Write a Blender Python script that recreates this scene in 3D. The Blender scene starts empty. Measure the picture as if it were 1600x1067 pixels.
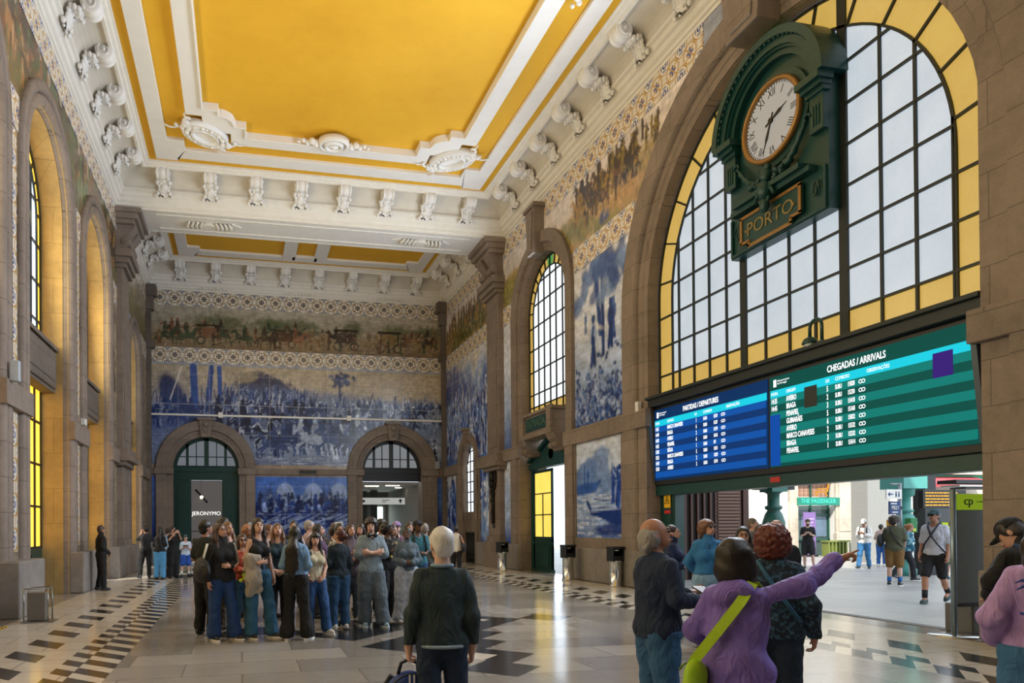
import bpy, bmesh, math, random
import numpy as np
from mathutils import Matrix, Vector
random.seed(7)
SC = bpy.context.scene
COL = SC.collection
PI = math.pi

# ------------------------------------------------------------------ camera, world, sun, exposure
F_PX, CX, CY, YAW, PITCH, ROLL = 1105.7, 612.8, 816.06, 0.209993, -0.0072664, -0.0068759
def cam_axes(y, p, r):
    cy, sy, cp, sp, cr, sr = math.cos(y), math.sin(y), math.cos(p), math.sin(p), math.cos(r), math.sin(r)
    B = np.array([[1, 0, 0], [0, 0, -1], [0, 1, 0]], float)
    Ry = np.array([[cy, 0, -sy], [0, 1, 0], [sy, 0, cy]])
    Rp = np.array([[1, 0, 0], [0, cp, -sp], [0, sp, cp]])
    Rr = np.array([[cr, -sr, 0], [sr, cr, 0], [0, 0, 1]])
    return Rr @ Rp @ Ry @ B
R = cam_axes(YAW, PITCH, ROLL)
EYE = 1.55
cam = bpy.data.cameras.new('camera'); camo = bpy.data.objects.new('camera', cam); COL.objects.link(camo)
camo.matrix_world = Matrix(((R[0][0], -R[1][0], -R[2][0], 0), (R[0][1], -R[1][1], -R[2][1], 0),
                            (R[0][2], -R[1][2], -R[2][2], EYE), (0, 0, 0, 1)))
cam.sensor_fit = 'HORIZONTAL'; cam.sensor_width = 36; cam.lens = F_PX * 36 / 1600
cam.shift_x = (800 - CX) / 1600; cam.shift_y = (CY - 533.5) / 1600
cam.clip_start = 0.1; cam.clip_end = 400
SC.camera = camo
SC.view_settings.view_transform = 'Standard'; SC.view_settings.look = 'None'
SC.view_settings.gamma = 1.0; SC.view_settings.use_curve_mapping = False
SC.view_settings.exposure = 0.52
w = bpy.data.worlds.new('sky'); SC.world = w; w.use_nodes = True
wn = w.node_tree; wn.nodes['Background'].inputs[0].default_value = (0.80, 0.90, 1.0, 1); wn.nodes['Background'].inputs[1].default_value = 1.7
sun = bpy.data.lights.new('sun', 'SUN'); sun.energy = 5.0; sun.angle = 0.01; sun.color = (1, 0.93, 0.8)
suno = bpy.data.objects.new('sun', sun); COL.objects.link(suno)
suno.rotation_euler = Vector((0.50, 0.62, -0.85)).to_track_quat('-Z', 'Y').to_euler()
def area_light(name, loc, direction, sx, sy, power, color):
    l = bpy.data.lights.new(name, 'AREA'); l.shape = 'RECTANGLE'; l.size = sx; l.size_y = sy; l.energy = power; l.color = color
    o = bpy.data.objects.new(name, l); COL.objects.link(o); o.location = loc
    o.rotation_euler = Vector(direction).to_track_quat('-Z', 'Y').to_euler(); return o
# daylight that comes in through the frosted windows (one lamp per big window, right behind... in front of its panes)
area_light('daylight_big_window', (9.3, 11.6, 7.6), (-1, 0, 0), 6.5, 5.0, 1000, (.80, .89, 1))
for y in (21.85, 1.35): area_light('daylight_small_window', (9.5, y, 8.0), (-1, 0, 0), 2.6, 4.5, 300, (.80, .89, 1))
for y in (11.6, 16.72, 21.95, 6.5, 1.3): area_light('daylight_left_window', (-4.62, y, 7.8), (1, 0, .1), 2.6, 4.2, 150, (1, .78, .34))


# ------------------------------------------------------------------ node expression helper
class NT:
    def __init__(s, name):
        s.m = bpy.data.materials.new(name); s.m.use_nodes = True; s.t = s.m.node_tree
        s.b = s.t.nodes['Principled BSDF']; s.L = s.t.links
        s.tc = None
    def node(s, typ, **kw):
        n = s.t.nodes.new(typ)
        for k, v in kw.items(): setattr(n, k, v)
        return n
    def put(s, sock, v):
        if isinstance(v, E): s.L.new(v.s, sock)
        elif isinstance(v, (tuple, list)): sock.default_value = tuple(v) + ((1,) if len(v) == 3 and sock.type == 'RGBA' else ())
        elif isinstance(v, (int, float)):
            if sock.type == 'RGBA': sock.default_value = (v, v, v, 1)
            elif sock.type == 'VECTOR': sock.default_value = (v, v, v)
            else: sock.default_value = v
        else: s.L.new(v, sock)
    def math(s, op, *a):
        n = s.node('ShaderNodeMath', operation=op)
        for i, v in enumerate(a): s.put(n.inputs[i], v)
        return E(s, n.outputs[0])
    def coords(s, kind='Object'):
        if s.tc is None: s.tc = s.node('ShaderNodeTexCoord')
        return E(s, s.tc.outputs[kind])
    def xyz(s, kind='Object'):
        n = s.node('ShaderNodeSeparateXYZ'); s.put(n.inputs[0], s.coords(kind)); return [E(s, o) for o in n.outputs]
    def vec(s, x, y, z=0):
        n = s.node('ShaderNodeCombineXYZ')
        for i, v in enumerate((x, y, z)): s.put(n.inputs[i], v)
        return E(s, n.outputs[0])
    def noise(s, scale, detail=3, vec=None, rough=0.55, dist=0.0):
        n = s.node('ShaderNodeTexNoise'); s.put(n.inputs['Vector'], vec if vec is not None else s.coords())
        n.inputs['Scale'].default_value = scale; n.inputs['Detail'].default_value = detail; n.inputs['Roughness'].default_value = rough
        n.inputs['Distortion'].default_value = dist
        return E(s, n.outputs['Fac'])
    def wnoise(s, vec):
        n = s.node('ShaderNodeTexWhiteNoise', noise_dimensions='3D'); s.put(n.inputs['Vector'], vec); return E(s, n.outputs['Value'])
    def mix(s, f, a, b):
        n = s.node('ShaderNodeMix', data_type='RGBA'); s.put(n.inputs[0], f); s.put(n.inputs[6], a); s.put(n.inputs[7], b); return E(s, n.outputs[2])
    def ramp(s, f, stops):
        n = s.node('ShaderNodeValToRGB'); s.put(n.inputs[0], f); e = n.color_ramp.elements
        while len(e) < len(stops): e.new(0.5)
        for i, (p, c) in enumerate(stops): e[i].position = p; e[i].color = tuple(c) + (1,)
        return E(s, n.outputs[0])
    def attr(s, name):
        n = s.node('ShaderNodeAttribute', attribute_name=name); return E(s, n.outputs['Color'])
    def bump(s, h, strength=0.3, dist=0.02):
        n = s.node('ShaderNodeBump'); n.inputs['Strength'].default_value = strength; n.inputs['Distance'].default_value = dist
        s.put(n.inputs['Height'], h); s.L.new(n.outputs[0], s.b.inputs['Normal'])
    def set(s, **kw):
        names = dict(color='Base Color', rough='Roughness', metal='Metallic', emis='Emission Color', estr='Emission Strength',
                     alpha='Alpha', trans='Transmission Weight', ior='IOR', coat='Coat Weight', spec='Specular IOR Level', sheen='Sheen Weight')
        for k, v in kw.items(): s.put(s.b.inputs[names[k]], v)
        return s.m
class E:
    def __init__(s, n, sock): s.n = n; s.s = sock
    def _b(s, op, o): return s.n.math(op, s, o)
    def __add__(s, o): return s._b('ADD', o)
    __radd__ = __add__
    def __sub__(s, o): return s._b('SUBTRACT', o)
    def __rsub__(s, o): return s.n.math('SUBTRACT', o, s)
    def __mul__(s, o): return s._b('MULTIPLY', o)
    __rmul__ = __mul__
    def __truediv__(s, o): return s._b('DIVIDE', o)
    def __lt__(s, o): return s._b('LESS_THAN', o)
    def __gt__(s, o): return s._b('GREATER_THAN', o)
    def floor(s): return s.n.math('FLOOR', s)
    def fract(s): return s.n.math('FRACT', s)
    def abs(s): return s.n.math('ABSOLUTE', s)
    def mod(s, o): return s.n.math('FLOORED_MODULO', s, o)
    def sqrt(s): return s.n.math('SQRT', s)
    def max(s, o): return s.n.math('MAXIMUM', s, o)
    def min(s, o): return s.n.math('MINIMUM', s, o)
    def clamp(s):
        n = s.n.node('ShaderNodeClamp'); s.n.put(n.inputs[0], s); return E(s.n, n.outputs[0])
def rng(v, a, b): return (v > a) * (v < b)
def srgb(h):
    if isinstance(h, str):
        h = h.lstrip('#'); c = [int(h[i:i + 2], 16) / 255 for i in (0, 2, 4)]
    else: c = [x / 255 for x in h]
    return tuple(x / 12.92 if x <= 0.04045 else ((x + 0.055) / 1.055) ** 2.4 for x in c)

_mc = {}
def plain(color, rough=0.6, metal=0.0, bump=0.0, bs=40, var=0.12, key=None, **kw):
    k = (color, rough, metal, bump, bs, var, tuple(sorted(kw.items())))
    if k in _mc: return _mc[k]
    n = NT(key or 'paint'); c = srgb(color)
    v = n.noise(bs * 0.25, 3)
    n.set(color=n.mix(v, tuple(x * (1 - var) for x in c), tuple(min(1, x * (1 + var)) for x in c)), rough=rough, metal=metal, **kw)
    if bump: n.bump(n.noise(bs, 4), bump, 0.01)
    _mc[k] = n.m; return n.m
def emit(color, strength, key='glow', rough=0.5):
    k = ('e', color, strength)
    if k in _mc: return _mc[k]
    n = NT(key); c = srgb(color); n.set(color=tuple(x * 0.12 for x in c), emis=c, estr=strength, rough=rough, spec=.08); _mc[k] = n.m; return n.m

# granite with ashlar joints: axis = which object axis runs along the wall
def granite(name, base, axis='y', bw=1.15, bh=0.62, speck=0.42, joint=0.4, rough=0.75):
    n = NT(name); x, y, z = n.xyz(); u = {'x': x, 'y': y, 'xy': x + y}[axis]; c = srgb(base)
    big = n.noise(0.9, 4); fine = n.noise(70, 2, rough=0.8); mid = n.noise(6, 4)
    row = (z / bh).floor(); uu = u / bw + row.mod(2) * 0.5; cell = n.wnoise(n.vec(uu.floor(), row, 3))
    fx = (uu.fract() - 0.5).abs(); fz = ((z / bh).fract() - 0.5).abs()
    j = ((fx > 0.5 - 0.008 / bw).max(fz > 0.5 - 0.008 / bh)) * joint
    k = (fine - 0.5) * speck * 2 + (big - 0.5) * 0.9 + (mid - 0.5) * 0.5 + (cell - 0.5) * 0.16 + 1.0
    k = k * (1.0 - j)
    col = n.node('ShaderNodeMix', data_type='RGBA', blend_type='MULTIPLY'); col.inputs[0].default_value = 1
    n.put(col.inputs[6], c); kk = n.vec(k, k, k); n.put(col.inputs[7], kk)
    n.set(color=E(n, col.outputs[2]), rough=rough)
    n.bump(fine * 0.5 + mid - j * 3, 0.35, 0.012); return n.m

M = {}
M['granite_y'] = granite('granite', '#7f7268', 'y')
M['granite_x'] = granite('granite', '#7c7067', 'x')
M['granite_glow'] = granite('granite reveal with window glow', '#a88c58', 'xy', 1.0, 0.85, 0.15, 0.3)  # yellow glow of the left windows put into the stone colour
M['granite_dark'] = granite('dark granite', '#665c54', 'y', 1.3, 0.62)  # darker tone of the same granite
M['granite_plinth'] = granite('granite plinth', '#807b77', 'y', 1.5, 2.0, 0.4)
M['plaster'] = plain('#e4dfd5', 0.7, bump=0.15, bs=14, var=0.09, key='off white plaster')
M['plaster_w'] = plain('#e6e3df', 0.65, bump=0.1, bs=10, var=0.07, key='white plaster')
M['cove'] = plain('#d2cabc', 0.75, bump=0.1, bs=8, var=0.16, key='cove plaster')
def yellow_paint():
    n = NT('ochre yellow ceiling paint'); a = n.noise(0.35, 4); b = n.noise(3, 5)
    n.set(color=n.mix((a * 0.7 + b * 0.3 - 0.25) * 1.6, srgb('#d39c1a'), srgb('#ecb82e')), rough=0.75); n.bump(b, 0.08, 0.01); return n.m
M['yellow'] = yellow_paint()
M['green'] = plain('#0f3d3c', 0.38, bump=0.25, bs=30, var=0.25, key='dark green cast iron paint')
M['green_d'] = plain('#0b3836', 0.35, bump=0.1, bs=20, var=0.2, key='dark green door paint')
M['black'] = plain('#12161a', 0.45, key='black metal')
M['bars'] = plain('#141d1d', 0.5, key='dark glazing bars')
M['chrome'] = plain('#c8cacc', 0.22, 0.95, key='brushed steel')
M['gold'] = plain('#9a7440', 0.4, 0.5, bump=0.1, key='gilt')
M['whitepaint'] = plain('#e8e6e0', 0.5, key='white enamel')
M['bronze'] = plain('#2e2a22', 0.4, 0.7, bump=0.4, bs=30, key='dark bronze')

def tile_mat(name, T=0.14, rough=0.22):
    n = NT(name); x, y, z = n.xyz(); c = n.attr('Col')
    u = x + y; gx = ((u / T).fract() - 0.5).abs(); gz = ((z / T).fract() - 0.5).abs()
    j = (gx > 0.47).max(gz > 0.47) * 0.28
    cell = n.wnoise(n.vec((u / T).floor(), (z / T).floor(), 1))
    cr = n.noise(9, 5); k = (1 - j) * (cell * 0.16 + 0.92) * (cr * 0.3 + 0.86)
    mu = n.node('ShaderNodeMix', data_type='RGBA', blend_type='MULTIPLY'); mu.inputs[0].default_value = 1
    n.put(mu.inputs[6], c); n.put(mu.inputs[7], n.vec(k, k, k))
    n.set(color=E(n, mu.outputs[2]), rough=rough); n.bump(j * -2 + cell * 0.2, 0.25, 0.004); return n.m
M['tiles'] = tile_mat('painted glazed tiles')

def border_mat(name, axis, bright=1.0):   # ornamental azulejo band: gold rings, blue rosettes, white ground, two rows of motifs
    n = NT(name); x, y, z = n.xyz(); u = y if axis == 'y' else x; S = 0.6425
    a = (u / S).fract() - 0.5; b = ((z - 11.66) / S).fract() - 0.5
    r = (a * a + b * b).sqrt(); aa = a.abs(); bb = b.abs()
    ca = 0.5 - aa; cb = 0.5 - bb; rc = (ca * ca + cb * cb).sqrt()
    ring = rng(r, 0.31, 0.355).max(rng(rc, 0.31, 0.35))
    ring2 = rng(r, 0.385, 0.41)
    petal = ((aa - bb).abs() < 0.045) * (r > 0.1) * (r < 0.31)
    cross = ((aa < 0.05).max(bb < 0.05)) * (r < 0.2)
    dots = rng(rc, 0.05, 0.12); ros = (r < 0.05).max(rng(r, .15, .175))
    bluep = rng(rc, 0.16, 0.24) * ((ca - cb).abs() > 0.07)
    c = n.mix(n.noise(14, 3), tuple(v * bright for v in srgb('#ece6da')), tuple(v * bright for v in srgb('#d2c8b6')))
    blue = tuple(v * bright for v in srgb('#4a5c92' if axis == 'y' else '#4c5568')); gold = tuple(v * bright for v in srgb('#b98b33' if axis == 'y' else '#8a6c40'))
    c = n.mix(petal * 0.8, c, gold); c = n.mix(bluep * 0.75, c, blue); c = n.mix(ring, c, gold); c = n.mix(ring2 * 0.7, c, tuple(v * bright for v in srgb('#6b5230')))
    c = n.mix(cross, c, blue); c = n.mix(dots, c, blue); c = n.mix(ros, c, gold)
    n.set(color=c, rough=0.25); return n.m
M['border_y'] = border_mat('ornamental border tiles', 'y')
M['border_x'] = border_mat('ornamental border tiles', 'x', 1.0)

# ------------------------------------------------------------------ mesh builder
def link(o, parent=None, kind=None, label=None, cat=None, group=None):
    COL.objects.link(o)
    if parent is not None: o.parent = parent
    if kind: o['kind'] = kind
    if label: o['label'] = label
    if cat: o['category'] = cat
    if group: o['group'] = group
    return o
def empty(name, loc=(0, 0, 0), rz=0, label=None, cat=None, group=None, kind=None):
    o = bpy.data.objects.new(name, None); o.location = loc; o.rotation_euler = (0, 0, rz); o.empty_display_size = 0.2
    return link(o, None, kind, label, cat, group)
def copy_tree(o, parent=None):
    c = o.copy(); COL.objects.link(c)
    if parent is not None: c.parent = parent
    for ch in o.children: copy_tree(ch, c)
    return c
def fast_mesh(name, V, Q, mats, smooth=True, col=None, tri=None):
    me = bpy.data.meshes.new(name); V = np.asarray(V, np.float32); Q = np.asarray(Q, np.int32)
    nt = 0 if tri is None else len(tri); nq = len(Q)
    me.vertices.add(len(V)); me.vertices.foreach_set('co', V.ravel())
    loops = Q.ravel() if nt == 0 else np.concatenate([Q.ravel(), np.asarray(tri, np.int32).ravel()])
    me.loops.add(len(loops)); me.loops.foreach_set('vertex_index', loops.astype(np.int32))
    st = np.concatenate([np.arange(nq) * 4, nq * 4 + np.arange(nt) * 3]).astype(np.int32)
    me.polygons.add(nq + nt); me.polygons.foreach_set('loop_start', st)
    me.polygons.foreach_set('use_smooth', np.full(nq + nt, smooth, bool))
    me.update(calc_edges=True); me.validate()
    if col is not None:
        a = me.color_attributes.new('Col', 'FLOAT_COLOR', 'POINT'); c4 = np.ones((len(V), 4), np.float32); c4[:, :3] = col
        a.data.foreach_set('color', c4.ravel())
    for m in (mats if isinstance(mats, (list, tuple)) else [mats]): me.materials.append(m)
    return me
class MB:
    def __init__(s): s.v = []; s.f = []; s.mi = []; s.sm = []
    def add(s, V, Fc, mi=0, sm=False, T=None):
        k = len(s.v)
        s.v += [tuple(T(*p)) if T else tuple(p) for p in V]
        s.f += [tuple(i + k for i in f) for f in Fc]; s.mi += [mi] * len(Fc); s.sm += [sm] * len(Fc); return s
    def box(s, x0, x1, y0, y1, z0, z1, mi=0, T=None):
        V = [(x, y, z) for x in (x0, x1) for y in (y0, y1) for z in (z0, z1)]
        return s.add(V, [(0, 1, 3, 2), (4, 6, 7, 5), (0, 4, 5, 1), (2, 3, 7, 6), (0, 2, 6, 4), (1, 5, 7, 3)], mi, False, T)
    def prism(s, poly, n0, n1, mi=0, T=None, sm=False):   # poly in (s,z); extruded along n
        k = len(poly); V = [(a, b, n0) for a, b in poly] + [(a, b, n1) for a, b in poly]
        s.add(V, [tuple(range(k)), tuple(range(2 * k - 1, k - 1, -1))], mi, False, T)
        s.f += [tuple(len(s.v) - 2 * k + q for q in (i, (i + 1) % k, k + (i + 1) % k, k + i)) for i in range(k)]
        s.mi += [mi] * k; s.sm += [sm] * k; return s
    def loft(s, rings, mi=0, closed=True, caps=True, sm=True, T=None):  # rings: list of equal-length point lists
        k = len(rings[0]); V = [p for r in rings for p in r]; Fc = []
        for i in range(len(rings) - 1):
            for j in range(k if closed else k - 1):
                a = i * k + j; b = i * k + (j + 1) % k; Fc.append((a, b, b + k, a + k))
        if caps and closed: Fc += [tuple(range(k))[::-1], tuple(range((len(rings) - 1) * k, len(rings) * k))]
        return s.add(V, Fc, mi, sm, T)
    def lathe(s, prof, c=(0, 0, 0), seg=16, mi=0, axis='z', T=None, sm=True):
        rings = []
        for r, h in prof:
            ring = []
            for j in range(seg):
                a = 2 * PI * j / seg; p = (r * math.cos(a), r * math.sin(a), h)
                if axis == 'x': p = (h, p[0], p[1])
                if axis == 'y': p = (p[0], h, p[1])
                ring.append((c[0] + p[0], c[1] + p[1], c[2] + p[2]))
            rings.append(ring)
        return s.loft(rings, mi, True, True, sm, T)
    def tube(s, path, r, seg=8, mi=0, T=None, closed=False):
        P = [Vector(p) for p in path]; n = len(P); rr = r if isinstance(r, (list, tuple)) else [r] * n; rings = []; up = None
        for i, p in enumerate(P):
            d = (P[(i + 1) % n] - P[i - 1]) if closed else (P[min(i + 1, n - 1)] - P[max(i - 1, 0)])
            d.normalize()
            if up is None: up = Vector((0, 0, 1)) if abs(d.z) < 0.9 else Vector((1, 0, 0))
            a = up.cross(d)
            if a.length < 1e-4: a = Vector((1, 0, 0)).cross(d)
            a.normalize(); b = d.cross(a); up = b
            rings.append([tuple(p + (a * math.cos(t) + b * math.sin(t)) * rr[i]) for t in [2 * PI * j / seg for j in range(seg)]])
        if closed: rings.append(rings[0])
        return s.loft(rings, mi, True, not closed, True, T)
    def sphere(s, c, r, seg=12, rg=8, mi=0, T=None, sx=1, sy=1, sz=1):
        rings = []
        for i in range(rg + 1):
            t = PI * i / rg; q = max(math.sin(t), 1e-3)
            rings.append([(c[0] + r * sx * q * math.cos(a), c[1] + r * sy * q * math.sin(a), c[2] - r * sz * math.cos(t)) for a in [2 * PI * j / seg for j in range(seg)]])
        return s.loft(rings, mi, True, True, True, T)
    def build(s, name, mats, parent=None, recalc=True, bevel=0, **kw):
        me = bpy.data.meshes.new(name); me.from_pydata(s.v, [], s.f)
        me.polygons.foreach_set('material_index', s.mi); me.polygons.foreach_set('use_smooth', s.sm)
        for m in (mats if isinstance(mats, (list, tuple)) else [mats]): me.materials.append(m)
        if recalc:
            bm = bmesh.new(); bm.from_mesh(me); bmesh.ops.recalc_face_normals(bm, faces=bm.faces); bm.to_mesh(me); bm.free()
        me.update(); o = bpy.data.objects.new(name, me); link(o, parent, **kw)
        if bevel:
            b = o.modifiers.new('bevel', 'BEVEL'); b.width = bevel; b.segments = 2; b.limit_method = 'ANGLE'
        return o
def struct(mb, name, mats, **kw): return mb.build(name, mats, None, kind='structure', **kw)

# text as mesh
_tc = {}
def text_obj(txt, size, mat, T, parent=None, name='lettering', ext=0.004, align='CENTER', sx=1.0, bold=0.0, **kw):
    """T maps (u, v, n) -> world; letters laid in the u,v plane."""
    cu = bpy.data.curves.new('t', 'FONT'); cu.body = txt; cu.size = size; cu.align_x = align; cu.align_y = 'CENTER'; cu.extrude = ext; cu.resolution_u = 3; cu.offset = size * bold
    o = bpy.data.objects.new('t', cu); COL.objects.link(o); dg = bpy.context.evaluated_depsgraph_get()
    me = bpy.data.meshes.new_from_object(o.evaluated_get(dg)); bpy.data.objects.remove(o); bpy.data.curves.remove(cu)
    for v in me.vertices: v.co = Vector(T(v.co.x * sx, v.co.y, v.co.z + ext))
    me.materials.clear(); me.materials.append(mat); me.name = name
    ob = bpy.data.objects.new(name, me); link(ob, parent, **kw); return ob

# ------------------------------------------------------------------ dimensions
XR, XL, YB, YF = 9.75, -4.10, 33.2, -10.0
XM = (XR + XL) / 2
TR = lambda s, z, n: (XR - n, s, z)        # right wall: s along the room, n into the room
TL = lambda s, z, n: (XL + n, s, z)
TB = lambda s, z, n: (s, YB - n, z)
TF = lambda s, z, n: (s, YF + n, z)
ZT = 12.35                                  # top of tiled walls
# opening: centre, radius, spring height
BIG = (11.6, 4.0, 6.95); SM = [(21.85, 1.75, 8.85), (1.35, 1.75, 8.85)]; GO = [(29.55, 0.92, 4.25), (-6.3, 0.92, 4.25)]
LW = [(11.6, 1.75, 8.85), (16.72, 1.75, 8.85), (21.95, 1.75, 8.85), (6.5, 1.75, 8.85), (1.3, 1.75, 8.85), (29.3, 1.35, 8.0)]
BK = [(-1.55, 1.47, 4.28), (7.12, 1.47, 4.28)]

def arc_pts(c, r, z, n=28, a0=PI, a1=0): return [(c + r * math.cos(a0 + (a1 - a0) * i / n), z + r * math.sin(a0 + (a1 - a0) * i / n)) for i in range(n + 1)]
def wall_core(s0, s1, z1, ops, T, depth, name, mat):
    m = MB(); ops = sorted(ops); cur = s0
    for c, r, z in ops:
        m.box(cur, c - r, 0, z1, -depth, 0, T=T)
        # spandrel pieces: left half and right half above the arch
        a = arc_pts(c, r, z)
        h = len(a) // 2
        m.prism([(c - r, z1)] + a[:h + 1] + [(c, z1)], -depth, 0, T=T)
        m.prism([(c, z1)] + a[h:] + [(c + r, z1)], -depth, 0, T=T)
        cur = c + r
    m.box(cur, s1, 0, z1, -depth, 0, T=T)
    return struct(m, name, mat)
def sweep_arch(m, c, r, z, z0, prof, T, mi=0, n=36, sm=False):
    """profile [(dr, n)] swept up the jamb, round the arc and down."""
    rings = [[(c - r - dr, z0, d) for dr, d in prof], [(c - r - dr, z, d) for dr, d in prof]]
    for i in range(1, n):
        a = PI - PI * i / n
        rings.append([(c + (r + dr) * math.cos(a), z + (r + dr) * math.sin(a), d) for dr, d in prof])
    rings += [[(c + r + dr, z, d) for dr, d in prof], [(c + r + dr, z0, d) for dr, d in prof]]
    m.loft(rings, mi, False, False, sm, T); return m

# ------------------------------------------------------------------ painted tiles
def fbm(nz, ns, cell, seed, octv=4, ax=1.0, az=1.0):
    rs = np.random.RandomState(seed); out = np.zeros((nz, ns)); amp = 1; tot = 0
    for o in range(octv):
        cz = max(1.2, cell * az / 2 ** o); cs = max(1.2, cell * ax / 2 ** o)
        gz = int(nz / cz) + 3; gs = int(ns / cs) + 3; g = rs.rand(gz, gs)
        z = np.arange(nz) / cz; s = np.arange(ns) / cs; z0 = z.astype(int); s0 = s.astype(int); fz = (z - z0)[:, None]; fs = (s - s0)[None]
        fz = fz * fz * (3 - 2 * fz); fs = fs * fs * (3 - 2 * fs)
        a = g[z0][:, s0]; b = g[z0][:, s0 + 1]; c = g[z0 + 1][:, s0]; d = g[z0 + 1][:, s0 + 1]
        out += amp * ((a * (1 - fs) + b * fs) * (1 - fz) + (c * (1 - fs) + d * fs) * fz); tot += amp; amp *= 0.55
    return out / tot
C = lambda h: np.array(srgb(h))
class Paint:
    def __init__(p, s0, s1, z0, z1, ds, seed=1):
        p.ns = int((s1 - s0) / ds) + 1; p.nz = int((z1 - z0) / ds) + 1
        p.s = np.linspace(s0, s1, p.ns); p.z = np.linspace(z0, z1, p.nz); p.ds = (s1 - s0) / (p.ns - 1); p.dz = (z1 - z0) / (p.nz - 1)
        p.S, p.Z = np.meshgrid(p.s, p.z); p.a = np.zeros((p.nz, p.ns, 3)) + C('#8a8f9c'); p.r = random.Random(seed); p.seed = seed
    def box(p, s0, s1, z0, z1):
        i = np.searchsorted(p.s, [s0, s1]); j = np.searchsorted(p.z, [z0, z1]); return slice(j[0], max(j[1], j[0])), slice(i[0], max(i[1], i[0]))
    def grad(p, s0, s1, z0, z1, stops, wob=0.2, tex=0.35):
        q = p.box(s0, s1, z0, z1); a = p.a[q]
        if a.size == 0: return
        nz, ns = a.shape[:2]; n = fbm(nz, ns, 14, p.seed + 5); n2 = fbm(nz, ns, 4, p.seed + 9, 3, 2.5, 0.8)
        t = np.clip((p.Z[q] - z0) / (z1 - z0) + (n - 0.5) * wob, 0, 1)
        pos = [x for x, c in stops]; col = np.stack([np.interp(t, pos, [C(c)[k] for x, c in stops]) for k in range(3)], -1)
        p.a[q] = col * (1 - tex / 2 + tex * n2)[..., None]
    def blob(p, s, z, rs, rz, c, ang=0.0, soft=0.3, al=1.0, noise=0):
        R_ = max(rs, rz) * 1.3; q = p.box(s - R_, s + R_, z - R_, z + R_)
        if p.a[q].size == 0: return
        ds = p.S[q] - s; dz = p.Z[q] - z; ca, sa = math.cos(ang), math.sin(ang); u = (ds * ca + dz * sa) / rs; v = (-ds * sa + dz * ca) / rz
        r = np.sqrt(u * u + v * v)
        if noise: r = r + (fbm(*r.shape, 5, int(abs(s * 91 + z * 37)) % 9999, 3) - 0.5) * noise
        m = np.clip((1 - r) / soft + 0.5, 0, 1)[..., None] * al; p.a[q] = p.a[q] * (1 - m) + np.array(c) * m
    def line(p, s0, z0, s1, z1, wd, c, al=1.0):
        q = p.box(min(s0, s1) - wd, max(s0, s1) + wd, min(z0, z1) - wd, max(z0, z1) + wd)
        if p.a[q].size == 0: return
        ds, dz = s1 - s0, z1 - z0; L = ds * ds + dz * dz + 1e-9; t = np.clip(((p.S[q] - s0) * ds + (p.Z[q] - z0) * dz) / L, 0, 1)
        d = np.hypot(p.S[q] - s0 - t * ds, p.Z[q] - z0 - t * dz); m = np.clip((wd - d) / (p.ds * 0.8) + 0.5, 0, 1)[..., None] * al
        p.a[q] = p.a[q] * (1 - m) + np.array(c) * m
    def man(p, s, z, h, c, c2=None, lance=0):
        r = p.r; c = np.array(c) * r.uniform(0.7, 1.3); c2 = c if c2 is None else np.array(c2)
        p.blob(s, z + h * 0.62, h * 0.13, h * 0.24, c2, r.uniform(-.2, .2)); p.line(s - h * .05, z, s, z + h * .5, h * .06, c); p.line(s + h * .09, z, s, z + h * .5, h * .06, c)
        p.blob(s, z + h * 0.92, h * 0.075, h * 0.09, c * 1.1); p.line(s, z + h * .75, s + r.uniform(-.3, .3) * h, z + h * r.uniform(.45, 1.0), h * .04, c)
        if lance: a = r.uniform(-.35, .35); p.line(s - lance * a * .2, z + h * .4, s + lance * a, z + h * .4 + lance, 0.02, c * .8)
    def horse(p, s, z, h, c, d=1, rider=True):
        r = p.r; c = np.array(c) * r.uniform(0.75, 1.25)
        p.blob(s, z + h * .55, h * .42, h * .19, c, 0.1 * d, 0.2); p.blob(s + d * h * .36, z + h * .6, h * .2, h * .16, c, .5 * d, 0.2)
        p.line(s + d * h * .38, z + h * .62, s + d * h * .58, z + h * .98, h * .09, c); p.line(s + d * h * .56, z + h * .98, s + d * h * .78, z + h * .84, h * .06, c)
        for q, k in ((-.34, -.12), (-.26, .06), (.3, .14), (.4, .3)):
            k2 = k + r.uniform(-.15, .15); p.line(s + d * h * q, z + h * .5, s + d * h * (q + k2), z + h * .25, h * .05, c); p.line(s + d * h * (q + k2), z + h * .25, s + d * h * (q + k2 - .05), z, h * .035, c)
        p.line(s - d * h * .4, z + h * .62, s - d * h * .58, z + h * .25, h * .05, c)
        if rider: p.blob(s, z + h * .95, h * .14, h * .26, c * .7, .15 * d); p.blob(s, z + h * 1.27, h * .08, h * .09, c * 1.2)
    def tree(p, s, z, h, c, c2):
        r = p.r; p.line(s, z, s + r.uniform(-.1, .1) * h, z + h * .6, h * .035, c); 
        for i in range(26):
            a, b = r.gauss(0, .2) * h, r.gauss(.74, .12) * h; p.blob(s + a, z + b, h * .09, h * .06, np.array(c if r.random() < .6 else c2) * r.uniform(.8, 1.3), r.uniform(-1, 1), .5, .85, 0.8)
    def crowd(p, s0, s1, z0, z1, h, n, cols, lance=0, horses=0):
        r = p.r; items = sorted([(r.uniform(z0, z1), r.uniform(s0, s1)) for i in range(n)], reverse=True)
        for z, s in items:
            c = C(r.choice(cols)); hh = h * (1 + (z1 - z) * 0.12)
            if r.random() < horses: p.horse(s, z, hh * 1.1, c, r.choice((-1, 1)))
            else: p.man(s, z, hh, c, C(r.choice(cols)), lance if r.random() < .4 else 0)
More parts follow.
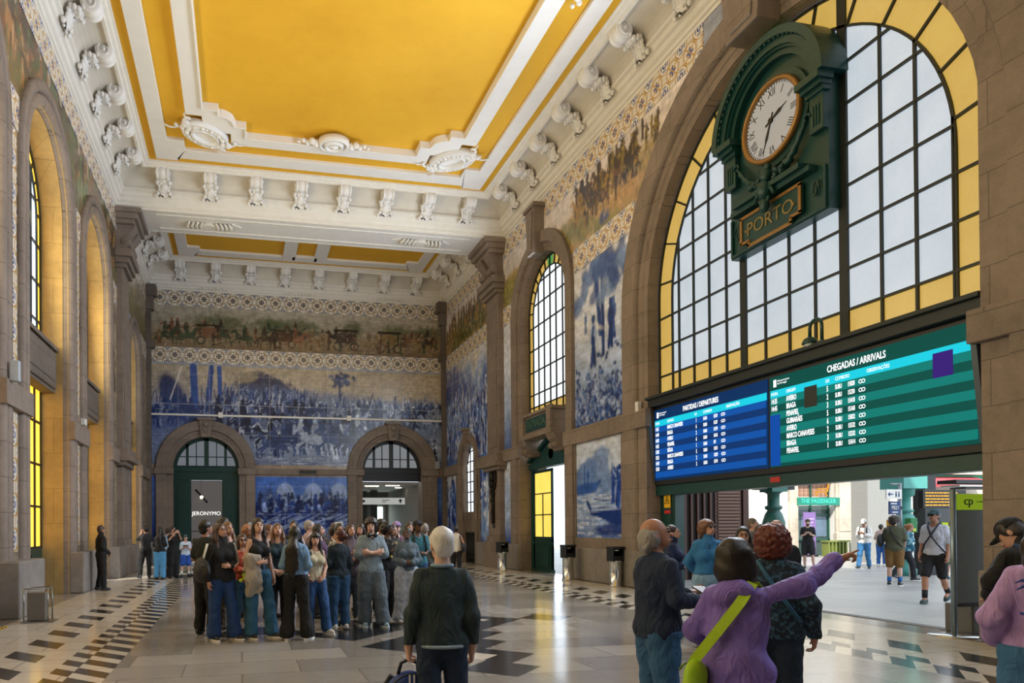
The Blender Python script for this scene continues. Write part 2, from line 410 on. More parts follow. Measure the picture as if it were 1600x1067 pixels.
    def seams(p, s0, s1, z0, z1, step, c='#c9cbd0', al=.28):
        k = s0 + step
        while k < s1: p.line(k, z0, k, z1, .018, C(c), al); k += step
        k = z0 + step
        while k < z1: p.line(s0, k, s1, k, .018, C(c), al); k += step
    def strokes(p, s0, s1, z0, z1, n, cols, al=.7, vert=.6):
        r = p.r
        for i in range(n):
            s = r.uniform(s0, s1); z = r.uniform(z0, z1); a = r.gauss(PI / 2 if vert >= 1 else 0, .7); L = r.uniform(.06, .26); p.line(s, z, s + L * math.cos(a), z + L * math.sin(a) * vert, r.uniform(.015, .04), C(r.choice(cols)) * r.uniform(.8, 1.2), al * r.uniform(.4, 1))
    def tone(p):
        n = fbm(p.nz, p.ns, 3.2, p.seed + 77, 2); k = fbm(p.nz, p.ns, 26, p.seed + 78, 4); p.a *= (1 + (n - .5) * .5 + (k - .5) * .4)[..., None]
    def mesh(p, name, T, openings, n=0.006, kind='structure'):
        nz, ns = p.nz, p.ns; S = p.S.ravel(); Z = p.Z.ravel(); V = np.array(T(S, Z, 0 * S + n), dtype=object)
        V = np.stack([np.broadcast_to(np.asarray(v, float), S.shape) for v in V], -1)
        i, j = np.meshgrid(np.arange(ns - 1), np.arange(nz - 1)); k = (j * ns + i).ravel()
        Q = np.stack([k, k + 1, k + ns + 1, k + ns], -1)
        sc = S[k] + p.ds / 2; zc = Z[k] + p.dz / 2; keep = np.ones(len(k), bool)
        for c, r, sp in openings:
            r = r + (0.3 if r > 1 else .1); keep &= ~((abs(sc - c) < r) & ((zc < sp) | (np.hypot(sc - c, zc - sp) < r)))
        me = fast_mesh(name, V, Q[keep], M['tiles'], False, p.a.reshape(-1, 3)); o = bpy.data.objects.new(name, me); return link(o, kind=kind)

BL = ['#1b2747', '#2a3d6a', '#435a8a', '#7f8fb0', '#c2c8d4']
# --- back wall
p = Paint(XL, XR, 0.9, ZT, 0.036, 3)
p.grad(XL, XR, 9.7, 11.7, [(0, '#6b5a44'), (.35, '#7c6c54'), (.6, '#8a8270'), (1, '#9d9484')], .25, .5)
for i in range(7): p.blob(p.r.uniform(-1, 9), 10.9, p.r.uniform(.4, 1.2), .35, C('#4c5236'), 0, .6, .8, .9)
def coach(p, s, z, w, c, wheel='#33261a'):
    p.blob(s, z + w * .5, w * .42, w * .22, C(c), 0, .15); p.line(s - w * .45, z + w * .78, s + w * .45, z + w * .78, w * .05, C('#2c2118')); p.line(s - w * .35, z + w * .3, s - w * .35, z + w * .75, w * .03, C('#2c2118')); p.line(s + w * .35, z + w * .3, s + w * .35, z + w * .75, w * .03, C('#2c2118'))
    for k in (-.33, .33): p.blob(s + k * w, z + w * .16, w * .18, w * .18, C(wheel), 0, .1); p.blob(s + k * w, z + w * .16, w * .12, w * .12, C('#83735a'), 0, .1)
BR = ['#2e2620', '#3c2f25', '#55412f', '#6e4a36', '#7f6a4c', '#3a4430']
p.crowd(XL + .5, XR - .4, 10.0, 10.4, .55, 46, BR, 0, .35)
for s in (-3.3, -2.4, .2, 1.1, 2.5, 3.3, 6.0, 8.6): p.horse(s, 9.9, .75, C(p.r.choice(BR)), p.r.choice((-1, 1)))
coach(p, -1.4, 9.95, 1.1, '#6b4a35'); coach(p, 2.0, 9.95, 1.0, '#4c3426'); coach(p, 4.9, 9.95, 1.2, '#3b2c26'); coach(p, 7.0, 9.95, 1.2, '#75603a')
p.crowd(XL + .5, XR - .4, 9.85, 9.95, .6, 18, BR)
p.grad(XL, XR, 4.2, 9.0, [(0, '#55637f'), (.25, '#7f8ba3'), (.45, '#4e5b7c'), (.58, '#828ba0'), (.74, '#a79c8a'), (1, '#a2957f')], .12, .45)
p.blob(1.2, 7.9, 1.4, .75, C('#2a3350'), -.25, .3, .95, .5); p.blob(.3, 8.5, .5, .25, C('#8f846f'), .2, .4, .8); p.blob(4, 7.2, 5.5, .7, C('#5e6c8b'), -.08, .5, .8, .4); p.blob(7.5, 7.0, 3, .6, C('#66718c'), .05, .5, .8, .4)
p.line(-1.5, 6.6, -1.3, 8.9, .12, C('#24417e')); p.line(-2.0, 6.6, -2.1, 8.9, .16, C('#2a4b8b')); p.line(-.9, 6.6, -.95, 8.9, .1, C('#2c4d8c')); p.blob(-3.0, 7.5, .5, 1.1, C('#222c48'), .35, .3, .95)
p.line(-3.3, 6.8, -2.6, 8.9, .03, C('#d0cbc0')); p.tree(4.6, 7.6, 1.3, C('#2e3a5c'), C('#46557a'))
p.crowd(-1, 3, 7.3, 7.8, .3, 90, BL[:4], .3); p.crowd(0, XR, 6.7, 7.2, .35, 220, BL, .55, .1)
p.crowd(XL, XR, 6.1, 6.8, .6, 150, ['#1d2744', '#27365c', '#3d4d74', '#8792aa', '#141c33'], 1.0, .25)
for s in (-2.2, -1.0, .1, 1.3): p.man(s, 6.2, 1.3, C('#1b2645'))
p.crowd(0, XR, 4.8, 5.6, .9, 46, ['#1f2c50', '#33456f', '#6c7a99', '#aab4c6', '#16203c'], .5, .5)
for s in (2.2, 3.4, 4.4, 5.2): p.horse(s, 5.0, 1.25, C(p.r.choice(['#1e2948', '#8e99b0', '#2f4069'])), p.r.choice((-1, 1)))
for i in range(120): s = p.r.uniform(-3, XR); z = p.r.uniform(4.4, 5.0); p.line(s, z, s + p.r.uniform(.2, .7), z + p.r.uniform(-.05, .12), .02, C(p.r.choice(['#2d3d63', '#b4bccb'])), .6)
p.blob(-3.1, 6.2, 1.2, 2.0, C('#2a4f96'), 0, .8, .35)
p.grad(XL, XR, .9, 4.1, [(0, '#14265e'), (.3, '#1f3d8c'), (.55, '#4564a3'), (.8, '#3f62ab'), (1, '#3c63b4')], .2, .5)
for s in (2.0, 3.3, 4.5): p.blob(s, 3.1, .42, .55, C('#8fa3cc'), 0, .15, .8); p.blob(s, 2.7, .42, .5, C('#8597bf'), 0, .15, .6)
p.crowd(.7, 5.0, 1.9, 2.7, .7, 60, BL[:4], .7); p.crowd(.7, 5.0, 1.0, 1.9, .9, 46, ['#0f1f50', '#1a357a', '#7d94c6'], 0, .4)
for i in range(50): s = p.r.uniform(.7, 5); z = p.r.uniform(1.4, 2.0); p.line(s, z, s + .6, z + .25, .025, C('#8ea2cd'), .6)
p.grad(XL, XR, 3.95, 4.5, [(0, '#8a7c6c'), (1, '#8a7c6c')], 0, .1)
p.seams(XL, XR, 4.5, 9, 1.35); p.seams(.7, 5, .9, 4, 1.3, '#9fb0d6')
p.strokes(XL, XR, 4.4, 7.3, 900, ['#10182e', '#1d2b4f', '#8d97ab', '#3a4a70'], .4); p.strokes(.7, 5, .95, 2.6, 260, ['#0e1c50', '#1c3c8c', '#9db0dc'], .4); p.strokes(XL, XR, 9.8, 10.8, 500, ['#241b14', '#4a3a2a', '#a5957a', '#5c5a3a'], .4); p.tone(); p.a *= 1.35; p.mesh('wall_back', TB, [(c, r, z) for c, r, z in BK])

# --- right wall
p = Paint(6.9, YB, 0.9, ZT, 0.05, 8)
GRN = ['#4a4a24', '#5f5a2a', '#3b2a1e', '#6e4a2a', '#a57b2e', '#2e2118', '#8a5a30']
p.grad(6.9, YB, 9.7, 11.7, [(0, '#a98a60'), (.3, '#8b7a4e'), (.5, '#a8936c'), (.62, '#c7bcb4'), (1, '#cfc6c4')], .3, .4)
for i in range(24): p.blob(p.r.uniform(16, 33), p.r.uniform(9.8, 10.6), p.r.uniform(.3, 1.1), .3, C(p.r.choice(['#6b6a34', '#8a8746', '#a99359', '#4f5230'])), 0, .6, .8, .9)
p.blob(17.3, 10.5, 1.6, .5, C('#b8915c'), .3, .4, .9, .5); p.blob(29, 10.4, 2.6, .6, C('#4c4f22'), 0, .5, .9, .9); p.crowd(27, 33, 10.2, 10.9, .6, 60, GRN, .4)
p.crowd(16.0, 19.4, 10.2, 11.0, .55, 60, ['#2a1d16', '#3c291d', '#55371f', '#8b6a28'], .4, .3); p.crowd(15, 18, 10.7, 11.3, .5, 26, ['#2a1d16', '#3c291d', '#7f6c2c'], .3)
p.grad(6.9, YB, 4.2, 9.3, [(0, '#4565a6'), (.3, '#96aad2'), (.6, '#c3cce0'), (1, '#d3d4dc')], .25, .4)
p.tree(17.9, 6.9, 3.0, C('#25407f'), C('#4e6ba8')); p.line(17.75, 6.3, 17.8, 8.6, .09, C('#223a76'))
for i in range(34): p.blob(17.9 + p.r.gauss(0, .75), 8.5 + p.r.gauss(0, .38), .34, .2, C(p.r.choice(['#2b4788', '#46639f', '#6f88b8'])), p.r.uniform(-1, 1), .5, .8, .9)
p.blob(18.6, 7.3, .9, .1, C('#d9d8d6'), .35, .5, .5); p.blob(18.8, 7.2, .5, .35, C('#c8cbd6'), 0, .4, .7)
p.man(18.3, 6.1, 1.4, C('#2a4685'), C('#90a4cd')); p.man(17.2, 6.6, 1.1, C('#35508d')); p.man(18.75, 7.1, .6, C('#5872a8')); p.man(17.35, 6.4, 1.3, C('#1d3470'))
for i in range(420): s = p.r.uniform(16.8, 19.4); z = 4.4 + abs(p.r.gauss(0, .75)); p.blob(s, z, .09, .06, C(p.r.choice(['#16295f', '#22407f', '#3e5d9f', '#a8b8dc'])), p.r.uniform(-1, 1), .4, .9)
p.grad(26.7, YB, 4.2, 9.0, [(0, '#3f68b5'), (.4, '#2d549f'), (.62, '#2a4c94'), (.8, '#93a6cc'), (1, '#cdc6b8')], .5, .6)
p.blob(31.8, 7.5, 1.7, 1.5, C('#1c3a82'), .3, .5, .9, .8); p.blob(30.6, 6.6, 1.5, 1.2, C('#244a98'), .2, .5, .9, .8); p.crowd(26.7, 33, 4.5, 6.6, .9, 190, ['#16337a', '#2b57a8', '#c4d2ee', '#7f9fd8', '#0f2766'], .9, .2)
for i in range(160): s = p.r.uniform(26.8, 33); z = p.r.uniform(4.5, 7.6); p.line(s, z, s + p.r.uniform(-.1, .1), z + p.r.uniform(.2, .8), .025, C(p.r.choice(['#dfe6f4', '#12296a', '#6f8fcc'])), .8)
p.grad(6.9, YB, .9, 4.1, [(0, '#2b50a0'), (.35, '#a3b9e0'), (.6, '#9db2da'), (.75, '#b9c8e6'), (1, '#dbe1ee')], .15, .5)
for i in range(320): s = p.r.uniform(16.8, 19.45); z = p.r.uniform(1.25, 2.9); p.line(s, z, s + p.r.uniform(.15, .5), z, .016, C(p.r.choice(['#3560ad', '#d4def0', '#6184c2'])), .7)
p.blob(18.9, 2.95, .75, .45, C('#4a6fb2'), -.5, .2, .85, .3); p.blob(17.8, 3.1, .75, .62, C('#5c7dba'), .55, .2, .8, .3); p.blob(17.2, 3.3, .35, .45, C('#c3cfe6'), 0, .3, .7)
p.line(18.3, 2.65, 19.3, 2.6, .15, C('#2f58a6')); p.line(18.0, 2.8, 18.4, 2.6, .06, C('#2f58a6')); p.line(18.9, 2.7, 18.9, 3.3, .03, C('#24488f')); p.man(18.7, 2.7, .5, C('#24488f'))
for k in range(9): p.blob(18.0 - k * .14, 1.93 - .02 * min(k, 6), .22, .14 + .02 * min(k, 5), C('#12307c'), 0, .2)
p.line(18.75, 2.25, 18.5, 1.95, .06, C('#12307c')); p.line(18.5, 1.95, 16.8, 1.75, .1, C('#12307c')); p.line(18.5, 1.98, 16.8, 2.05, .03, C('#9fb6e0'))
p.crowd(16.8, 17.4, 2.05, 2.5, .75, 22, ['#16348a', '#1c3f94', '#7f9bd2', '#0e2566']); p.line(17.0, 2.2, 18.3, 2.3, .02, C('#1a3c8c'))
p.blob(17.3, 1.45, 1.1, .16, C('#0f2c78'), 0, .4, .9, .6)
p.crowd(26.7, 28.1, 1.2, 3.2, .9, 40, ['#10307c', '#2c5ab4', '#d6e0f4', '#7d9fdc'], .7); p.crowd(31, 33, 1.2, 3.2, .9, 30, ['#10307c', '#2c5ab4', '#8aa8dc'], .7)
p.seams(16.8, 19.45, 1.2, 4, 2.6, '#dde5f5'); p.seams(26.7, 33, 4.4, 9, 1.3, '#dde5f5', .3)
p.strokes(26.7, 33.1, 4.4, 7.4, 900, ['#0f2668', '#1f46a0', '#7f9fdc', '#e6ecf8'], .6, 2); p.strokes(16.7, 19.5, 4.4, 5.6, 260, ['#16295f', '#36508c', '#a8b8dc'], .5, 1); p.strokes(13, 33, 9.8, 10.7, 900, ['#2a1d14', '#54401f', '#a57b2e', '#6e6a34', '#c9b08a'], .5, 1.4); p.tone(); p.a *= 1.15; p.mesh('wall_right', TR, [BIG] + SM + GO)

# --- left wall
p = Paint(6.9, YB, 0.9, ZT, 0.06, 21)
p.grad(6.9, YB, 9.7, 11.7, [(0, '#6e5a3a'), (.4, '#6e6a40'), (.6, '#9a8a70'), (1, '#b3a48c')], .4, .5)
p.crowd(12.5, 25, 9.9, 11.2, .9, 150, ['#33241a', '#4a5a2e', '#7a4a30', '#94683c', '#5a6a3a', '#3a2e22'], .6, .25)
p.grad(6.9, YB, 4.2, 9.1, [(0, '#8f836f'), (1, '#a59781')], .3, .6); p.crowd(12.5, 25, 5.0, 8.6, 1.0, 110, ['#4e4436', '#7a6c56', '#a58f6c'], .4)
p.grad(6.9, YB, .9, 4.1, [(0, '#8f836f'), (1, '#a59781')], .3, .7)
p.strokes(7, 33, 9.8, 11.0, 700, ['#2a1d14', '#54401f', '#4f6a3a', '#94602e', '#b9a888'], .8, 1.4); p.tone(); p.mesh('wall_left', TL, LW)

# --- structural walls behind the tiles
wall_core(YF, YB + .9, 17, [BIG] + SM + [(c, r, z) for c, r, z in GO], TR, 0.95, 'wall_right_core', M['granite_y'])
wall_core(YF, YB + .9, 17, LW, TL, 1.15, 'wall_left_core', M['granite_glow'])
wall_core(XL - .9, XR + .9, 17, BK, TB, 0.9, 'wall_back_core', M['granite_x'])
struct(MB().box(XL - 1, XR + 1, YF - .6, YF, 0, 17), 'wall_front', M['granite_x'])

# ornamental bands (two storeys) on every wall
def band(name, T, s0, s1, z0, z1, mat, ops=()):
    m = MB(); cuts = sorted([(c - math.sqrt(max(0, R2 * R2 - (z0 - z) ** 2)), c + math.sqrt(max(0, R2 * R2 - (z0 - z) ** 2))) for c, R2, z in ops if z0 - z < R2])
    cur = s0
    for a, b in cuts + [(s1, s1)]:
        if a > cur: m.box(cur, min(a, s1), z0, z1, 0, .018, T=lambda s, z, n: T(s, z, n))
        cur = max(cur, b)
    for zz in (z0 - .03, z1):
        pass
    return struct(m, name, mat)
TT = lambda T: T
for z0, z1 in ((11.63, 12.33), (9.06, 9.76)):
    band('trim_1', TB, XL, XR, z0, z1, M['border_x'])
    for T, nm, o in ((TR, 'trim_2', [(11.6, 5.0, 6.95), (21.85, 2.4, 8.85)]), (TL, 'trim_3', [(c, 2.2, z) for c, r, z in LW])):
        band(nm, T, 6.9, YB, z0, z1, M['border_y'], o)
# vertical ornament strips between the left windows
for s in (14.15, 19.33, 24.3):
    struct(MB().box(s - .2, s + .2, 1.15, 3.9, 0, .02, T=TL).box(s - .2, s + .2, 4.5, 9.0, 0, .02, T=TL), 'trim_3', M['border_y'])
# belt course, plinths
def strip(name, T, s0, s1, z0, z1, d, mat, bev=.015):
    return struct(MB().box(s0, s1, z0, z1, 0, d, T=T), name, mat, bevel=bev)
GY, GX, GP = M['granite_y'], M['granite_x'], M['granite_plinth']
for s0, s1 in ((YF, -.4), (3.1, 7.72), (15.48, 20.0), (23.6, 28.5), (30.6, YB)): strip('trim_2', TR, s0, s1, 3.97, 4.42, .16, GY)
for s0, s1 in ((YF, 7.6), (15.6, 20.05), (23.6, 28.15), (30.9, YB)): strip('baseboard_right', TR, s0, s1, 0, .93, .17, GP, .03)
cur = YF
for c, r, z in sorted(LW):
    strip('trim_3', TL, cur, c - r + .02, 3.75, 4.2, .15, GY); strip('baseboard_left', TL, cur, c - r, 0, 1.0, .34, GP, .03); cur = c + r
strip('trim_3', TL, cur - .02, YB, 3.75, 4.2, .15, GY); strip('baseboard_left', TL, cur, YB, 0, 1.0, .34, GP, .03)
for s0, s1 in ((XL, -3.0), (-.1, 5.68), (8.56, XR)): strip('trim_1', TB, s0, s1, 4.02, 4.3, .14, GX); strip('baseboard_back', TB, s0 if s0 != -.1 else -.1, s1, 0, .95, .12, GP)
# lower stone dado strips beside the big arch and around the boat panel
for s0, s1, z0, z1 in ((15.6, 16.8, .93, 3.97), (7.0, 7.6, .93, 17), (19.4, 20.1, .93, 3.97), (16.8, 19.4, .93, 1.22), (23.6, 24.55, .93, 3.97), (26.7, 26.85, .93, 12.3), (28.05, 28.3, .93, 3.97), (30.85, 31.3, .93, 3.97), (24.1, 24.62, 4.42, 9.0)):
    if (s0, z0) != (24.1, 4.42): struct(MB().box(s0, s1, z0, z1, 0, .06, T=TR), 'trim_2', GY)
struct(MB().box(YF, 7.6, 3.9, 11.9, 0, .05, T=TR), 'trim_2', M['granite_dark']); struct(MB().box(YF, 7.6, .93, 3.97, 0, .05, T=TR), 'trim_2', granite('grey speckled granite', '#757372', 'y', 1.6, 1.5, .55, .3))

# arch surrounds
def surround(name, T, c, r, z, z0, wd, glass_n, mat, roll=False, zplus=0):
    pr = [(wd, 0), (wd, .12), (wd * .97, .14), (wd * .42, .14), (wd * .38, .09), (wd * .36, .03), (wd * .2, .03), (wd * .17, .0), (wd * .13, -.02), (-.012, -.05), (-.012, glass_n)]
    if roll: pr = [(wd, 0), (wd, .10), (wd * .55, .10), (wd * .5, .02)] + [(.13 + .13 * math.cos(a), -.02 + .13 * math.sin(a)) for a in [PI * k / 8 for k in range(9)]] + [(-.012, -.06), (-.012, glass_n)]
    m = MB(); sweep_arch(m, c, r, z, z0, pr, T, sm=roll); return struct(m, name, mat)
surround('trim_2', TR, 11.6, 4.0, 6.95, .0, 1.0, -.3, GY)
for c, r, z in SM: surround('trim_2', TR, c, r, z, 0, .65, -.35, GY)
for c, r, z in GO: surround('trim_2', TR, c, r, z, 0, .45, -.2, GY)
for c, r, z in LW: surround('trim_3', TL, c, r, z, 0, .5, -1.1, [GY, M['granite_glow']], True)
for c, r, z in BK: surround('trim_1', TB, c, r, z, 0, .72, -.45, GX)
# reveal skin behind the left rolls: yellow window light in the stone colour
for c, r, z in LW:
    m = MB(); sweep_arch(m, c, r - .03, z, 0, [(0, -.12), (0, -1.08)], TL); struct(m, 'trim_3', M['granite_glow'], recalc=False)
# imposts at the spring lines, keystones
def keystone(name, T, c, zb, zt, w0, w1, d, mat):
    m = MB(); m.prism([(c - w0, zb), (c + w0, zb), (c + w1, zt), (c - w1, zt)], 0, d, T=T)
    m.prism([(c - w1 * 1.25, zt), (c + w1 * 1.25, zt), (c + w1 * 1.25, zt + .12), (c - w1 * 1.25, zt + .12)], 0, d + .06, T=T)
    m.prism([(c - w0 * .7, zb + .12), (c + w0 * .7, zb + .12), (c + w1 * .7, zt - .1), (c - w1 * .7, zt - .1)], d, d + .04, T=T)
    return struct(m, name, mat, bevel=.012)
keystone('trim_2', TR, 11.6, 10.85, 12.3, .42, .6, .5, GY)
for c, r, z in SM: keystone('trim_2', TR, c, 10.52, 12.0, .24, .36, .38, GY)
for c, r, z in GO: keystone('trim_2', TR, c, 5.1, 5.75, .12, .16, .25, GY)
for c, r, z in BK:
    keystone('trim_1', TB, c, 5.7, 6.45, .2, .3, .26, GX)
    struct(MB().sphere((c, YB - .32, 6.25), .13, 10, 8).sphere((c, YB - .32, 5.98), .1, 10, 8), 'trim_1', GX)
    for sg in (-1, 1): strip('trim_1', TB, c + sg * 1.83 - .42, c + sg * 1.83 + .42, 4.02, 4.3, .2, GX)

# pilasters that carry the cross beam, with brackets and capitals
def pilaster(T, s, sgn, nm):
    m = MB(); w = .9
    m.box(s - w, s + w, 0, .97, 0, .37, T=T); m.box(s - w * .8, s + w * .8, .95, 1.2, 0, .26, T=T); m.box(s - w * .7, s + w * .7, 1.2, 3.7, 0, .2, T=T)
    m.box(s - w * .95, s + w * .95, 3.7, 3.85, 0, .34, T=T); m.box(s - w * 1.05, s + w * 1.05, 3.85, 4.02, 0, .5, T=T); m.box(s - w * .95, s + w * .95, 4.02, 4.3, 0, .4, T=T)
    m.box(s - w * .72, s + w * .72, 4.3, 10.4, 0, .22, T=T); m.box(s - w * .5, s + w * .5, 4.6, 10.1, .22, .245, T=T)
    for k, (z0, z1, d, ww) in enumerate(((10.4, 10.55, .34, .8), (10.55, 10.75, .44, .86), (10.75, 11.0, .55, .95), (11.0, 11.2, .36, .8), (11.85, 12.0, .62, .95), (12.0, 12.2, .74, 1.02), (12.2, 12.36, .86, 1.08))): m.box(s - w * ww, s + w * ww, z0, z1, 0, d, T=T)
    # scroll console
    pts = [(0, 11.15), (.3, 11.15), (.42, 11.3), (.4, 11.5), (.55, 11.7), (.66, 11.86), (0, 11.86)]
    for sg in (-1, 1):
        a = s + sg * w * .45; k = len(pts)
        m.loft([[T(a - .26, z, n) for n, z in pts], [T(a + .26, z, n) for n, z in pts]], 0, True, True, False)
        m.loft([[T(a + dx, 11.3 + .17 * math.sin(t), .34 + .17 * math.cos(t)) for t in [2 * PI * q / 14 for q in range(14)]] for dx in (-.29, .29)], 0, True, True, True)
    return struct(m, nm, GY, bevel=.012)
for s in (25.9, -2.7): pilaster(TR, s, 1, 'trim_2'); pilaster(TL, s, -1, 'trim_3')
# corner shafts of the back wall
for T, nm in ((TR, 'trim_2'), (TL, 'trim_3')):
    m = MB(); m.box(YB - .32, YB, 0, 11.3, 0, .2, T=T); m.box(YB - .45, YB, 11.3, 11.9, 0, .32, T=T); m.box(YB - .5, YB, 11.9, 12.4, 0, .45, T=T); m.box(YB - .42, YB, 9.6, 9.9, 0, .36, T=T); struct(m, nm, M['granite_dark'], bevel=.01)
# white cable duct across the back wall
m = MB(); m.box(XL + .1, XR, 6.66, 6.74, .02, .1, T=TB)
for s in (-.9, 5.0): m.box(s - .1, s + .1, 6.6, 6.84, .02, .16, T=TB)
m.build('cable_duct', M['whitepaint'], label='long thin white cable duct running across the blue tiled back wall', cat='duct')

# ------------------------------------------------------------------ windows
def pane_mat(name, c0, c1, strength, amp=.25):
    n = NT(name); f = n.noise(1.3, 4); g = n.noise(26, 3); k = f * .7 + g * .3
    c = n.mix(k, srgb(c0), srgb(c1)); n.set(color=(.12, .12, .13), emis=c, estr=strength, rough=.25); return n.m
P_WHITE = pane_mat('frosted daylit glass', '#a9bccb', '#dfe7ee', 0.62)
P_YEL = pane_mat('yellow daylit glass', '#b98d2e', '#dcb95a', 0.62)
P_GREEN = pane_mat('green daylit glass', '#2f8a3c', '#53a84e', 0.6)
P_WHITE2 = pane_mat('frosted daylit glass', '#cfd9e2', '#f3f5f6', 1.0)
P_LY = pane_mat('yellow sunlit glass', '#dc9a10', '#f6c63a', 1.5)
P_LW = pane_mat('clear sunlit glass', '#bcd6ee', '#f0f6ff', 1.5)
_wc = [0]
def window(T, c, r, z, z0, nn, cols, rows, brd, mats, bar=.02, thick=(), greenw=.14, bars_mat=None, skip=None):
    """arched window: coloured border, inner grid; glass plane at depth nn. cols/rows are lists of bar positions."""
    _wc[0] += 1; w = empty('window_%d' % _wc[0], T(c, z0, nn), kind='structure'); ri = r - brd
    T0 = w.location
    Tl = lambda s, zz, n: tuple(a - b for a, b in zip(T(s, zz, n), T0))
    NA = 48; n0 = nn - .012
    white, yel, grn = MB(), MB(), MB()
    a = arc_pts(c, ri, z, NA); white.prism([(c - ri, z0 + brd)] + a + [(c + ri, z0 + brd)], n0 - .02, n0, T=Tl)
    for sg in (-1, 1):
        yel.box(min(c + sg * ri, c + sg * r), max(c + sg * ri, c + sg * r), z0, z, n0 - .02, n0, T=Tl)
    yel.box(c - ri, c + ri, z0, z0 + brd, n0 - .02, n0, T=Tl)
    ga = greenw
    for a0, a1, mb in ((PI, PI / 2 + ga, yel), (PI / 2 + ga, PI / 2 - ga, grn), (PI / 2 - ga, 0, yel)):
        o = arc_pts(c, r, z, 20, a0, a1); i = arc_pts(c, ri, z, 20, a0, a1)
        for k in range(20): mb.prism([o[k], o[k + 1], i[k + 1], i[k]], n0 - .02, n0, T=Tl)
    white.build('pane', mats[0], w); yel.build('border_pane', mats[1], w)
    if len(mats) > 2: grn.build('keystone_pane', mats[2], w)
    b = MB()
    def vbar(s, za, zb, t=bar): b.box(s - t, s + t, za, zb, nn - .03, nn + .03, T=Tl)
    def hbar(zz, sa, sb, t=bar): b.box(sa, sb, zz - t, zz + t, nn - .028, nn + .032, T=Tl)
    for s in cols:
        t = thick[0] if (len(thick) and any(abs(s - q) < .01 for q in thick[1])) else bar
        h = z + math.sqrt(max(0, (r if t > bar else ri) ** 2 - (s - c) ** 2)) if abs(s - c) < ri else z
        vbar(s, z0, h, t)
    for zz in rows:
        h = ri if zz < z else math.sqrt(max(0, ri * ri - (zz - z) ** 2))
        hh = r if zz < z else h
        hbar(zz, c - hh, c + hh)
    for rr in (ri, r - .02):
        ring = []
        for q in range(NA + 1):
            t = PI - PI * q / NA; ring.append([(c + (rr + d) * math.cos(t), z + (rr + d) * math.sin(t), nn + e) for d, e in ((-bar, -.03), (-bar, .03), (bar, .03), (bar, -.03))])
        b.loft(ring, 0, True, True, False, T=Tl)
        for sg in (-1, 1): vbar(c + sg * rr, z0, z)
    for k in range(13):
        t = PI * (k + .5) / 13
        b.prism([(c + q * math.cos(t) + e * math.sin(t) * bar, z + q * math.sin(t) - e * math.cos(t) * bar) for q, e in ((ri, -1), (r, -1), (r, 1), (ri, 1))], nn - .03, nn + .03, T=Tl)
    hbar(z0 + .02, c - r, c + r, .05); hbar(z0 + brd, c - r, c + r)
    b.build('glazing_bars', bars_mat or M['bars'], w); return w
# big station window: glass plane 0.3 m behind the wall face
c, r, z = BIG; r2 = 3.96
cols = [8.22, 8.80, 9.40, 10.12, 10.74, 11.35, 11.97, 12.58, 13.1, 13.66, 14.2, 14.75]
window(TR, c, r2, z, 4.62, -.3, cols, [5.87 + .70 * k for k in range(7)], .55, [P_WHITE, P_YEL, P_GREEN], .02, (.085, (10.12, 12.58)), .1, M['bars'])
for c, r, z in SM: window(TR, c, r - .02, z, 5.35, -.33, [c - .93, c - .45, c, c + .47, c + .93], [6.15, 6.95, 7.72, 8.5, 9.25, 9.95], .36, [P_WHITE2, P_YEL, P_GREEN], .02)
